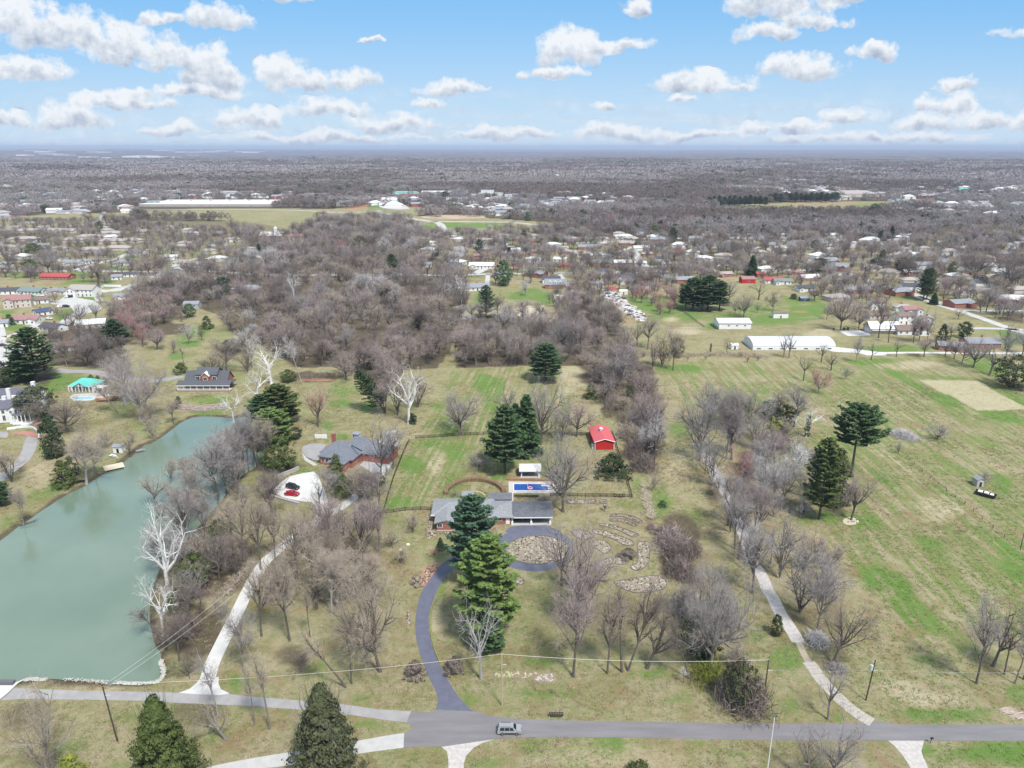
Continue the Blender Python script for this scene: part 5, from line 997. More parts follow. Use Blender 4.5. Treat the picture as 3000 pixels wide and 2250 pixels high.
# meeting hall with white roof on the left
r, w_ = big('meeting_hall', 'brick meeting hall with broad white roof and small steeple', 'hall', 'A1', 30, 225, 890, 18, 4.5, 'w', 'k', 'gable', .45, 1); m = MB(); m.box(3, 6, -2, 1, 5, 13); volume(m, m, 2.6, 6.4, -2.4, 1.4, 13, 13.2, 'x', 'hip', 1.0, .2); put(m, 'steeple', WALL['w'][0], r)
r, w_ = big('house', 'white two storey house with deep red roof beside the meeting hall', 'house', 'A1', 255, 400, 905, 11, 5.5, 'o', 'w', 'gable', .5, 2)

# ---- hero buildings
def hero(name, label, cat, tile, bx, by, yaw=0.0, group=None):
    x, y = G(tile, bx, by); r = thing(name, label, cat, (x, y, 0), yaw, group); return r
# long brick ranch house; origin at the west front corner of the gabled wing
rh_ = hero('ranch_house', 'long low brick ranch house with grey hipped roof, gabled wing and carport', 'house', 'C1', 1562, 902, .012); foot(rh_.location[0]+16, rh_.location[1]+6, 20)
W_, F_, Gb = MB(), MB(), MB()
volume(W_, F_, 0, 5.9, 0, 8, 0, 2.9, 'y', 'gable', .32, .7, G_=Gb); volume(W_, F_, -1.4, 16.5, 5.6, 15.2, 0, 2.85, 'x', 'hip', .30, .8); volume(W_, F_, 16.0, 22.5, 4.0, 13.6, 0, 2.75, 'x', 'hip', .26, .8); 
put(W_, 'wall', WALL['k'][0], rh_)
rf_ = put(F_, 'roof', rm('ranch', (.22,.225,.235), (.33,.335,.345)), rh_); put(Gb, 'gable', trim, rh_)
cp = MB(); volume(MB(), cp, 22.5, 34.6, 4.2, 13.4, 2.6, 2.65, 'x', 'hip', .25, .8); put(cp, 'carport_roof', rm('carport', (.10,.105,.12), (.17,.175,.19)), rh_)
boxes('carport_wall', WALL['k'][0], rh_, (22.6, 34.2, 12.9, 13.1, 0, 2.6)); boxes('carport_floor', conc, rh_, (22.5, 34.8, 3.2, 12.9, 0, .06))
for x in (22.8, 28.6, 34.4): b = MB(); b.box(-.16, .16, -.16, .16, .9, 2.65); b.box(-.32, .32, -.32, .32, 0, .9); put(b, 'post', trim, rh_, loc=(x, 4.0, 0))
boxes('fascia', trim, rh_, (22.4, 35.2, 3.28, 3.36, 2.36, 2.68), (-2.3, -.9, 4.7, 4.78, 2.5, 2.85), (6.7, 16.9, 4.72, 4.80, 2.5, 2.85))
for x in (1.0, 4.9): window(rh_, x, -.03, 1.35, 1.35, 1.1, panes=2)
for x in (9.5, 12.5): window(rh_, x, 5.57, 1.1, 1.6, 1.3, panes=2)
window(rh_, 18.6, 3.97, 1.3, 1.9, .9, panes=3); door(rh_, 21.4, 3.97, .1, m=trim); window(rh_, -1.43, 9.5, 1.1, 1.2, 1.2, face='l'); boxes('sill_band', trim, rh_, (-.06, 5.96, -.08, -.02, .18, .34))
boxes('downpipe', trim, rh_, (5.8, 5.92, -.12, -.02, .3, 2.6))
chimney(rh_, 10, 10.6, 2.8, 5.2); m = MB()
for x, y in ((2.6, 11), (6, 7.5), (14, 8), (19, 7)): m.box(x, x+.35, y, y+.35, 3.2, 4.3)
put(m, 'roof_vent', WALL['g'][0], rh_)
bk = MB(); volume(W2 := MB(), bk, 15.5, 22.6, 15.2, 19.5, 0, 2.6, 'x', 'flat', .1, .3); put(W2, 'rear_wall', WALL['k'][0], rh_); put(bk, 'rear_roof', rm('flatgrey', (.12,.125,.14), (.2,.2,.22)), rh_)
sat = hero('shed', 'small grey service shed with white front by the hedge behind the ranch house', 'shed', 'C1', 1830, 650); m, f = MB(), MB(); volume(m, f, -1.8, 1.8, 0, 3, 0, 2.0, 'x', 'flat', .1, .2); put(m, 'wall', WALL['w'][0], sat); put(f, 'roof', ROOF['g'][0], sat)
# red barn
bn = hero('barn', 'bright red barn with rose red metal roof, white trim and a small cupola', 'barn', 'C2', 798, 200, .05); foot(bn.location[0], bn.location[1]+8, 8); W_, F_ = MB(), MB()
volume(W_, F_, -3.6, 3.6, 0, 15, 0, 3.3, 'y', 'gable', .30, .45); put(W_, 'wall', WALL['r'][0], bn); put(F_, 'roof', rm('barn', (.52,.09,.10), (.62,.15,.16)), bn)
m = MB(); 
for s in (-1, 1): m.box(s*3.62-.09, s*3.62+.09, -.09, .09, 0, 3.3); m.tube([(s*4.05, -.48, 3.28), (0, -.48, 4.50)], .13, 4)
put(m, 'trim', trim, bn); m = MB(); m.box(-.45, .45, 8.5, 9.4, 4.0, 5.3); volume(m, m, -.5, .5, 8.4, 9.5, 5.2, 5.3, 'x', 'hip', .8, .15); put(m, 'cupola', trim, bn); boxes('lean_to', trim, bn, (-4.6, -3.6, 1, 2.6, 0, 1.6))
door(bn, -3.66, 6, .05, 2.2, 2.6, WALL['r'][0], face='l')
# pool pavilion
pv = hero('pavilion', 'open white pavilion with pale shingled roof beside the blue pool', 'pavilion', 'C2', 80, 440, 0); foot(pv.location[0]+3, pv.location[1]+3, 4); F_ = MB(); pitchx = 6.6
volume(MB(), F_, 0, 6.2, .3, 5.6, 2.6, 2.65, 'x', 'gable', .42, .75); put(F_, 'roof', rm('pavilion', (.52,.51,.50), (.66,.65,.64)), pv)
for x in (.1, 6.1):
    for y in (.3, 5.5): b = MB(); b.box(-.14, .14, -.14, .14, 0, 2.65); b.box(-.2, .2, -.2, .2, 0, .5); put(b, 'post', trim, pv, loc=(x, y, 0))
boxes('floor', conc, pv, (-.5, 6.7, -.3, 6.2, 0, .1)); boxes('beam', trim, pv, (0, 6.2, .2, .4, 2.35, 2.65), (0, 6.2, 5.4, 5.6, 2.35, 2.65)); boxes('table', mat('teak', (.2,.14,.1), .8), pv, (1.6, 4.6, 2.2, 3.4, .7, .8), (1.7, 1.9, 2.3, 3.3, .1, .7), (4.3, 4.5, 2.3, 3.3, .1, .7))
# neighbours' big grey house
nb = hero('manor_house', 'sprawling brick house with steep grey roofs, glazed turret and round terrace', 'house', 'C1', 555, 322, -.30); foot(nb.location[0]+10, nb.location[1]+6, 18); W_, F_ = MB(), MB()
volume(W_, F_, 0, 13, 0, 11, 0, 3.6, 'x', 'hip', .75, .6); volume(W_, F_, -1.6, 4, 3.5, 12, 0, 3.4, 'y', 'hip', .7, .5); volume(W_, F_, 12, 24, 7, 15, 0, 3.3, 'x', 'gable', .6, .5); volume(W_, F_, 6, 12, -3.5, 3, 0, 3.4, 'y', 'hip', .8, .5); volume(W_, F_, 4, 15, 9, 17, 0, 3.6, 'x', 'hip', .8, .5)
put(W_, 'wall', WALL['k'][0], nb); put(F_, 'roof', rm('manor', (.13,.14,.17), (.22,.235,.27)), nb)
b = MB(); b.box(6.4, 8.6, 13.3, 15.2, 3, 7.6); tu = put(b, 'turret', trim, nb)
for i in range(3): window(nb, 6.8+i*.7, 13.27, 5.4, .5, 1.6, panes=1)
b = MB(); volume(MB(), b, 6.3, 8.7, 13.2, 15.3, 7.5, 7.6, 'x', 'hip', .5, .35); put(b, 'turret_roof', ROOF['g'][0], nb); chimney(nb, .6, 9.5, 3, 8.2, w=1.2)
for x in (1.2, 3.0): window(nb, x, -.03, 1.0, 1.1, 1.7)
for x in (8, 10.2): window(nb, x, -3.53, 1.0, 1.1, 1.7)
m = MB()
for i in range(6): m.box(10.6+i*.9, 11.1+i*.9, 4.6-i*.35, 5.1-i*.35, 6.4-i*.12, 6.75-i*.12)
put(m, 'skylight', glass, nb)
tr_ = pad('terrace', TP('C1', (395,215),(410,175),(460,155),(560,150),(600,175),(560,240),(540,300),(500,295),(440,270)), lane_m, .3); rwb = [G('C1', *p) for p in ((370,372),(310,398),(240,425),(160,470),(110,520),(92,560),(108,600),(160,625),(240,650),(310,670),(372,686))]
wl_ = MB(); ln = smooth_line(rwb, 4); o_ = ln[0]; L2, R2 = strip_pts(ln, .55)
for i in range(len(ln)-1): wl_.prism([(p[0]-o_[0], p[1]-o_[1]) for p in (L2[i+1], L2[i], R2[i], R2[i+1])][::1], -.1, 1.15)
cp_ = MB()
L3, R3 = strip_pts(ln, .75)
for i in range(len(ln)-1): cp_.prism([(p[0]-o_[0], p[1]-o_[1]) for p in (L3[i+1], L3[i], R3[i], R3[i+1])], 1.15, 1.27)
rt_ = thing('retaining_wall', 'curved stone retaining wall round the parking pad', 'wall', (o_[0], o_[1], 0)); put(wl_, 'wall', WALL['s'][0], rt_); put(cp_, 'coping', fnd, rt_)
bed('dark planting strip inside the curved retaining wall', TP('C1', (330,395),(250,440),(170,490),(125,540),(118,570),(150,600),(230,625),(320,645),(330,635),(230,612),(160,580),(148,560),(180,500),(260,450),(340,405)), 41, 1.2, .1, mulch, edge=False)
# farmhouse with wraparound porch
fh = hero('farmhouse', 'brick farmhouse with dark gabled roof, dormers and white wraparound porch', 'house', 'B0', 1760, 1022, 0); foot(fh.location[0], fh.location[1]+7, 12); W_, F_ = MB(), MB(); s_ = mpp(fh.location[1])/TS; hw = 455*s_/2
volume(W_, F_, -hw*.78, hw*.80, 3.2, 12.2, .6, 3.6, 'x', 'gable', .95, .5); put(W_, 'wall', WALL['k'][0], fh); rr = rm('farm', (.075,.08,.095), (.13,.135,.15)); put(F_, 'roof', rr, fh)
U_, V_ = MB(), MB(); volume(U_, V_, -hw*.35, hw*.42, 4.2, 11.4, 3.6, 7.2, 'x', 'gable', .62, .5); put(U_, 'upper_wall', WALL['k'][0], fh); put(V_, 'upper_roof', rr, fh)
D_, E_ = MB(), MB(); volume(D_, E_, -hw*.12, hw*.16, 2.9, 6, 3.9, 6.7, 'y', 'gable', .9, .35, G_=D_); put(D_, 'dormer_wall', WALL['k'][0], fh); put(E_, 'dormer_roof', trim, fh)
for i, x in enumerate((-.30, .02, .33)): window(fh, hw*x, 4.1 if i != 1 else 2.85, 4.6, 1.7, 1.5, panes=2)
P_ = MB(); volume(MB(), P_, -hw, hw, 0, 3.4, 2.9, 2.95, 'x', 'shed', .38, .3); volume(MB(), P_, hw*.8, hw, 3.4, 9, 2.9, 2.95, 'x', 'flat', .3, .2); put(P_, 'porch_roof', rr, fh); boxes('porch_floor', trim, fh, (-hw, hw, 0, 3.2, .5, .65)); boxes('porch_base', WALL['k'][0], fh, (-hw+.1, hw-.1, .1, 3.1, 0, .5)); boxes('eave', trim, fh, (-hw-.3, hw+.3, -.42, -.30, 2.7, 3.0))
for i in range(9): b = MB(); b.box(-.13, .13, -.13, .13, .65, 2.92); put(b, 'post', trim, fh, loc=(-hw+.2+(2*hw-.4)*i/8, .15, 0))
b = MB(); b.box(-hw, hw, .1, .17, 1.45, 1.55); b.box(-hw, hw, .1, .17, .75, .83)
for i in range(60): b.box(-hw+2*hw*i/60, -hw+2*hw*i/60+.07, .11, .16, .8, 1.5)
put(b, 'railing', trim, fh)
for x in (-.6, -.35, .3, .6): window(fh, hw*x, 3.17, 1.3, 1.2, 1.6)
door(fh, 0, 3.17, .66)
# teal roofed pool house
ph = hero('pool_house', 'white pool house with bright teal metal roof and columned porch', 'pool house', 'B0', 700, 1030, -.02); foot(ph.location[0], ph.location[1]+5, 8); hw = 215*mpp(ph.location[1])/TS/2; W_, F_ = MB(), MB()
volume(W_, F_, -hw, hw, 1.8, 9.5, 0, 3.0, 'x', 'hip', .55, .7); put(W_, 'wall', WALL['w'][0], ph); volume(MB(), F_, -hw*.45, hw*.5, -.2, 5.5, 2.9, 3.0, 'y', 'gable', .6, .5); put(F_, 'roof', ROOF['e'][0], ph)
b = MB(); b.poly([(-hw*.45, -.2, 3.0), (hw*.5, -.2, 3.0), (hw*.025, -.2, 3.0+hw*.475*.6)]); put(b, 'gable', trim, ph); window(ph, hw*.03, -.25, 3.25, .8, 1.0)
for i in range(8): b = MB(); b.box(-.14, .14, -.14, .14, 0, 3.0); put(b, 'column', trim, ph, loc=(-hw+.2+(2*hw-.4)*i/7, .1, 0))
boxes('beam', trim, ph, (-hw, hw, -.02, .2, 2.7, 3.0)); 
for x in (-.7, -.25, .25, .7): window(ph, hw*x, 1.77, .5, 1.4, 1.9)
pad('terrace', TP('B0', (600,1070),(640,1045),(840,1035),(930,1040),(960,1060),(880,1080),(760,1105),(640,1110)), conc, .03)
sp = thing('swimming_pool', 'small pale blue swimming pool in front of the teal roofed pool house', 'pool', (*G('B0', 730, 1082), 0)); b = MB(); b.box(-4.4, 4.4, -1.9, 1.9, 0, .12); put(b, 'coping', trim, sp); b = MB(); b.box(-4.1, 4.1, -1.6, 1.6, .1, .14); put(b, 'water', mat('pool_blue', (.30,.52,.60), .1), sp)
pg = hero('pergola', 'white roofed outdoor kitchen pergola beside the teal pool house', 'pergola', 'B0', 850, 1040, -.15); foot(pg.location[0], pg.location[1]+2, 4); boxes('roof', ROOF['w'][0], pg, (-2.6, 2.6, 0, 4, 2.6, 2.85)); boxes('back_wall', WALL['t'][0], pg, (-2.4, 2.4, 3.4, 3.7, 0, 2.6)); boxes('counter', WALL['s'][0], pg, (-1.8, 1.8, .8, 1.4, 0, 1))
for x in (-2.4, 2.4): b = MB(); b.box(-.14, .14, -.14, .14, 0, 2.6); put(b, 'post', trim, pg, loc=(x, .2, 0))
deck = hero('play_ship', 'wooden play ship with curved hull and rails on the lawn', 'play ship', 'B0', 935, 1105, .35); wd_ = mat('cedar_wood', (.34,.17,.09), .8, (.46,.27,.16), 2)
b = MB(); n = 10; 
for i in range(n):
    t0, t1 = -1+2*i/n, -1+2*(i+1)/n; wv = lambda t: 1.5*math.sqrt(max(.04, 1-t*t)); z_ = lambda t: 1.1+.9*t*t
    for s in (-1, 1): b.poly([(t0*5, s*wv(t0)*.5, .1), (t1*5, s*wv(t1)*.5, .1), (t1*5, s*wv(t1), z_(t1)), (t0*5, s*wv(t0), z_(t0))])
    b.poly([(t0*5, -wv(t0)*.9, .8), (t1*5, -wv(t1)*.9, .8), (t1*5, wv(t1)*.9, .8), (t0*5, wv(t0)*.9, .8)])
put(b, 'hull', wd_, deck); boxes('cabin', wd_, deck, (1.6, 3.6, -.8, .8, .8, 2.3)); boxes('cabin_roof', ROOF['t'][0], deck, (1.3, 3.9, -1, 1, 2.3, 2.45)); m = MB(); m.tube([(0, 0, .8), (0, 0, 4.2)], .1, 5); put(m, 'mast', wd_, deck)
# white columned mansion at the edge of the frame
mn = hero('mansion', 'white columned mansion with dark roofs and tall white chimneys', 'house', 'B0', 60, 1300, .22); foot(mn.location[0]-4, mn.location[1]+12, 16); W_, F_ = MB(), MB(); rd = rm('mansion', (.10,.10,.13), (.17,.17,.2))
volume(W_, F_, -14, 6.5, 1.5, 9.5, 0, 6.2, 'x', 'hip', .6, .4); volume(W_, F_, -12, 9, 12, 20, 0, 8.2, 'x', 'gable', .6, .4); volume(W_, F_, 1.5, 6, -1, 6, 0, 6.0, 'y', 'gable', .8, .4); put(W_, 'wall', WALL['w'][0], mn); put(F_, 'roof', rd, mn)
for x, y, z in ((-2, 12, 11.5), (6, 17, 12.5), (-1.5, 6, 10.0), (1.5, 7.5, 9.6)): chimney(mn, x, y, 5.5, z, WALL['w'][0], 1.4)
P_ = MB(); volume(MB(), P_, 3.5, 10.2, -2.2, 3.6, 4.3, 4.35, 'x', 'hip', .3, .3); put(P_, 'portico_roof', rd, mn); boxes('portico_floor', trim, mn, (3.2, 10.6, -2.6, 3.6, 0, .6)); boxes('entablature', trim, mn, (3.4, 10.3, -2.3, 3.6, 3.95, 4.32))
for x in (3.8, 5.2, 6.6, 8.0, 9.8):
    b = MB(); b.tube([(0, 0, .6), (0, 0, 3.95)], .22, 8); put(b, 'column', trim, mn, loc=(x, -2, 0))
b = MB(); b.tube([(0, 0, .6), (0, 0, 3.95)], .22, 8); put(b, 'column', trim, mn, loc=(9.8, 1, 0))
for x in (-6, -3.6, -1.2): window(mn, x, 1.47, .9, 1.1, 2.3); window(mn, x, 1.47, 4.0, 1.1, 1.5)
for x in (2.7, 4.8): window(mn, x, -1.03, 4.6, .9, 1.3)
window(mn, 5.5, -1.03, 1.0, 1.0, 2.2); door(mn, 7.6, 3.5, .6, 1.2, 2.5); boxes('steps', trim, mn, (6.5, 9.5, -3.6, -2.6, 0, .2), (6.6, 9.4, -3.2, -2.6, .2, .4))
cw = MB(); ln = smooth_line(TP('C0', (62,28),(130,18),(215,8),(275,15),(310,35),(335,70),(338,95)), 4); o_ = ln[0]; L2, R2 = strip_pts(ln, .5)
for i in range(len(ln)-1): cw.prism([(p[0]-o_[0], p[1]-o_[1]) for p in (L2[i+1], L2[i], R2[i], R2[i+1])], 0, .9)
put(cw, 'garden_wall', trim, loc=(o_[0], o_[1], 0), label='low curved white wall round the brick forecourt', cat='wall')
# stone bank steps below the farmhouse
sw = MB(); r_ = random.Random(9)
for i in range(150):
    t = r_.random(); x, y = G('B0', 1500+t*440, 1145+30*math.sin(t*3)+r_.uniform(-18, 22)); a = r_.uniform(.5, 1.3); sw.box(-a, a, -.45, .45, 0, r_.uniform(.25, .7), rot=r_.uniform(-.3, .3), c=(x-G('B0', 1700, 1150)[0], y-G('B0', 1700, 1150)[1]))
put(sw, 'stone_terrace', mat('ledge_stone', (.26,.20,.17), .95, (.42,.35,.31), 1.0), loc=(*G('B0', 1700, 1150), 0), label='stepped bank of long rough stones between farmhouse and lake', cat='stone wall')
# barns and sheds east
wb = hero('metal_barn', 'long white metal barn with white roof and three small windows', 'barn', 'B2', 1925, 490, 0); foot(wb.location[0], wb.location[1]+8, 17); hw = 275*mpp(wb.location[1])/TS/2; W_, F_ = MB(), MB(); volume(W_, F_, -hw, hw, 0, 14, 0, 4.3, 'x', 'gable', .22, .5); put(W_, 'wall', WALL['w'][0], wb); put(F_, 'roof', ROOF['w'][0], wb); boxes('plinth', fnd, wb, (-hw-.05, hw+.05, -.06, -.01, 0, .5), (-hw-.07, -hw-.01, 0, 14, 0, 1.2))
for x in (-.4, .12, .62): window(wb, hw*x, -.03, 2.3, 1.2, .8)
gx0, gx1 = G('B2', 2080, 665), G('B3', 572, 660); gh = thing('greenhouse', 'very long low white building with rounded pale roof along the white lane', 'greenhouse', ((gx0[0]+gx1[0])/2, gx0[1], 0)); L_g = gx1[0]-gx0[0]; foot(gh.location[0], gh.location[1]+9, L_g/2)
b = MB(); prof = [(0, 0), (0, 2.6), (1.5, 3.8), (5, 4.9), (9, 5.3), (13, 4.9), (16.5, 3.8), (18, 2.6), (18, 0)]; k = len(b.v)
for x in (-L_g/2, L_g/2): b.v += [(x, y, z) for y, z in prof]
for i in range(8): b.f.append((k+i, k+9+i, k+10+i, k+i+1)); b.m.append(0)
b.f.append(tuple(range(k, k+9))); b.f.append(tuple(range(k+17, k+8, -1))); b.m += [0, 0]; put(b, 'roof', mat('poly_sheet', (.62,.64,.66), .5, (.72,.73,.75), .2), gh); boxes('plinth', WALL['w'][0], gh, (-L_g/2-.1, L_g/2+.1, -.2, -.02, 0, 1.6))
for i in range(7): window(gh, -L_g/2+L_g*(i+.5)/7, -.22, .6, 2.2, .7)
tg = hero('garage', 'white garage with broad white roof, gable end and tan doors', 'garage', 'B3', 1010, 525, -.03); foot(tg.location[0], tg.location[1]+6, 12); hw = 250*mpp(tg.location[1])/TS/2; W_, F_ = MB(), MB(); volume(W_, F_, -hw, hw, 0, 11, 0, 3.2, 'x', 'gable', .62, .4); put(W_, 'wall', WALL['t'][0], tg); put(F_, 'roof', ROOF['w'][0], tg)
window(tg, -hw-.03, 5.5, 3.8, 1.0, 1.4, face='l'); b = MB(); b.box(-3.2, 3.2, -.06, .05, 0, 2.5); put(b, 'garage_door', trim, tg, loc=(-hw-.02, 5.5, 0), rotz=-math.pi/2); boxes('lean_to', ROOF['w'][0], tg, (-hw+.5, hw, -1.4, -.02, 2.2, 2.35))
for lab, tile, x, y, wd, rc, wc, d in (('small white shed with brown roof on the green east lot', 'B3', 110, 390, 130, 'b', 'w', 4), ('navy blue shed at the top of the green east lot', 'B3', 320, 245, 80, 'g', 'v', 4), ('red barn with rose metal roof behind the pines', 'A2', 2045, 1268, 118, 'o', 'r', 8),
    ('grey gambrel shed beside the dark cedar behind the farmhouse', 'B0', 1650, 312, 130, 'g', 'g', 7), ('small weathered shed in the striped east field', 'C3', 1832, 520, 62, 'g', 's', 2.5), ('white and grey hutch beside the lake dock', 'C0', 1020, 228, 78, 'g', 'w', 2.5),
    ('tiny white shed left of the pair on the bright lawn', 'B2', 390, 228, 42, 'w', 'w', 3), ('tiny white shed right of the pair on the bright lawn', 'B2', 440, 228, 48, 'w', 'w', 3), ('white mini shed at the edge of the far paddock', 'B2', 1925, 660, 60, 'w', 'w', 3), ('long red roofed shed beside the scrap yard', 'B2', 860, 170, 80, 'r', 't', 7), ('white trailer shed at the top of the scrap yard', 'B2', 965, 185, 70, 'w', 'w', 4)):
    s = hero('shed', lab, 'shed', tile, x, y, .05); hw = wd*mpp(s.location[1])/TS/2; W_, F_ = MB(), MB(); volume(W_, F_, -hw, hw, 0, d, 0, 2.4 if hw < 4 else 3.4, 'x' if hw > d/2 else 'y', 'gable', .5, .25); put(W_, 'wall', WALL[wc][0], s); put(F_, 'roof', ROOF[rc][0], s); door(s, 0, -.02, .02, .9, 1.8, dark_in); foot(s.location[0], s.location[1]+d/2, hw)
# two storey brick house with dormers behind the bright lawn
dh = hero('house', 'two storey brick house with grey roof and three arched dormers', 'house', 'B2', 375, 135, 0); foot(dh.location[0], dh.location[1]+5, 12); hw = 180*mpp(dh.location[1])/TS/2; W_, F_ = MB(), MB(); volume(W_, F_, -hw, hw, 0, 9, 0, 3.4, 'x', 'gable', .85, .4); put(W_, 'wall', WALL['k'][0], dh); put(F_, 'roof', ROOF['g'][0], dh)
for x in (-.5, 0, .5):
    D_ = MB(); volume(D_, D_, hw*x-1, hw*x+1, .8, 3, 3.9, 5.4, 'y', 'gable', .7, .15); put(D_, 'dormer', trim, dh); window(dh, hw*x, .76, 4.3, 1, 1); window(dh, hw*x, -.03, 1.0, 1.3, 1.4)
# the scrap yard: loose clutter along the drive
jm = MB(); r_ = random.Random(12); j0 = G('B2', 950, 270)
for i in range(330):
    t = r_.random(); x, y = G('B2', 800+t*340+r_.uniform(-55, 45)*(1-.4*t), 160+t*250+r_.uniform(-35, 25)); a, b_ = r_.uniform(.4, 2.2), r_.uniform(.3, 1.2); jm.box(-a, a, -b_, b_, 0, r_.uniform(.2, 1.5), r_.choice((0, 0, 0, 1, 2, 3)), rot=r_.uniform(0, 3), c=(x-j0[0], y-j0[1]))
put(jm, 'scrap_heap', [mat('scrap_pale', (.55,.50,.48), .8, (.72,.70,.68), 1), WALL['w'][0], mat('scrap_rust', (.35,.19,.15), .9), mat('scrap_dark', (.12,.11,.11), .9)], loc=(*j0, 0), label='long spread of pale scrap and lumber beside the paddock', cat='scrap', kind='stuff')
pad('yard', TP('B2', (760,160),(860,150),(960,220),(1060,300),(1130,370),(1150,410),(1040,370),(960,340),(860,260)), mat('yard_dirt', (.46,.40,.37), .95, (.6,.55,.52), .5), .03)

# ============================================================ dock, boats and shore things
dk = thing('dock', 'square pale wooden dock on the west shore of the lake', 'dock', (*G('C0', 985, 350), 0), .62); b = MB(); b.box(-3.2, 3.2, -2.4, 2.4, .15, .3); put(b, 'deck', mat('dock_boards', (.60,.50,.36), .8, (.74,.64,.50), 2), dk); b = MB()
for x in (-3, 3):
    for y in (-2.2, 2.2): b.tube([(x, y, -1.2), (x, y, .2)], .12, 6)
put(b, 'pile', WALL['g'][0], dk)
for lab, tile, x, y, yw, ml, L in (('white and blue boat pulled up on the bank above the dock', 'C0', 985, 262, -.5, (trim, mat('boat_blue', (.08,.16,.28), .5)), 5.0), ('dark rowing boat on the bank beside the cedar', 'C0', 712, 480, .1, (mat('boat_dark', (.05,.05,.05), .6), dark_in), 3.6), ('small grey boat moored at the narrow end of the bank', 'C0', 1215, 212, .6, (WALL['g'][0], fnd), 3.2)):
    o = thing('boat', lab, 'boat', (*G(tile, x, y), 0), yw); b = MB(); c = MB(); n = 8
    for i in range(n):
        t0, t1 = i/n, (i+1)/n; wv = lambda t: .16*L*math.sin(math.pi*min(1, .25+t*.75)); 
        for s in (-1, 1): b.poly([((t0-.5)*L, s*wv(t0)*.6, .05), ((t1-.5)*L, s*wv(t1)*.6, .05), ((t1-.5)*L, s*wv(t1), .55+.2*t1), ((t0-.5)*L, s*wv(t0), .55+.2*t0)])
        b.poly([((t0-.5)*L, -wv(t0)*.95, .3), ((t1-.5)*L, -wv(t1)*.95, .3), ((t1-.5)*L, wv(t1)*.95, .3), ((t0-.5)*L, wv(t0)*.95, .3)])
    for q in (-.2, .15): c.box(q*L, q*L+.25, -.14*L, .14*L, .42, .5)
    put(b, 'hull', ml[0], o); put(c, 'seat', ml[1], o)
rr_ = MB(); r_ = random.Random(4); c0 = G('D0', 1300, 740)
for seg in ([(1000,733),(1100,740),(1200,742),(1300,736),(1360,724),(1400,695),(1412,650),(1408,600),(1390,570),(1395,540)], [(215,712),(280,703),(340,708),(400,706)], [(560,705),(700,712),(820,722),(930,732)]):
    ln = smooth_line([G('D0', *p) for p in seg], 8)
    for a, b_ in zip(ln, ln[1:]):
        for _ in range(9 if seg[0][0] != 560 else 4): t = r_.random(); s = r_.uniform(.10, .22); rr_.dome((a[0]+(b_[0]-a[0])*t+r_.uniform(-.45, .45)-c0[0], a[1]+(b_[1]-a[1])*t+r_.uniform(-.45, .45)-c0[1], -.05), s, s, s*.8, 6, 2, jit=.2, rng=r_)
put(rr_, 'riprap', mat('white_rock', (.42,.40,.37), .9, (.58,.56,.52), 2), loc=(*c0, 0), label='white broken rock lining the lower corner of the lake', cat='rocks', kind='stuff')
b = MB(); b.box(-2.9, 2.9, -.5, .5, .2, .9); put(b, 'spillway_wall', mat('dark_concrete', (.14,.14,.15), .8), loc=(*G('D0', 10, 752), 0), label='dark sluice bar at the concrete spillway corner', cat='sluice')
# flat deck under the arch by the lake: fallen trunk
fl_ = MB(); fl_.tube([(-2.2, -.3, .1), (0, 0, .35), (1.8, .5, .3)], [.35, .3, .15], 6)
for q in ((.9, .2, .3, 2.5, 1.2, 1.0), (1.4, .4, .3, 3.1, -.2, .9), (1.0, .3, .3, 3.2, 1.9, .5)): fl_.tube([q[:3], q[3:]], [.1, .03], 4)
put(fl_, 'fallen_tree', BARK['dark'] if 'BARK' in globals() else mat('log', (.08,.06,.05), .9), loc=(*G('C0', 240, 838), 0), rotz=.3, label='dark fallen tree reaching from the bank into the lake', cat='fallen tree')

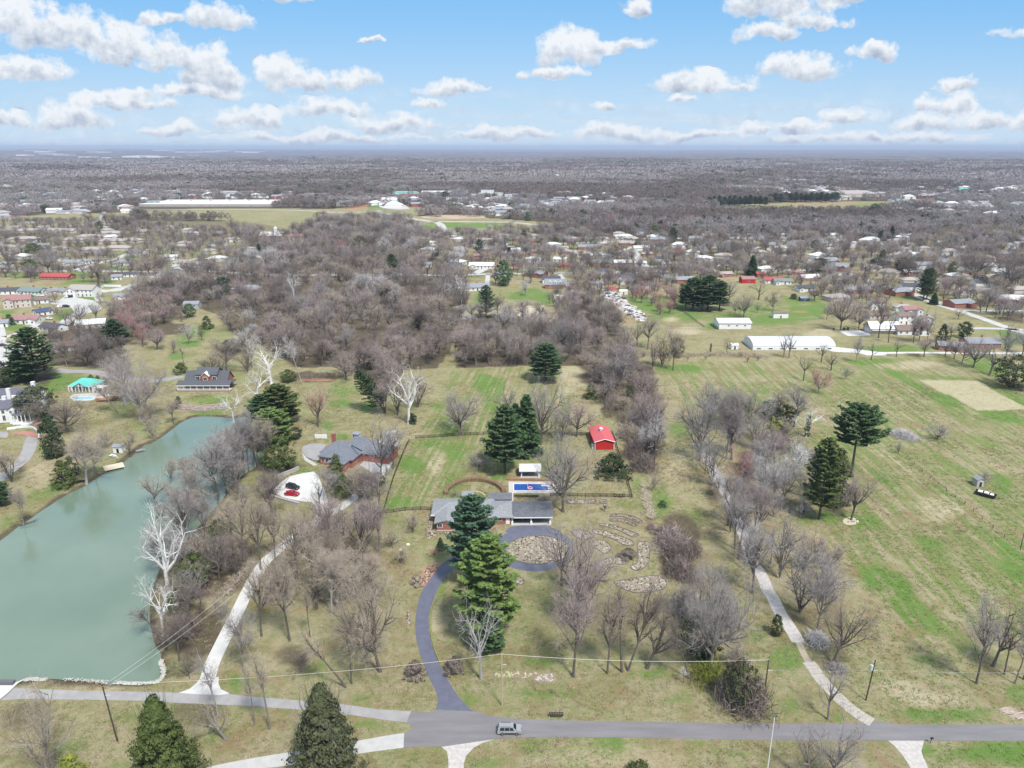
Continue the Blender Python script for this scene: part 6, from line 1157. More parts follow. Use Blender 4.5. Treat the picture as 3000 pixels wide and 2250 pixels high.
# ============================================================ vehicles
tyre = mat('tyre', (.02,.02,.02), .85); rim = mat('wheel_rim', (.5,.5,.52), .3, metal=.8); vglass = mat('car_glass', (.015,.02,.025), .08, spec=.8); lampw = mat('headlamp', (.8,.8,.82), .2); lampr = mat('tail_lamp', (.45,.01,.015), .3)
def car_profile(suv):
    if suv: return [(-2.3,.45),(-2.35,.85),(-2.28,1.05),(-2.12,1.62),(-1.9,1.72),(.35,1.74),(.75,1.62),(1.35,1.10),(2.15,.98),(2.35,.80),(2.38,.45)]
    return [(-2.25,.42),(-2.3,.80),(-2.2,.95),(-1.65,1.02),(-1.1,1.40),(-.2,1.46),(.4,1.40),(1.1,1.0),(2.05,.88),(2.3,.72),(2.32,.42)]
def make_car(paint, suv=True):
    r = thing('car', None, 'car'); P = car_profile(suv); b = MB(); n = len(P); hw = .92; ws = [hw if z < 1.06 else hw-.20*(z-1.0)/.7-.06 for x, z in P]; k = len(b.v)
    b.v += [(x, -w_, z) for (x, z), w_ in zip(P, ws)]+[(x, w_, z) for (x, z), w_ in zip(P, ws)]
    for i in range(n-1): b.f.append((k+i, k+n+i, k+n+i+1, k+i+1)); b.m.append(0)
    b.f.append(tuple(k+n-1-i for i in range(n))); b.f.append(tuple(k+n+i for i in range(n))); b.f.append((k, k+n-1, k+2*n-1, k+n)); b.m += [0, 0, 0]
    me = b.mesh('body', paint); o = link('body', me, r); bv = o.modifiers.new('edge', 'BEVEL'); bv.width = .07; bv.segments = 2; bv.limit_method = 'ANGLE'; bv.angle_limit = R(18)
    g = MB(); top = 1.62 if suv else 1.37; bot = 1.10 if suv else 1.0
    xs = (-1.95, -.95, .05, .95) if suv else (-1.35, -.45, .35, .95)
    for s in (-1, 1):
        for a, c in zip(xs, xs[1:]):
            cc = c-.06; tc_ = min(cc, .62 if suv else .38); y0 = s*(hw-.02); y1 = s*(hw-.20*(top-1)/.7-.045)
            g.poly([(a+.04, y0*.985, bot), (cc, y0*.985, bot), (tc_ if c == xs[-1] else cc, y1, top), (a+.04 if a != xs[0] else a+.16, y1, top)][::s])
    f0, f1 = ((1.30, 1.14), (.80, 1.60)) if suv else ((1.05, 1.04), (.46, 1.38)); g.poly([(f0[0]+.03, -.74, f0[1]+.03), (f0[0]+.03, .74, f0[1]+.03), (f1[0]+.03, .62, f1[1]+.03), (f1[0]+.03, -.62, f1[1]+.03)])
    r0, r1 = ((-2.27, 1.10), (-2.15, 1.56)) if suv else ((-1.62, 1.06), (-1.14, 1.39)); g.poly([(r0[0]-.03, .72, r0[1]), (r0[0]-.03, -.72, r0[1]), (r1[0]-.03, -.62, r1[1]), (r1[0]-.03, .62, r1[1])]); put(g, 'window', vglass, r)
    for x in (-1.42, 1.42):
        for s in (-1, 1):
            w_ = MB(); w_.tube([(0, -.11, 0), (0, .11, 0)], .34, 14); wh_ = put(w_, 'wheel', tyre, r, loc=(x, s*.86, .34)); q = MB(); q.tube([(0, -.12, 0), (0, .12, 0)], .2, 10); put(q, 'rim', rim, wh_)
    for s in (-1, 1): boxes('headlight', lampw, r, (2.24, 2.37, s*.6-.2, s*.6+.2, .66, .80)); boxes('tail_light', lampr, r, (-2.36, -2.24, s*.72-.12, s*.72+.12, .80, 1.08))
    boxes('bumper', mat('car_trim', (.03,.03,.03), .6), r, (2.28, 2.42, -.8, .8, .36, .52), (-2.42, -2.26, -.8, .8, .36, .52))
    return r
def paint(nm, c, metal=.2): return mat('paint_'+nm, c, .28, metal=metal, spec=.5)
PT = {'silver': paint('silver', (.40,.41,.43), .3), 'black': paint('black', (.02,.022,.03)), 'red': paint('red', (.42,.015,.03)), 'white': paint('white', (.80,.80,.80), 0), 'grey': paint('grey', (.2,.22,.25)), 'maroon': paint('maroon', (.28,.02,.04))}
CARS = [('D1',2190,1195,'silver',1,0.0,'silver car with black roof rack driving along the road'),('C1',318,535,'black',1,-.42,'black car parked above the red one on the pale pad'),('C1',312,592,'red',0,-.18,'red car parked below the black one on the pale pad'),
 ('B0',585,212,'white',0,1.0,'white car on the driveway of the two storey house'),('B0',618,210,'black',1,1.0,'black car beside the white one on the same driveway'),('B0',510,298,'white',0,.1,'white car parked at the kerb of the cul-de-sac'),('B0',572,295,'black',1,.1,'black car parked at the kerb of the cul-de-sac'),
 ('B0',352,202,'white',1,.2,'white car parked between two white houses'),('B0',425,400,'white',0,-.3,'white car outside the navy roofed house'),('B0',145,640,'maroon',0,.1,'maroon car on the street behind the big pine'),('B0',22,632,'black',0,.1,'dark car at the left end of the same street'),
 ('B1',1968,182,'white',1,-.2,'white car on the lawn behind the pale ranch'),('B3',1218,182,'grey',1,-.6,'grey car driving along the cross street'),('B3',20,415,'grey',0,0,''),('A0',580,1397,'black',0,0,'')]
proto = {}
for tile, x, y, c, suv, yw, lab in CARS:
    if not lab: continue
    o = make_car(PT[c], suv) if (c, suv) not in proto else copy_tree(proto[c, suv]); proto.setdefault((c, suv), o)
    X, Y = G(tile, x, y); o.location = (X, Y+(.9 if tile == 'D1' else 0), .05); o.rotation_euler = (0, 0, yw); o['label'] = lab; o['category'] = 'car'; o['group'] = 'cars on drives and streets'
rk = MB(); 
for s in (-1, 1): rk.box(-1.7, .3, s*.62-.03, s*.62+.03, 1.76, 1.82)
put(rk, 'roof_rail', tyre, proto['silver', 1]); boxes('sill', mat('car_trim', (.03,.03,.03), .6), proto['silver', 1], (-1.0, 1.0, -.94, -.88, .40, .58))
# box trailer in the east field
tr = thing('trailer', 'black framed farm trailer with white bundles in the striped field', 'trailer', (*G('C3', 1875, 600), 0), -.75); boxes('bed', mat('trailer_black', (.03,.03,.03), .7), tr, (-3, 3, -1.1, 1.1, .55, .75), (-3, 3, -1.1, -1.0, .75, 1.3), (-3, 3, 1.0, 1.1, .75, 1.3)); boxes('load', WALL['w'][0], tr, (-2.2, -.9, -.8, .8, .75, 1.4), (-.4, .9, -.8, .8, .75, 1.5), (1.3, 2.3, -.8, .8, .75, 1.3)); boxes('drawbar', tyre, tr, (3, 4.8, -.06, .06, .5, .62))
for x in (-.8, .8):
    for s in (-1, 1): b = MB(); b.tube([(0, -.12, 0), (0, .12, 0)], .36, 12); put(b, 'wheel', tyre, tr, loc=(x, s*1.1, .36))

# ============================================================ poles, wires and small things
pole_w = mat('pole_dark', (.06,.045,.035), .9, (.12,.09,.07), 2); pole_p = mat('pole_pale', (.42,.34,.22), .9, (.52,.43,.3), 2); metal = mat('galvanised', (.55,.57,.58), .5)
def pole(label, tile, x, y, ty, m=pole_w, r=.16, arm=False, transformer=False, lean=0.0):
    p = px(tile, x, y); X, Y = gp(*p); h = min(13.5, topz(Y, px(tile, 0, ty)[1])); o = thing('utility_pole', label, 'utility pole', (X, Y, 0)); o.rotation_euler = (0, lean, 0); b = MB(); b.tube([(0, 0, -.2), (0, 0, h)], [r, r*.75], 8); put(b, 'shaft', m, o)
    if arm: b = MB(); b.box(-.12, .12, -.08, .08, h-.55, h-.4); b.tube([(0, 0, h-.1), (0, 0, h+.3)], .05, 5); b.tube([(.1, 0, h-2.6), (1.0, 0, h-2.55)], .05, 4); put(b, 'bracket', metal, o)
    if transformer: b = MB(); b.tube([(0, 0, 0), (0, 0, 1.1)], .32, 10); b.tube([(0, 0, 1.1), (0, 0, 1.4)], .06, 5); put(b, 'transformer', metal, o, loc=(-.45, 0, h-2.4))
    return o, Vector((X, Y, h))
_, t1 = pole('dark leaning wooden utility pole in front of the lake', 'D0', 1015, 1245, 722, arm=True, lean=-.055); _, t2 = pole('pale new wooden utility pole beside the driveway mouth', 'D1', 2125, 935, 490, pole_p, .15, arm=True); _, t3 = pole('dark utility pole beside the ivy mass near the road', 'D2', 2172, 905, 540, arm=True)
_, t4 = pole('slim white pole standing at the lower edge of the frame', 'D2', 2198, 1560, 830, mat('white_pole', (.75,.75,.74), .6), .11); _, t5 = pole('dark utility pole carrying a grey transformer', 'D3', 845, 890, 540, arm=True, transformer=True, lean=.05); _, t6 = pole('dark thin utility pole at the edge of the east field', 'C3', 2182, 1050, 915, r=.13)
_, t7 = pole('utility pole with white cap in the hedgerow below the red barn', 'C2', 1228, 370, 140, arm=True); _, t8 = pole('thin pale lamp pole in the yard right of the big bare tree', 'C2', 645, 540, 380, metal, .06); pole('thin white pole beside the bare clay patch along the lane', 'C2', 1566, 345, 200, MATS['white_pole'], .08)
_, t9 = pole('tall pale utility pole beside the grey roofed ranch above the wood', 'A0', 1990, 1265, 1150, pole_p, .15); _, ta = pole('pale utility pole by the street below the rose roofed condominiums', 'A0', 1085, 1140, 1045, pole_p, .2); _, tb = pole('utility pole on the field road right of the paddocks', 'A2', 1615, 775, 700, WALL['g'][0], .3); _, tc_ = pole('pale utility pole on the lawns of the east suburb', 'B3', 1888, 320, 215, pole_p, .16)
lights = [('A1', x, 562) for x in (170, 442, 650, 752, 822)]+[('A0', x, 575) for x in (945, 1055, 1385, 1690, 1830, 1965, 2045)]
for i, (t_, x, y) in enumerate(lights): o, _ = pole('', t_, x, y, y-70, metal, .45); o['label'] = f"{ordn(i+1)} of twelve tall light masts along the flat white warehouse, counted by side"; o['group'] = 'light masts of the car park'; o.name = 'light_mast'; o['category'] = 'light mast'
order = sorted([o for o in COL.objects if o.name.startswith('light_mast')], key=lambda o: to_px(*o.location[:2])[0])
for i, o in enumerate(order): o['label'] = f"{ordn(i+1)} from left of the twelve tall masts along the flat warehouse"
wire_m = mat('wire', (.30,.30,.29), .6); wire_l = mat('bright_wire', (.62,.62,.58), .5)
def wire(label, a, b, sag=.8, m=wire_m, r=.028):
    pts = [a.lerp(b, t/10)+Vector((0, 0, -sag*4*(t/10)*(1-t/10))) for t in range(11)]; q = MB(); q.tube([p-a for p in pts], r, 4); put(q, 'wire', m, label=label, cat='wire', group='overhead wires', loc=tuple(a))
wire('pale overhead wire from the lake pole down past the driveway pole', t1, t2, 1.2, wire_l, .03); wire('pale overhead wire crossing the lawn between driveway pole and ivy pole', t2, t3, 1.0, wire_l, .035); wire('dark overhead wire between the ivy pole and the transformer pole', t3-Vector((0, 0, 2.4)), t5-Vector((0, 0, 2.4)), .5)
wire('dark overhead wire running out of frame beside the east bare trees', t5-Vector((0, 0, 2.4)), Vector((*G('D3', 2700, 900), 8)), .8); wire('overhead wire rising from the lake pole toward the lake bank', t1, Vector((*G('C0', 2050, 1700), 10)), .6, wire_l); wire('lower twin wire rising from the lake pole toward the bank', t1-Vector((0, 0, .8)), Vector((*G('C0', 2070, 1720), 9)), .6, wire_l)
wire('long pale power line above the left suburb and woods', Vector((*G('A0', -200, 1230), 14)), ta, .5, wire_l, .08); wire('long pale power line from the suburb pole across the wood', ta, t9+Vector((0, 0, 1)), 2, wire_l, .07)
# bench, mailboxes, small signs
bn_ = thing('bench', 'dark slatted bench with white legs on the verge by the road', 'bench', (*G('D2', 380, 1035), 0)); dkm = mat('bench_dark', (.05,.045,.045), .7); b = MB()
for i in range(9): b.box(-1.45+i*.34, -1.45+i*.34+.2, .18, .25, .5, 1.02)
for i in range(3): b.box(-1.5, 1.5, -.3+i*.17, -.18+i*.17, .45, .5)
b.box(-1.5, 1.5, .17, .24, .92, 1.0); put(b, 'seat', dkm, bn_)
for x in (-1.4, 1.4): boxes('leg', trim, bn_, (x-.05, x+.05, -.3, -.2, 0, .45), (x-.05, x+.05, .2, .28, 0, .7))
mb_ = thing('mailbox', 'black mailbox on a leaning post beside the road', 'mailbox', (*G('D3', 1400, 1262), 0)); b = MB(); b.tube([(0, 0, 0), (.12, 0, 1.15)], .06, 6); put(b, 'post', rail_m, mb_); b = MB(); b.box(-.1, .42, -.12, .12, 1.12, 1.38); put(b, 'box', tyre, mb_)
bf = thing('birdhouse', 'small birdhouse on a thin post below the raised beds', 'birdhouse', (*G('C2', 800, 733), 0)); b = MB(); b.tube([(0, 0, 0), (0, 0, 2.2)], .05, 5); put(b, 'post', rail_m, bf); b = MB(); b.box(-.35, .35, -.3, .3, 2.2, 2.5); put(b, 'tray', WALL['g'][0], bf)
for i, (tx, ty) in enumerate(((1315, 1022), (1255, 1070))): b = MB(); b.box(-.45, .45, -.3, .3, 0, .35); b.dome((0, 0, .35), .42, .28, .12, 8, 2); put(b, 'utility_box', trim, loc=(*G('C1', tx, ty), 0), label=('upper' if not i else 'lower')+' of two tiny white boxes on the lawn left of the small spruce', cat='utility box')
tp = thing('trampoline', 'bright blue trampoline among the bare trees on the green lot', 'trampoline', (*G('B3', 548, 358), 0)); b = MB(); b.tube([(0, 0, .8), (0, 0, .95)], 1.9, 12); put(b, 'mat', mat('tramp_blue', (.01,.14,.55), .5), tp); b = MB()
for i in range(4): b.tube([(1.6*math.cos(i*1.57), 1.6*math.sin(i*1.57), 0), (1.6*math.cos(i*1.57), 1.6*math.sin(i*1.57), .8)], .05, 4)
put(b, 'leg', metal, tp)
wp = thing('wood_stack', 'dark stack of cut wood below the white sycamore', 'wood stack', (*G('B1', 1355, 1285), 0)); b = MB()
for i in range(6):
    for j in range(4): b.tube([(-1.6+i*.6, -.5, .25+j*.4), (-1.6+i*.6, .6, .25+j*.4)], .22, 7)
put(b, 'log', BARK['dark'] if 'BARK' in globals() else dkm, wp)['kind'] = 'stuff'
lb = MB(); r_ = random.Random(6); l0 = G('D3', 2120, 1010)
for i in range(70): x, y = G('D3', 2030+i*2.6+r_.uniform(-20, 20), 965+i*1.1+r_.uniform(-25, 25)); lb.tube([(x-l0[0]-.8, y-l0[1]-r_.uniform(-.6, .6), .1), (x-l0[0]+.8, y-l0[1], r_.uniform(.1, .5))], .05, 4)
put(lb, 'brush_pile', mat('dry_brush', (.45,.36,.30), .95, (.6,.5,.44), 2), loc=(*l0, 0), label='pale pile of cut brush at the right end of the verge', cat='brush pile')
for i, (t_, x, y) in enumerate((('C1', 545, 95), ('C1', 565, 94), ('C1', 588, 92))): pass
pl = MB(); pl.box(-2.4, 2.4, 0, .15, 0, 1.7); put(pl, 'privacy_screen', trim, loc=(*G('C1', 562, 100), 0), label='white screen with dark conifers on the slope above the turret', cat='screen')
# ============================================================ single trees, read off the photograph: (tile, base x, base y, top y, width, form, colour, bark, lean)
def up(y, frm, to):   # y of tile row 'frm' written in row 'to'
    o = {'A': 400, 'B': 800, 'C': 1250, 'D': 1750}; return (o[frm]-o[to])*TS+y
TREES = [
 # lower left
 ('D0',440,1600,740,560,'multi','tan','mid'),('D0',1440,1600,800,600,'bigcedar','olive green','dark'),('D0',650,1640,1340,330,'cedar','yellow green','dark'),
 ('D0',1950,1225,830,460,'open','tan','mid',-.5),('D0',1885,1015,470,260,'stick','grey','grey'),('D0',2112,655,80,300,'tall','grey','mid'),('D0',1410,330,up(1240,'C','D'),400,'open','white','white'),
 ('D0',1380,320,10,260,'stick','brown','dark',-.5),('D0',1550,550,100,260,'tall','brown','dark'),('D0',1915,200,-110,200,'multi','tan','mid'),('D0',1640,700,480,250,'round','brown','dark'),('D0',2205,1100,560,170,'stick','tan','mid'),
 ('D1',120,1135,410,240,'stick','tan','mid'),('D1',620,1560,690,640,'bigcedar','brownish green','mid'),('D1',640,1540,660,420,'open','grey','mid'),('D1',775,775,150,250,'stick','tan','dark',-.45),('D1',825,745,60,200,'stick','brown','dark'),
 ('D1',1070,640,up(1235,'C','D'),660,'broad','tan','dark',-.15),('D1',292,375,-420,330,'tall','tan','dark'),('D1',48,335,-330,280,'tall','tan','dark'),('D1',468,345,-120,110,'stick','tan','dark'),('D1',655,155,-420,330,'tall','tan','grey'),
 ('D1',1945,705,-10,430,'open','pale','grey'),('D1',1375,690,560,170,'bush','r','x'),('D1',1712,655,525,160,'bush','r','x'),('D1',380,640,500,330,'round','brown','dark'),('D1',530,40,-40,60,'bush','r','x'),
 ('D1',2010,360,up(810,'C','D'),520,'pine','light green','mid'),('C1',1880,1340,585,420,'pine','bluish green','dark'),('D1',2010,470,150,260,'pine','deep green','dark'),('C1',1595,1062,955,76,'spruce','deep green','dark'),
 ('D2',530,685,-220,420,'tall','pinkish','dark'),('D2',565,250,up(800,'C','D'),560,'broad','pinkish','dark',.1),('C2',428,1370,840,430,'broad','grey','dark'),('D2',822,660,-60,290,'tall','tan','dark'),('D2',950,645,-180,280,'stick','brown','dark',-.15),
 ('D2',1000,632,-170,340,'tall','brown','dark',.22),('D2',1165,612,20,400,'open','brown','dark',.3),('D2',1530,700,150,230,'stick','brown','dark',-.3),('D2',1720,650,-300,560,'broad','grey','mid'),('D2',1480,740,600,90,'stick','pale','grey'),
 ('D2',1720,690,520,380,'thicket','yellow green','x'),('D2',1620,500,150,330,'evergreen','dark','x'),('D2',1960,940,540,260,'evergreen','brownish green','x'),('D2',2060,980,560,300,'thicket','brown','x'),('D2',1900,900,520,260,'thicket','brown','x'),('D2',1940,620,350,260,'thicket','tan','x'),('D2',1090,1560,1440,230,'bush','olive green','x'),
 ('C2',640,1400,1100,500,'round','pinkish','mid'),('C2',1000,1130,1060,150,'bush','r','x'),
 ('D3',272,135,up(1040,'C','D'),440,'multi','grey','dark'),('D3',420,295,-320,330,'tall','grey','mid'),('D3',560,565,10,480,'broad','brown','dark',.2),('D3',70,325,140,80,'column','dark','x'),('D3',520,1055,560,350,'open','grey','mid'),
 ('D3',1800,745,-20,330,'tall','grey','dark',-.05),('D3',1940,595,10,330,'open','brown','dark',.15),('D3',2040,665,240,190,'stick','brown','dark'),('D3',2130,745,260,200,'stick','grey','mid'),('D3',2210,710,40,260,'tall','grey','dark'),
 ('D3',575,1600,1080,560,'broad','grey','mid'),('D3',370,1600,1070,330,'open','grey','mid',-.2),('D3',600,640,560,200,'thicket','grey','x'),('D3',420,390,270,230,'thicket','pale','x'),
 ('C3',720,405,-200,400,'lonepine','deep green','dark'),('C3',440,800,50,290,'pine','olive green','dark'),('C3',560,640,160,330,'cedar','brownish green','dark'),('C3',718,805,380,360,'broad','pinkish','dark'),('C3',1460,110,-35,260,'round','grey','grey'),
 ('C3',130,190,-60,160,'cedar','yellow green','dark'),('C3',20,140,-110,130,'cedar','yellow green','dark'),('C3',330,90,-180,330,'open','white','white'),('C3',335,90,-120,40,'column','dark','x'),('C3',215,455,140,360,'round','white','grey'),
 ('C3',110,720,330,330,'broad','grey','mid'),('C3',300,760,600,260,'round','pale','mid'),('C3',100,1310,740,330,'multi','grey','dark'),('C3',20,1180,850,150,'stick','pinkish','mid'),('C3',530,1240,980,300,'round','pinkish','mid'),('C3',500,1500,1080,380,'multi','grey','dark'),
 ('C3',60,330,60,330,'tall','pinkish','mid'),('C3',1128,235,130,60,'round','grey','mid'),('C3',1870,480,380,130,'round','grey','mid'),('C3',1150,80,0,200,'thicket','pale','x'),('C3',1225,105,40,170,'thicket','pale','x'),
 # along the gravel lane
 ('C2',1622,295,up(940,'B','C'),330,'broad','grey','dark'),('C2',1730,510,-10,330,'multi','grey','dark'),('C2',1850,275,up(1000,'B','C'),280,'tall','grey','mid'),('C2',1893,285,up(930,'B','C'),260,'tall','pinkish','dark'),('C2',1668,410,100,150,'stick','grey','mid'),
 ('C2',1768,615,350,160,'tall','pale','mid'),('C2',1862,855,380,260,'tall','grey','dark'),('C2',1885,915,430,230,'multi','pinkish','dark'),('C2',1922,1055,560,260,'tall','grey','dark'),('C2',1955,1145,640,260,'stick','grey','dark'),('C2',2100,905,280,330,'multi','grey','mid'),
 ('C2',2130,965,480,230,'tall','pinkish','dark'),('C2',2078,1440,860,360,'tall','grey','dark'),('C2',2008,1240,820,210,'stick','pale','grey'),('C2',2005,760,430,260,'multi','pinkish','mid'),('C2',2190,640,200,360,'broad','pale','mid'),('C2',2150,400,60,300,'multi','grey','mid'),
 ('C2',1990,560,170,300,'round','reddish','mid'),('C2',2100,1180,800,260,'multi','grey','mid'),('B2',2040,1300,1010,280,'broad','grey','dark'),('B2',1840,1290,960,330,'broad','grey','dark'),('B2',1700,1340,930,330,'broad','grey','dark'),('B2',1905,1340,1060,260,'evergreen','olive green','x'),
 ('B2',1630,1460,1150,330,'open','grey','dark',-.25),('B3',10,1240,1090,150,'evergreen','olive green','x'),('B3',150,1300,1130,170,'evergreen','dark','x'),('B3',225,1330,960,260,'tall','grey','dark'),('B3',100,1250,1000,160,'tall','brown','dark'),('B3',80,1440,1260,170,'cedar','yellow green','dark'),
 # hedgerow between lane and garden
 ('C2',1380,1050,780,330,'thicket','pinkish','x'),('C2',1450,1180,900,300,'thicket','brown','x'),('C2',1440,1290,1080,280,'thicket','brown','x'),('C2',1560,1100,930,200,'thicket','brown','x'),('C2',1200,890,800,90,'thicket','pinkish','x'),('C2',1310,940,820,200,'thicket','brown','x'),
 ('D2',1600,330,up(1190,'C','D'),430,'broad','pinkish','mid'),('D2',1480,150,up(1280,'C','D'),320,'thicket','grey','x'),('D2',1800,250,up(1290,'C','D'),330,'thicket','grey','x'),('C2',1550,1330,1180,220,'thicket','brown','x'),
 ('C2',1215,558,400,110,'round','pinkish','dark'),('C2',1300,690,640,80,'bush','deep green','x'),('C2',870,425,235,285,'bush','dark','x'),('C2',1140,370,160,260,'thicket','brown','x'),('C2',1060,260,40,240,'thicket','brown','x'),('C2',1000,100,-110,230,'thicket','tan','x'),('C2',1190,240,50,200,'thicket','brown','x'),('C2',1230,280,-160,300,'broad','pale','dark'),('C2',1180,90,-330,300,'broad','pinkish','dark'),
 ('C2',440,735,70,600,'broad','grey','dark'),('C2',400,430,370,90,'round','reddish','mid'),('C2',255,145,up(890,'B','C'),310,'broad','grey','dark'),('C2',430,125,up(1080,'B','C'),300,'multi','grey','dark'),('C2',560,90,up(1090,'B','C'),300,'broad','pinkish','dark'),('C2',280,640,580,110,'thicket','tan','x'),
 ('C1',2150,400,up(1130,'B','C'),330,'pine','deep green','dark'),('C2',120,235,up(1040,'B','C'),270,'spruce','deep green','dark'),('C2',30,190,up(1120,'B','C'),220,'spruce','deep green','dark'),('B2',290,935,600,280,'pine','deep green','dark'),('B2',690,1080,940,160,'cedar','olive green','dark'),
 ('C1',1925,380,200,230,'round','grey','dark'),('C1',1352,920,740,150,'round','pinkish','mid'),('C1',1545,1125,1040,120,'round','reddish','mid'),('C1',1385,1370,1290,100,'bush','o','x'),('C1',1715,605,545,90,'round','grey','mid'),('C2',800,735,660,50,'round','brown','dark'),
 # by the neighbours' house
 ('C1',1078,445,up(1210,'B','C'),330,'broad','grey','dark'),('C1',1128,525,300,130,'stick','grey','grey'),('C1',1182,365,-40,270,'tall','grey','dark'),('C1',1050,520,390,120,'evergreen','dark','x'),('C1',700,520,220,190,'cedar','olive green','dark'),('C1',640,640,330,240,'tall','grey','mid'),
 ('C1',905,660,280,330,'multi','pinkish','mid'),('C1',820,450,380,80,'round','reddish','mid'),('C1',760,620,420,160,'evergreen','olive green','x'),('C1',1010,640,360,200,'tall','grey','mid'),('C1',560,730,400,220,'open','grey','dark'),
 ('C1',42,1235,600,260,'tall','tan','dark'),('C1',165,1150,620,260,'tall','tan','dark'),('C1',370,1330,690,340,'tall','tan','dark'),('C1',575,960,480,330,'multi','tan','dark'),('C1',490,1440,830,330,'tall','tan','dark'),('C1',905,1175,620,380,'broad','pinkish','dark'),
 ('C1',760,1010,640,320,'multi','pinkish','dark'),('C1',640,1060,620,300,'tall','pinkish','dark'),('C1',530,1580,1060,330,'multi','tan','dark'),('C1',275,1520,1120,260,'multi','tan','dark'),('C1',850,1480,1180,430,'multi','tan','mid'),('C1',1030,1500,1200,330,'multi','tan','mid'),
 ('C1',700,1250,880,300,'tall','tan','dark'),('C1',430,1120,730,230,'tall','tan','dark'),('C1',980,880,620,260,'tall','pinkish','dark'),('C1',1180,1050,880,240,'round','tan','mid'),('C1',1250,1180,1040,200,'round','tan','mid'),('C1',120,1500,1290,200,'thicket','tan','x'),
 ('C1',210,370,60,270,'evergreen','olive green','x'),('B1',210,1310,950,420,'pine','olive green','dark'),('B1',140,1490,1160,320,'pine','light green','dark'),('B1',60,1340,1040,260,'pine','deep green','dark'),('C1',330,100,up(1330,'B','C'),140,'evergreen','dark','x'),
 ('C1',85,375,-100,230,'tall','tan','dark'),('C1',15,355,-60,260,'tall','grey','dark'),('B1',135,960,560,380,'open','white','white'),('B1',25,1130,780,300,'open','white','white'),('B1',400,960,510,120,'stick','pale','grey',-.2),
 ('B1',1322,1305,730,350,'open','white','white'),('B1',1120,1205,780,180,'pine','deep green','dark',-.55),('B1',535,1330,970,260,'broad','reddish','dark'),('B1',1770,1392,1005,400,'broad','grey','dark'),('B1',1225,1230,700,330,'multi','pinkish','dark'),
 ('B1',1120,1220,820,260,'multi','pinkish','dark'),('B1',1400,1160,830,300,'multi','pinkish','dark'),('B1',780,920,650,300,'broad','pinkish','dark'),('B1',1350,1300,1210,80,'bush','dark','x'),('B1',2180,1230,960,260,'broad','grey','dark'),('B1',280,940,830,130,'evergreen','olive green','x'),
 # lake shores
 ('C0',1895,660,80,440,'tall','grey','dark'),('C0',1960,570,120,300,'tall','grey','dark'),('C0',2055,450,-60,230,'tall','grey','dark'),('C0',2105,395,-90,230,'tall','grey','dark'),('C0',2150,385,-180,230,'tall','grey','dark'),('C0',2205,340,-160,230,'stick','grey','mid'),
 ('C0',1460,1450,540,520,'open','white','white'),('C0',1640,1080,480,330,'tall','grey','dark'),('C0',1780,1010,560,240,'tall','grey','dark'),('C0',1900,1350,790,420,'broad','brown','dark'),('C0',1700,1400,1080,240,'evergreen','olive green','x'),('C0',1900,1000,790,150,'evergreen','olive green','x'),
 ('C0',2110,1110,560,330,'broad','tan','dark'),('C0',2040,1300,900,260,'multi','brown','dark'),('D0',1560,130,up(1400,'C','D'),200,'evergreen','olive green','x'),('C0',1700,1500,1150,330,'multi','grey','mid'),('C0',1560,1330,960,330,'tall','grey','mid'),('D0',1440,460,150,260,'multi','brown','dark'),
 ('D0',1620,330,40,260,'thicket','brown','x'),('C0',2010,1180,1010,260,'thicket','tan','x'),('C0',1820,1200,1000,260,'thicket','brown','x'),('D0',1750,180,-60,200,'stick','brown','dark'),('C0',1740,720,620,130,'thicket','tan','x'),
 ('C0',748,492,20,400,'tall','tan','grey'),('C0',822,425,120,190,'tall','tan','mid'),('C0',685,410,150,200,'stick','grey','mid'),('C0',555,515,280,210,'cedar','olive green','dark'),('C0',620,420,240,130,'cedar','olive green','dark'),('C0',1130,252,70,170,'broad','tan','dark'),
 ('C0',925,190,30,290,'round','pinkish','mid'),('C0',470,265,up(1190,'B','C'),140,'column','dark','x'),('C0',510,255,90,120,'evergreen','brownish green','x'),('C0',100,480,150,280,'multi','tan','dark'),('C0',205,850,500,150,'tall','tan','mid'),('C0',10,680,470,190,'pine','deep green','dark'),
 ('C0',1290,50,up(1240,'B','C'),120,'stick','tan','dark'),('C0',1325,110,-110,160,'round','tan','mid'),('C0',1145,150,20,90,'round','tan','mid'),
 ('B0',1215,1270,570,540,'broad','pinkish','grey'),('B0',1085,1140,640,330,'tall','grey','grey'),('B0',1020,1200,880,200,'stick','tan','mid',-.4),('B0',1290,1300,1060,200,'round','tan','mid'),('B0',585,1375,1040,560,'broad','brown','dark'),('B0',340,1260,960,280,'evergreen','brownish green','x'),
 ('B0',320,930,460,340,'pine','deep green','dark'),('B0',180,920,640,260,'bigcedar','olive green','dark'),('B0',20,980,760,240,'evergreen','dark','x'),('B0',60,700,560,120,'open','tan','grey'),('B0',1630,612,430,150,'round','blossom','mid'),('B0',1742,582,455,85,'round','brown','dark'),
 ('B0',1005,620,390,200,'pine','deep green','dark'),('B0',1235,640,430,170,'round','reddish','mid'),('B0',1100,560,300,200,'broad','reddish','mid'),('B0',1360,660,470,220,'broad','pinkish','mid'),('B0',1500,700,560,100,'round','pinkish','mid'),('B0',90,445,345,100,'cedar','deep green','dark'),
 ('B0',480,260,130,110,'round','tan','mid'),('B0',500,370,265,110,'round','tan','mid'),('B0',872,262,150,90,'round','tan','mid'),('B0',345,190,150,26,'column','dark','x'),('B0',1960,855,560,260,'tall','brown','dark'),('B0',1595,800,610,90,'stick','tan','mid'),('B0',1565,870,780,110,'bush','olive green','x'),
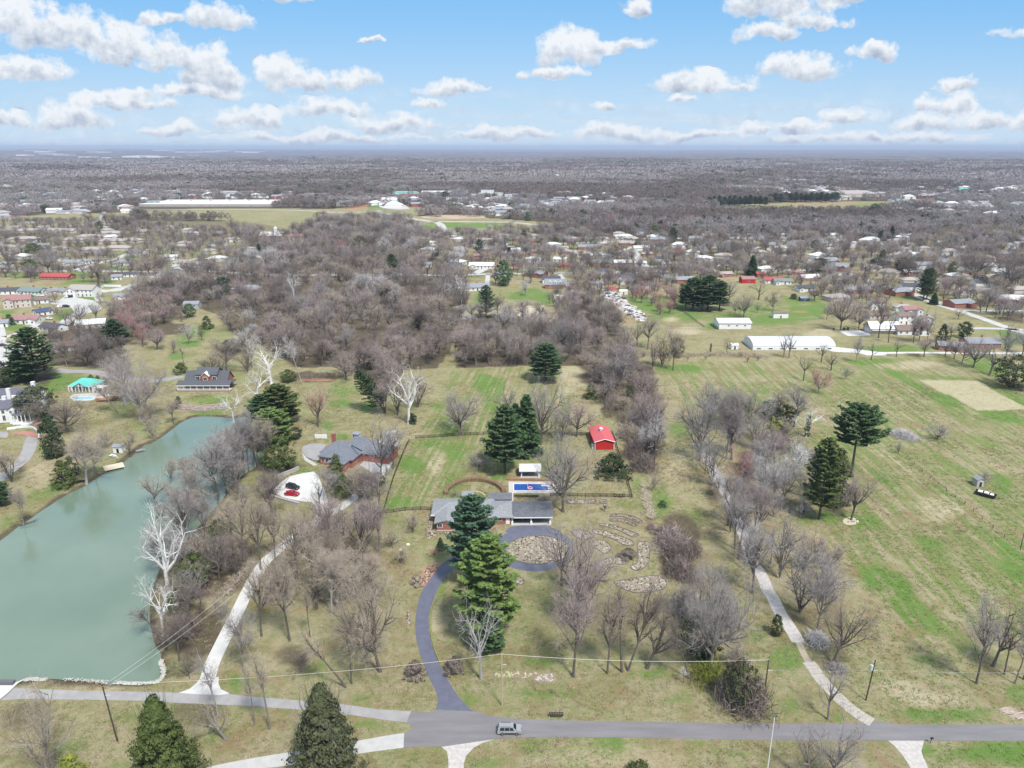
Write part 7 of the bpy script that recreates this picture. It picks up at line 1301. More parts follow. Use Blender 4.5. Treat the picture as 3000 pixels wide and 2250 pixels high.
 ('B0',1545,1132,1058,36,'column','dark','x'),('B0',790,940,875,60,'column','deep green','x'),('B0',850,950,880,80,'cedar','olive green','x'),('B0',910,960,895,70,'cedar','dark','x'),('B0',1520,1180,1080,160,'multi','brown','dark'),('B0',1560,360,300,80,'tall','brown','dark'),
 ('B0',1500,1300,1080,130,'tall','tan','dark'),('B0',1640,380,255,100,'evergreen','deep green','x'),('B0',1570,420,310,80,'round','pinkish','mid'),('B0',2140,860,600,220,'multi','brown','dark'),('B0',2190,820,530,260,'open','pale','grey'),('B0',2130,700,470,240,'broad','pale','dark'),
 ('B0',2020,680,560,170,'evergreen','brownish green','x'),('B0',1790,480,360,110,'cedar','olive green','dark'),('B0',1930,190,20,130,'evergreen','dark','x'),('B0',1720,170,50,90,'evergreen','dark','x'),('B0',1850,900,680,260,'broad','brown','dark'),
 ('B0',760,800,520,300,'broad','brown','dark'),('B0',730,810,620,200,'tall','brown','dark'),('B0',580,800,570,200,'tall','brown','mid'),('B0',680,470,340,180,'broad','brown','dark'),('B0',870,660,540,260,'evergreen','dark','x'),('B0',2020,1290,1000,300,'open','white','white'),
 # east: paddocks, lots, fields
 ('B3',305,930,690,210,'open','brown','dark'),('B3',435,1040,800,230,'round','reddish','mid'),('B3',665,918,805,120,'round','grey','dark'),('B3',545,838,660,180,'open','brown','dark'),('B3',460,770,560,150,'open','grey','mid'),('B3',135,730,490,170,'open','grey','mid'),('B3',180,730,470,170,'open','grey','mid'),
 ('B3',757,770,540,110,'tall','grey','mid'),('B3',890,750,560,130,'open','grey','mid'),('B3',1108,725,540,130,'open','grey','mid'),('B3',1345,725,540,160,'tall','pinkish','mid'),('B3',1530,720,560,170,'broad','brown','dark'),('B3',1605,740,560,170,'broad','brown','dark'),
 ('B3',1770,820,540,260,'broad','grey','dark'),('B3',1675,775,580,170,'broad','pinkish','dark'),('B3',1910,885,590,280,'open','grey','dark',.15),('B3',2050,760,480,190,'tall','grey','mid'),('B3',2200,700,480,190,'tall','grey','mid'),('B3',2120,990,690,300,'evergreen','brownish green','x'),
 ('B3',625,495,140,300,'broad','pinkish','dark'),('B3',780,490,260,200,'broad','pinkish','dark'),('B3',955,560,170,200,'tall','brown','dark'),('B3',1040,600,300,150,'open','tan','dark'),('B3',1255,605,300,170,'broad','pinkish','dark'),('B3',1300,600,350,150,'tall','pinkish','dark'),('B3',1375,600,290,190,'broad','pinkish','mid'),
 ('B3',505,400,260,120,'broad','brown','dark'),('B3',755,395,230,150,'tall','pinkish','dark'),('B3',45,330,150,150,'round','brown','dark'),('B3',220,225,175,60,'bush','dark','x'),('B3',400,240,100,170,'broad','brown','dark'),('B3',655,495,468,26,'bush','dark','x'),('B3',688,493,466,26,'bush','dark','x'),('B3',567,492,474,18,'bush','dark','x'),
 ('B3',1500,600,430,110,'cedar','dark','x'),('B3',1340,235,-40,130,'pine','deep green','dark'),('B3',1430,270,170,80,'spruce','deep green','dark'),('B3',1520,165,40,110,'round','reddish','dark'),('B3',1050,220,-10,150,'broad','tan','dark'),('B3',1000,170,90,90,'evergreen','dark','x'),('B3',1885,330,110,150,'tall','grey','mid'),
 ('B3',2090,400,230,120,'tall','grey','mid'),('B3',1640,400,300,120,'broad','tan','mid'),('B3',1650,240,190,60,'round','tan','mid'),('B3',1690,560,410,110,'evergreen','dark','x'),('B3',1580,560,420,150,'broad','grey','mid'),('B3',2050,650,390,190,'open','pinkish','dark'),
 ('B2',1560,320,30,250,'pine','deep green','dark'),('B2',1690,320,10,260,'pine','deep green','dark'),('B2',1640,325,120,230,'pine','deep green','dark'),('B2',1790,320,60,170,'pine','deep green','dark'),('B2',1500,310,90,120,'pine','deep green','dark'),
 ('B2',2000,385,160,200,'broad','tan','mid'),('B2',1925,350,230,90,'round','pinkish','mid'),('B2',2130,230,40,190,'open','tan','dark'),('B2',1870,250,60,150,'broad','grey','mid'),('B2',2120,345,245,70,'round','tan','mid'),('B2',1850,280,190,110,'thicket','pinkish','x'),
 ('B2',115,190,50,140,'round','blossom','mid'),('B2',1170,660,350,210,'tall','tan','dark'),('B2',1215,825,480,230,'multi','tan','dark'),('B2',1295,810,520,190,'multi','brown','dark'),('B2',1390,840,450,190,'tall','tan','dark'),('B2',1080,630,390,160,'open','brown','dark'),('B2',1425,720,550,110,'evergreen','brownish green','x'),
 ('B2',1855,700,540,120,'open','brown','dark'),('B2',1715,680,600,14,'column','dark','x'),('B2',950,860,560,330,'broad','pinkish','dark'),('B2',1070,1120,830,330,'open','brown','dark',.4),('B2',1050,1000,860,260,'round','pinkish','mid'),('B2',900,1010,620,300,'multi','grey','dark'),
 ('B2',590,700,340,260,'broad','pinkish','dark'),('B2',500,690,350,260,'broad','grey','dark'),('B2',420,680,370,230,'broad','grey','dark'),('B2',170,690,350,110,'tall','tan','dark'),('B2',210,690,370,110,'tall','brown','dark'),('B2',260,640,370,100,'tall','brown','dark'),
 ('B2',20,790,480,230,'broad','pinkish','dark'),('B1',2170,720,440,260,'broad','grey','dark'),('B1',2080,740,470,100,'tall','brown','dark'),('B1',1985,740,480,100,'tall','brown','dark'),('B1',1850,770,480,130,'tall','brown','dark'),('B1',2130,500,270,200,'round','blossom','mid'),('B1',1990,390,100,150,'pine','bluish green','dark'),
 ('B1',1180,60,up(1010,'A','B'),130,'pine','deep green','dark'),('B1',330,260,-50,150,'open','white','white'),('B1',1770,250,0,200,'open','white','white'),('A1',245,1140,1000,90,'open','white','white'),('A1',905,1000,850,110,'evergreen','brownish green','x'),('A1',720,1030,880,170,'round','reddish','mid'),
 ('A1',1300,960,790,110,'tall','brown','dark'),('A1',1235,790,690,110,'round','reddish','mid'),('A1',2140,1290,1060,150,'evergreen','deep green','x'),('A1',2070,1270,1120,130,'broad','reddish','dark'),('A1',1930,1010,880,70,'evergreen','dark','x'),('A1',2145,980,885,50,'spruce','deep green','x'),('A1',1465,960,905,50,'evergreen','deep green','x'),
 ('A1',1560,1060,965,100,'pine','deep green','dark'),('A1',1690,1170,1050,130,'round','grey','mid'),('A1',1740,840,770,60,'round','brown','dark'),('A1',1850,960,820,120,'broad','tan','dark'),('A1',1090,1040,900,150,'multi','grey','mid'),('A1',870,1270,1160,70,'tall','brown','dark'),
 ('A2',1390,920,780,70,'evergreen','dark','x'),('A2',870,1040,925,80,'evergreen','dark','x'),('A2',1090,950,875,60,'evergreen','deep green','x'),('A2',710,945,880,80,'evergreen','deep green','x'),('A2',600,1035,985,36,'evergreen','deep green','x'),('A2',620,790,710,50,'pine','deep green','dark'),('A2',860,800,650,90,'round','reddish','mid'),
 ('A2',2070,1200,1020,110,'spruce','deep green','dark'),('A2',105,920,800,50,'column','brownish green','x'),('A2',1370,640,560,110,'open','white','white'),('A2',1240,600,530,90,'evergreen','deep green','x'),('A2',1710,820,750,60,'evergreen','deep green','x'),('A2',1300,540,490,50,'evergreen','dark','x'),
 ('A2',1660,700,630,100,'evergreen','brownish green','x'),('A2',380,920,860,60,'evergreen','brownish green','x'),('A2',180,1210,1050,170,'round','grey','mid'),('A2',330,1230,1060,120,'open','grey','mid'),('A2',600,1240,1060,130,'open','white','grey'),('A2',700,1240,1110,110,'multi','tan','mid'),('A2',1080,1270,1120,150,'multi','brown','mid'),
 ('A2',980,1190,1040,120,'broad','grey','mid'),('A2',1300,1180,1110,80,'evergreen','dark','x'),('A2',1290,1010,850,170,'broad','grey','dark'),('A2',1570,1010,860,100,'tall','brown','dark'),('A2',1640,1060,920,110,'round','blossom','mid'),('A2',1430,1080,930,120,'broad','reddish','mid'),('A2',1810,1040,880,130,'broad','grey','mid'),
 ('A3',1420,775,690,150,'open','white','white'),('A3',1060,900,770,70,'spruce','deep green','dark'),('A3',970,900,810,60,'pine','deep green','dark'),('A3',1310,950,870,80,'evergreen','deep green','x'),('A3',915,700,570,90,'evergreen','brownish green','x'),('A3',1365,700,640,60,'evergreen','dark','x'),('A3',1465,690,645,60,'evergreen','dark','x'),('A3',1155,700,640,60,'evergreen','dark','x'),
 ('A3',765,720,635,70,'evergreen','dark','x'),('A3',450,670,605,70,'cedar','dark','x'),('A3',350,660,605,70,'cedar','dark','x'),('A3',405,980,890,70,'evergreen','dark','x'),('A3',440,1170,1040,150,'evergreen','dark','x'),('A3',980,1110,970,60,'evergreen','brownish green','x'),('A3',1590,1200,1090,80,'evergreen','olive green','x'),
 ('A3',1370,1410,1130,120,'pine','deep green','dark'),('A3',1850,1290,1190,60,'evergreen','dark','x'),('A3',1980,1260,1180,110,'evergreen','dark','x'),('A3',1780,1250,980,280,'broad','brown','dark'),('A3',2080,1320,1020,280,'broad','brown','dark'),('A3',1210,1220,1000,200,'broad','brown','dark'),('A3',1060,1050,900,170,'broad','pinkish','dark'),
 ('A3',680,980,820,170,'broad','pinkish','dark'),('A3',350,900,780,160,'round','pinkish','dark'),('A3',530,880,720,170,'round','grey','dark'),('A3',300,800,735,100,'evergreen','olive green','x'),('A3',830,1200,1050,200,'open','pale','mid'),('A3',940,1130,1040,160,'evergreen','dark','x'),('A3',1160,1160,1040,130,'evergreen','dark','x'),
 ('A3',560,660,560,80,'open','tan','dark'),('A3',600,660,580,60,'open','tan','dark'),('A3',1160,800,700,80,'open','brown','dark'),('A0',270,1210,1050,120,'evergreen','olive green','x'),('A0',300,1040,910,130,'evergreen','olive green','x'),('A0',850,1290,1040,260,'open','brown','dark'),('A0',420,1180,960,230,'broad','grey','mid'),('A0',90,1180,930,200,'broad','brown','dark'),
 ('A0',270,1260,1090,130,'broad','grey','mid'),('A0',1400,1190,1000,200,'broad','brown','dark'),('A0',1290,1200,1020,200,'broad','tan','dark'),('A0',520,960,860,150,'round','grey','mid'),('A0',1250,1270,1190,110,'round','blossom','mid'),('A0',920,800,640,90,'tall','brown','dark'),('A0',1000,810,650,110,'tall','brown','dark'),('A0',1100,810,660,150,'tall','brown','dark'),
 ('A0',780,780,650,130,'tall','brown','dark'),('A0',440,780,690,90,'tall','brown','dark'),('A0',240,770,690,70,'tall','brown','dark'),('A0',310,775,690,70,'tall','brown','dark'),('A0',360,770,700,60,'tall','brown','dark'),('A0',520,770,690,80,'tall','brown','dark'),('A0',650,770,690,80,'tall','brown','dark'),('A0',860,820,730,60,'evergreen','olive green','x'),
 ('A1',370,810,725,80,'open','brown','dark'),('A1',430,820,730,50,'tall','tan','dark'),('A1',2000,830,730,80,'open','brown','dark'),('A1',2060,830,740,60,'open','brown','dark'),
 ('A1',1310,580,530,50,'evergreen','dark','x'),('A1',520,505,460,60,'evergreen','deep green','x'),
]
# pines in rows far off
for k in range(26):
    x = 1700+k*44; TREES.append(('A2', x, 600+(k % 3)*3, 520-(k*7 % 19), 62, 'pine', 'deep green', 'dark')) if x < 2212 else TREES.append(('A3', x-2212, 566+(k % 3)*4, 480+(k*7 % 17), 62, 'pine', 'deep green', 'dark'))
for k in range(10): TREES.append(('A0', 200+((k*61) % 1180), 455+(k % 4)*14, 408+(k % 4)*14, 70, 'evergreen', 'deep green', 'x'))
for k in range(9): TREES.append(('A0', 900+k*62, 545-(k > 4)*18, 505-(k > 4)*28, 50, 'cedar', 'dark', 'x'))
for k in range(14): TREES.append(('A1', 340+k*52, 480-(k > 6)*14+(k % 2)*8, 425-(k > 6)*12+(k % 3)*6, 80, 'evergreen', 'deep green', 'x'))
for k in range(9): TREES.append(('A2', 1200+((k*211) % 900), 470-((k*37) % 110), 430-((k*37) % 110), 46, 'evergreen', 'dark', 'x'))
for k in range(12): TREES.append(('A1', 100+((k*467) % 2050), 330+((k*53) % 90), 290+((k*53) % 90), 50, 'evergreen', 'dark', 'x'))
for k in range(9): TREES.append(('A3', 80+((k*377) % 2000), 380-((k*43) % 90), 345-((k*43) % 90), 46, 'evergreen', 'dark', 'x'))

for k, (q, r2) in enumerate(((560,540),(610,580),(690,560),(740,600),(820,560),(860,620),(930,620),(900,700),(840,740),(760,720),(700,700),(640,690),(590,640),(540,650),(450,640),(400,630),(960,680),(1010,740),(1100,745),(1180,760),(1240,740),(1330,780),(1360,850),(1400,930),(800,790),(720,770),(660,760),(350,650),(780,650),(870,530))):
    TREES.append(('U', q, r2+8, r2-14-(k % 4)*3, 14+(k*5 % 9), 'evergreen' if k % 3 else 'pine', 'brownish green' if k % 2 else 'olive green', 'dark'))
BAREF = ('grand', 'broad', 'tall', 'multi', 'open', 'round', 'stick'); CAND = []   # every bare tree competes for the 300 places by its size in the frame
rt = random.Random(5)
GRP = {'pine': 'pines', 'lonepine': 'pines', 'spruce': 'spruces', 'cedar': 'cedars', 'bigcedar': 'cedars', 'column': 'narrow evergreens', 'evergreen': 'round evergreens', 'bush': 'round bushes', 'thicket': 'bramble thickets', 'bare': 'bare deciduous trees'}
NAME = {'pine': 'pine_tree', 'lonepine': 'pine_tree', 'spruce': 'spruce_tree', 'cedar': 'cedar_tree', 'bigcedar': 'cedar_tree', 'column': 'narrow_evergreen', 'evergreen': 'evergreen_tree', 'bush': 'bush', 'thicket': 'bramble_thicket'}
WORD = {'broad': 'spreading', 'grand': 'large spreading', 'tall': 'tall', 'multi': 'many-stemmed', 'open': 'open-branched', 'round': 'small rounded', 'stick': 'thin'}
for t in TREES:
    tile, bx, by, ty, wd, form, col, bark = t[:8]; lean = t[8] if len(t) > 8 else 0
    x, y = px(tile, bx, by); X, Y = gp(x, y); z = tz(X, Y)
    if z: # stand on the swells: keep the bearing and range
        pass
    ytop = px(tile, 0, ty)[1]; h = max(1.2, topz(Y, ytop)-0); m = mpp(Y); w_ = max(.8, wd/(TS if tile != 'U' else .7373)*m)
    # the crown's far side is seen higher than its middle: take a little off
    h = max(1.0, min(h, h-.12*w_*ST if h > 4 else h)); h = min(h, 27)
    if form == 'broad' and w_ > 13.5: form = 'grand'
    if form in BAREF: CAND.append((h/m*1.0, X, Y, z, h, w_, form, rt.randrange(NV[form]), col, bark, lean, x, y)); continue
    if form == 'bush' and col == 'r': colr = 'brown'
    elif form == 'bush' and col == 'o': colr = 'tan'
    else: colr = col
    o = make_tree(NAME[form], form, rt.randrange(NV[form]), colr, bark if bark != 'x' else 'dark', (X, Y, z), h, w_, {'bush': 'bush', 'thicket': 'thicket'}.get(form, 'tree'), GRP[form], rt.uniform(0, 6.28) if not lean else 0, (0, lean))
    cw = colr if colr in LEAF else {'brown': 'dark brown'}.get(colr, colr)
    n1 = {'pine': 'pine', 'lonepine': 'pine with bare lower trunk', 'spruce': 'spruce', 'cedar': 'cedar', 'bigcedar': 'big ragged cedar', 'column': 'narrow evergreen', 'evergreen': 'evergreen', 'bush': 'round bush', 'thicket': 'bramble thicket'}[form]
    nm = {'pine': 'pines', 'lonepine': 'pines with bare trunk', 'spruce': 'spruces', 'cedar': 'cedars', 'bigcedar': 'big cedars', 'column': 'narrow evergreens', 'evergreen': 'evergreens', 'bush': 'bushes', 'thicket': 'thickets'}[form]
    auto(o, f"{cw} {n1}", f"{cw} {nm}", x, y)

# ---- fill: the woods themselves
def poly_fill(poly, spacing, seed, hmin, hmax, forms, cols, avoid=True, p=1.0):
    r = random.Random(seed); P = [gp(*q) for q in poly]; xs = [a[0] for a in P]; ys = [a[1] for a in P]; n = int((max(xs)-min(xs))*(max(ys)-min(ys))/spacing**2*1.15)
    A_ = np.array([[r.uniform(min(xs), max(xs)), r.uniform(min(ys), max(ys))] for _ in range(n)]); ok = inside(A_[:, 0], A_[:, 1], P); A_ = A_[ok]; cell = {}; out = []
    for x, y in A_:
        k = (int(x//spacing), int(y//spacing))
        if any((x-a)**2+(y-b)**2 < (spacing*.72)**2 for i in (-1, 0, 1) for j in (-1, 0, 1) for a, b in cell.get((k[0]+i, k[1]+j), ())): continue
        if r.random() > p or (avoid and blocked(x, y, 4)): continue
        cell.setdefault(k, []).append((x, y)); c = cols[int(min(.999, max(0, vnoise(np.array([x]), np.array([y]), 40, seed)[0]*.8+r.uniform(-.25, .35)))*len(cols))]
        h = r.uniform(hmin, hmax); f = r.choice(forms); q = to_px(x, y)
        out.append((h/mpp(y), x, y, tz(x, y), h, h*r.uniform(.65, 1.15), f, r.randrange(NV[f]), c, r.choice(('dark', 'mid', 'dark')), 0, q[0], q[1]))
    return out
FG = {}
def grid_feet():
    FG.clear()
    for f in FOOT:
        a, b = int(f[0]//120), int(f[1]//120)
        for i in (-1, 0, 1):
            for j in (-1, 0, 1): FG.setdefault((a+i, b+j), []).append(f)
def blocked(x, y, rad=6.0):
    for hx, hy, hr in FG.get((int(x//120), int(y//120)), ()):
        if abs(x-hx) < hr+rad and -hr*1.4-rad-(24 if y > 1150 else 3 if y > 420 else 0) < y-hy < hr+rad*.5: return True
    k = (int(x//25), int(y//25))
    for i in (-1, 0, 1):
        for j in (-1, 0, 1):
            for a, b in ROADCELL.get((k[0]+i, k[1]+j), ()):
                if (x-a)**2+(y-b)**2 < (rad+3)**2: return True
    return False
S_R = U((900,508),(1180,500),(1400,512),(2212,512),(2212,700),(2100,690),(1980,640),(1800,650),(1600,600),(1350,640),(1200,640),(1120,600),(1010,600),(960,560),(905,530))
S_L = U((0,478),(290,482),(500,505),(540,540),(470,590),(400,610),(330,590),(230,612),(0,600))
grid_feet(); fh_pts = []; rfh = random.Random(8)
for poly, n, sp in ((S_R, 75, 27), (S_L, 26, 30)):
    got = 0
    for _ in range(6000):
        if got >= n: break
        q = (rfh.uniform(min(a for a, b in poly), max(a for a, b in poly)), 690+(rfh.random()**1.6)*230 if poly is S_R else rfh.uniform(650, 830))
        if not inside(np.array([q[0]]), np.array([q[1]]), poly)[0]: continue
        X, Y = gp(*q)
        if blocked(X, Y, 7) or any((X-a)**2+((Y-b)*.8)**2 < sp*sp for a, b in HPX): continue
        HPX.append((X, Y)); foot(X, Y, 8); fh_pts.append((X, Y, 0, rfh.uniform(-.5, .5), rfh.uniform(.9, 1.15), .75, rfh.randrange(6))); got += 1
    grid_feet()
PAL = ['brown', 'grey', 'tan', 'pinkish', 'brown', 'tan', 'pinkish', 'grey', 'brown', 'pale', 'tan', 'brown']
CAND += poly_fill(WOODS[0], 8.8, 11, 7, 20, ['broad', 'multi', 'tall', 'broad', 'round', 'open', 'tall'], PAL)
CAND += poly_fill(WOODS[1], 7.4, 12, 6, 16, ['broad', 'multi', 'tall', 'round', 'open'], PAL)
CAND += poly_fill(U((565,1090),(700,1030),(830,1090),(870,1200),(850,1330),(700,1340),(600,1400),(540,1330)), 10.2, 41, 8, 17, ['tall', 'multi', 'stick', 'open', 'tall'], ['tan', 'brown', 'brown', 'grey'])
CAND += poly_fill(U((330,1080),(420,990),(560,960),(520,1080),(560,1110),(500,1260),(440,1340),(380,1400),(345,1330)), 6.6, 42, 6, 14, ['tall', 'multi', 'round', 'broad'], ['brown', 'grey', 'tan', 'brown'])
CAND += poly_fill(U((1540,960),(1640,940),(1700,1000),(1730,1120),(1780,1260),(1730,1310),(1640,1180),(1590,1080)), 13, 43, 7, 12, ['tall', 'multi', 'broad', 'round'], ['grey', 'pinkish', 'pale', 'brown'])
CAND += poly_fill(WOODS[2], 7, 13, 8, 13, ['broad', 'multi'], ['brown', 'brown', 'grey']); CAND += poly_fill(WOODS[3], 7, 14, 8, 14, ['broad', 'multi'], ['brown', 'pinkish', 'tan', 'reddish'])
CAND += poly_fill(U((985,735),(1270,745),(1285,790),(985,795)), 6.0, 15, 5, 11, ['tall', 'multi', 'stick'], ['brown', 'tan', 'grey'])
CAND += poly_fill(S_R, 7.9, 16, 8, 15, ['broad', 'broad', 'tall', 'multi'], PAL); CAND += poly_fill(S_L, 9.0, 17, 7, 13, ['broad', 'multi'], PAL)
CAND += poly_fill(U((2040,520),(2212,520),(2212,640),(2100,620)), 11, 18, 9, 14, ['broad', 'broad'], PAL)
CAND += poly_fill(U((1330,600),(1420,600),(1470,660),(1440,690),(1380,660)), 9, 19, 8, 13, ['broad', 'multi'], ['pinkish', 'reddish', 'grey'])
CAND += poly_fill(U((1180,640),(1300,640),(1340,700),(1270,700),(1200,690)), 8, 20, 8, 13, ['broad', 'multi'], ['brown', 'pinkish'])
CAND += poly_fill(U((1790,620),(1880,600),(1920,640),(1880,680),(1800,670)), 12, 21, 9, 13, ['broad'], ['pinkish', 'brown'])
CAND += poly_fill(U((1290,760),(1400,762),(1640,770),(1640,785),(1420,782),(1290,790)), 7, 22, 3, 5, ['round', 'multi'], ['brown', 'tan', 'pinkish'])
CAND += poly_fill(U((1700,960),(1760,1000),(1740,1060),(1790,1260),(1740,1290),(1660,1130),(1620,1000),(1600,900),(1660,900)), 12, 23, 9, 14, ['broad', 'multi'], ['grey', 'pinkish', 'pale'])
CAND.sort(key=lambda c: -c[0])
REST = CAND[292:]
for s_, X, Y, z, h, w_, form, v, col, bark, lean, x, y in CAND[:292]:
    o = make_tree('bare_tree', form, v, col, bark, (X, Y, z), h, w_, 'tree', GRP['bare'], rt.uniform(0, 6.28), (0, lean))
    cw = {'pale': 'pale grey', 'tan': 'tan', 'blossom': 'pale blossoming', 'white': 'white-barked', 'brown': 'dark brown'}.get(col, col)
    if col == 'white': one, many = 'white-barked bare tree', 'white-barked bare trees'
    elif col == 'blossom': one, many = 'pale blossoming tree', 'pale blossoming trees'
    else: one, many = f"{WORD[form]} {cw} bare tree", f"{WORD[form]} {cw} trees"
    auto(o, one, many, x, y)
# brush along the hedgerows: hedges of their own
for lab, tile, pts, wd, h, sd, col in (
  ('dark shrub belt in front of the flat white warehouse', 'A0', [(1150,611),(1500,612),(1900,612),(2300,612),(2700,614),(2990,612)], 14, 5.5, 9, 'brown'),
  ('dark brush hedgerow running down beside the red barn', 'B2', [(780,1000),(860,1150),(960,1260),(1040,1380),(1120,1480),(1180,1560)], 9, 3.2, 1, 'brown'),
  ('low brush belt between the wood and the back pasture', 'B2', [(-200,800),(-50,790),(140,770),(300,760),(480,740),(680,740)], 7, 3.0, 2, 'brown'),
  ('long brush hedgerow below the white barn', 'B2', [(1100,700),(1350,730),(1600,715),(1800,710),(2000,720),(2212,740)], 6, 2.6, 3, 'tan'),
  ('dark brush belt under the wood behind the pines', 'B1', [(420,930),(560,900),(680,880),(800,880),(900,850)], 7, 3.0, 4, 'brown'),
  ('dry brown brush down the west bank of the lane', 'C0', [(1950,1470),(2000,1380),(2090,1270),(2180,1180)], 3, 1.6, 5, 'tan'),
  ('brush along the east edge of the plowed strip', 'B2', [(700,800),(740,880),(780,960)], 8, 3.2, 6, 'brown')):
    hedge(lab, [G(tile, *p) for p in pts], wd, h, sd, TWIG[col], seg=.16*wd/3, wild=True)

# ---- the rest of the woods, one mass of instanced trees, out to the horizon
def joined(nm, f, cm, bm):
    mb = []; me = bpy.data.meshes.new(nm); vs = []; fs = []; mi = []
    for part, k in (('trunk', 0), ('crown', 1)):
        if part not in f: continue
        p = f[part]; o = len(vs); co = np.empty(len(p.vertices)*3, 'f'); p.vertices.foreach_get('co', co); vs += [tuple(c) for c in co.reshape(-1, 3)]
        fs += [tuple(o+i for i in q.vertices) for q in p.polygons]; mi += [k]*len(p.polygons)
    me.from_pydata(vs, [], fs); me.materials.append(bm); me.materials.append(cm); me.polygons.foreach_set('material_index', mi); me.update(); return me
def scatter(name, sources, pts):
    """pts: (x, y, z, rot, sx, sz, index); sources: meshes"""
    col = bpy.data.collections.new(name+'_kinds')
    for i, me in enumerate(sources): o = bpy.data.objects.new(f"{name}_kind_{i:03d}", me); col.objects.link(o)
    P = np.array(pts, 'f'); me = bpy.data.meshes.new(name); me.vertices.add(len(P)); me.vertices.foreach_set('co', P[:, :3].ravel())
    for nm, ty, dat in (('tree_turn', 'FLOAT_VECTOR', np.stack([0*P[:, 3], 0*P[:, 3], P[:, 3]], -1)), ('tree_size', 'FLOAT_VECTOR', np.stack([P[:, 4], P[:, 4], P[:, 5]], -1))):
        a = me.attributes.new(nm, ty, 'POINT'); a.data.foreach_set('vector', dat.astype('f').ravel())
    a = me.attributes.new('tree_kind', 'INT', 'POINT'); a.data.foreach_set('value', P[:, 6].astype('i'))
    me.update(); o = link(name, me, kind='stuff')
    ng = bpy.data.node_groups.new(name, 'GeometryNodeTree'); ng.interface.new_socket('Geometry', in_out='INPUT', socket_type='NodeSocketGeometry'); ng.interface.new_socket('Geometry', in_out='OUTPUT', socket_type='NodeSocketGeometry')
    N = ng.nodes; gi = N.new('NodeGroupInput'); go = N.new('NodeGroupOutput'); ip = N.new('GeometryNodeInstanceOnPoints'); ci = N.new('GeometryNodeCollectionInfo')
    ci.inputs['Collection'].default_value = col; ci.inputs['Separate Children'].default_value = True; ci.inputs['Reset Children'].default_value = True
    def at(nm, ty): n = N.new('GeometryNodeInputNamedAttribute'); n.data_type = ty; n.inputs['Name'].default_value = nm; return n.outputs['Attribute']
    L = ng.links; L.new(gi.outputs[0], ip.inputs['Points']); L.new(ci.outputs[0], ip.inputs['Instance']); ip.inputs['Pick Instance'].default_value = True
    L.new(at('tree_kind', 'INT'), ip.inputs['Instance Index']); L.new(at('tree_turn', 'FLOAT_VECTOR'), ip.inputs['Rotation']); L.new(at('tree_size', 'FLOAT_VECTOR'), ip.inputs['Scale']); L.new(ip.outputs[0], go.inputs[0])
    md = o.modifiers.new('scatter', 'NODES'); md.node_group = ng; return o
COLS = ['grey', 'pinkish', 'tan', 'brown', 'pale', 'reddish', 'blossom', 'white']
src = []; sidx = {}
for form in BAREF:
    for v in range(min(NV[form], 2)):
        for c in COLS[:6]: sidx[form, v, c] = len(src); src.append((f"{form}", FORMS[form, v], TWIG[c], BARK['dark'])); 
pts = []
for s_, X, Y, z, h, w_, form, v, col, bark, lean, x, y in REST:
    v = v % min(NV[form], 2); c = col if col in COLS[:6] else 'pale'; f = FORMS[form, v]; sz = h/f['h']; pts.append((X, Y, z, rt.uniform(0, 6.28), max(.6, min(1.8, (w_/f['w'])/sz))*sz, sz, sidx[form, v, c]))
scatter('woodland', [joined(n, f, cm, bm) for n, f, cm, bm in src], pts)
# far forest
rf = np.random.RandomState(7); far_pts = []; rags = [rag(900+i, n=210, s=1.05) for i in range(5)]; ragh = [rag(910+i, 12, 11, 90, 1.5) for i in range(2)]; evr = [dense(920+i, 12, 8, 'ball', 260, 1.0) for i in range(2)]
fsrc = []
for f in rags+ragh:
    for c in ('brown', 'brown', 'grey', 'pinkish', 'grey'): fsrc.append((f, TWIG[c], BARK['dark']))
e0 = len(fsrc)
for f in evr: fsrc.append((f, LEAF['deep green'], BARK['dark'])); fsrc.append((f, LEAF['dark'], BARK['dark']))
for _ in range(5000):
    if len(fh_pts) > 900: break
    Y = 1250*(4.6**rf.rand()); X = rf.uniform(-.74, .74)*Y; zc = Y*CT+CAMH*ST; qx, qy = np.array([1500+FPX*X/zc]), np.array([1125-FPX*(Y*ST-CAMH*CT)/zc])
    if not inside(qx, qy, WOODS[4])[0] or any(inside(qx, qy, f)[0] for f in FIELDS) or vnoise(np.array([X]), np.array([Y]), 420, 61)[0] < .50: continue
    if blocked(X, Y, 14): continue
    foot(X, Y, 10); sc_ = 1.0+Y/6000; fh_pts.append((X, Y, tz(X, Y), rf.uniform(-.8, .8), sc_*1.15, sc_, rf.randint(6)))
grid_feet(); Yr = 975.0; FP = [U(*[(0, 0)])]; 
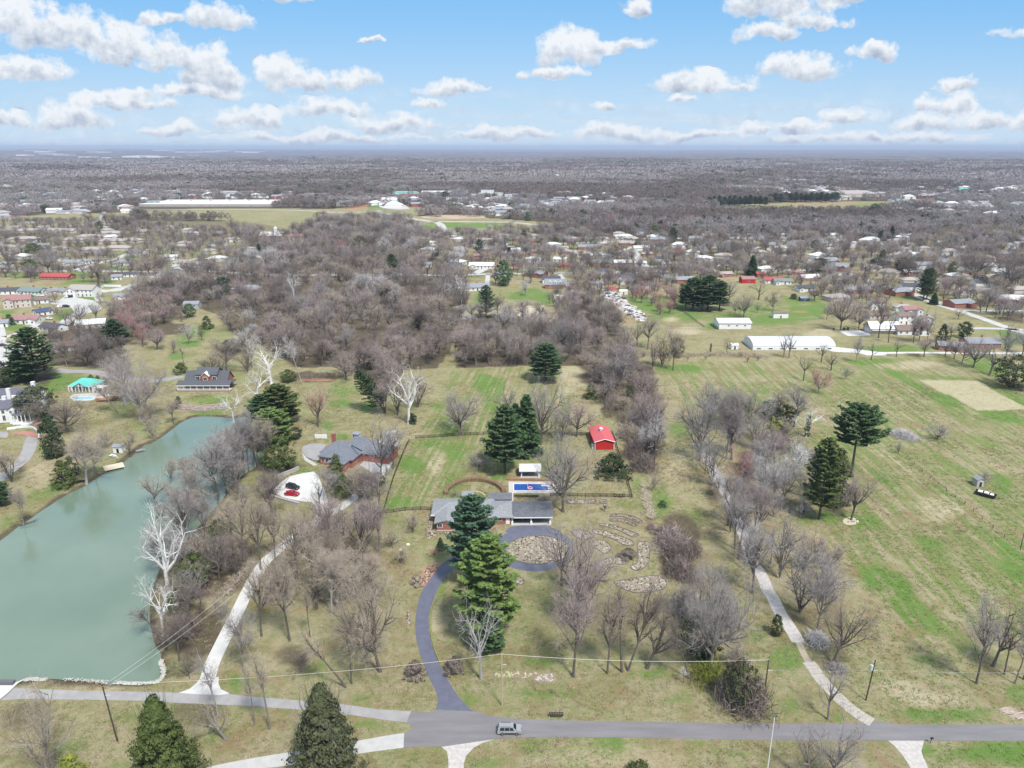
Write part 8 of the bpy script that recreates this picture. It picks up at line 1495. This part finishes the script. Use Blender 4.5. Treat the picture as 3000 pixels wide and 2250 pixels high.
while Yr < 15000:
    s = max(9.0, Yr/130.0); n = int(1.52*Yr/s); X = (np.arange(n)-n/2)*s+rf.uniform(-.45, .45, n)*s; Y = Yr+rf.uniform(-.5, .5, n)*s; zc = Y*CT+CAMH*ST
    PX_, PY_ = 1500+FPX*X/zc, 1125-FPX*(Y*ST-CAMH*CT)/zc; keep = (PX_ > -130) & (PX_ < 3130)
    inw = inside(PX_, PY_, WOODS[4])
    for fp in FIELDS: inw &= ~inside(PX_, PY_, fp)
    nz = vnoise(X, Y, 260, 31); nz2 = vnoise(X, Y, 90, 32); gap = (nz > .70) & (nz2 > .35); sub = (nz < .33)
    keep &= inw & ~(gap & (rf.rand(n) < .85)) & ~(sub & (rf.rand(n) < .35)); zz = terrain(X, Y); big = s/9.0; cn = vnoise(X, Y, 150, 33)*.5+vnoise(X, Y, 520, 34)*.5
    for i in np.nonzero(keep)[0]:
        if Y[i] < 3600 and blocked(X[i], Y[i], 5): continue
        h = rf.uniform(9, 15)*(1.0+.18*min(big-1, 2)); ev = rf.rand() < .035
        sc_ = h/12.0; wf = sc_*min(big, 3.2)*rf.uniform(.9, 1.4)
        if ev: idx = e0+rf.randint(4)
        else: idx = rf.randint(5)*5+int(min(.999, max(0, (cn[i]-.5)*2+.5+rf.uniform(-.22, .22)))*5) if big < 2.2 else (5+rf.randint(2))*5+int(min(.999, max(0, (cn[i]-.5)*2+.5+rf.uniform(-.22, .22)))*5)
        far_pts.append((X[i], Y[i], zz[i], rf.uniform(0, 6.28), wf*.9, sc_, idx))
    Yr += s*.95
print('far trees', len(far_pts), 'woodland', len(pts), 'bare candidates', len(CAND))
scatter('forest', [joined('k', f, cm, bm) for f, cm, bm in fsrc], far_pts)
hs_ = []
for wm_, rm_, rc, wc in far_kinds: hs_.append(joined('far_house', dict(trunk=wm_, crown=rm_), ROOF[rc][0], WALL[wc][0]))
scatter('distant_suburb', hs_, fh_pts)

# ---- rough winter grass: tufts standing in the near meadows
def tuft(seed, w_, h_, n=9):
    r = random.Random(seed); C = MB()
    for i in range(n):
        a = r.uniform(0, 6.28); q = r.random()*w_*.5; p = Vector((math.cos(a)*q, math.sin(a)*q, 0)); d = Vector((math.cos(a)*r.uniform(.1, .9), math.sin(a)*r.uniform(.1, .9), 1)).normalized()
        C.ribbon(p, p+d*h_*r.uniform(.6, 1.1), .16, .05, rv(r))
    return C
tm_ = [mat('tuft_straw', (.42,.35,.22), .95, (.55,.47,.32), .3), mat('tuft_green', (.13,.19,.05), .95, (.24,.31,.10), .3), mat('tuft_brown', (.20,.15,.09), .95, (.32,.24,.15), .3), mat('tuft_olive', (.20,.20,.09), .95, (.32,.32,.16), .3)]
tk = [tuft(i, 1.0, .26).mesh('grass', m) for i, m in enumerate(tm_)]
N_ = 120000; Yt = 95+250*rf.rand(N_)**.85; Xt = (rf.rand(N_)-.5)*1.56*(Yt+35); ok = np.ones(N_, bool)
for P_ in PADS+[lake_w]:
    xs_ = [p[0] for p in P_]; ys_ = [p[1] for p in P_]
    if min(ys_) > 360: continue
    bb = (Xt > min(xs_)-1) & (Xt < max(xs_)+1) & (Yt > min(ys_)-1) & (Yt < max(ys_)+1); ii = np.nonzero(bb)[0]
    if len(ii): d_ = edge_dist(Xt[ii], Yt[ii], P_); ok[ii] &= ~(inside(Xt[ii], Yt[ii], P_) | (d_ < .35))
ok &= ~inside(Xt, Yt, [gp(*p) for p in RIDING]); dn = vnoise(Xt, Yt, 9, 71)*.6+vnoise(Xt, Yt, 3, 72)*.4; ok &= rf.rand(N_) < np.clip((dn-.30)*3.2, .08, 1)
cn2 = vnoise(Xt, Yt, 22, 73)*.6+vnoise(Xt, Yt, 6, 74)*.4; ki = np.clip(((cn2-.5)*3.2+.5+rf.uniform(-.5, .5, N_))*4, 0, 3.99).astype(int); ki = np.array([2, 0, 3, 1])[ki]
tp_ = [(Xt[i], Yt[i], 0.0, rf.uniform(0, 6.28), rf.uniform(.5, 1.3), rf.uniform(.5, 1.2), ki[i]) for i in np.nonzero(ok)[0]]
print('tufts', len(tp_)); scatter('grass_tufts', tk, tp_)
finish_labels()
hzm = bpy.data.materials.new('haze_air'); hzm.use_nodes = True; nt = hzm.node_tree; nt.nodes.clear()
ho = nt.nodes.new('ShaderNodeOutputMaterial'); hv = nt.nodes.new('ShaderNodeVolumePrincipled'); hv.inputs['Color'].default_value = (.66, .76, .97, 1); hv.inputs['Density'].default_value = HAZE
hv.inputs['Anisotropy'].default_value = 0.0
nt.links.new(hv.outputs[0], ho.inputs['Volume'])
mb = MB(); mb.box(-36000, 36000, -400, 44000, -60, 175); hz_ = put(mb, 'haze', hzm, kind='stuff')
for o in COL.objects:
    l = o.get('label')
    if l and len(_W.findall(l)) > 16: print('LONG', len(_W.findall(l)), o.name, l)
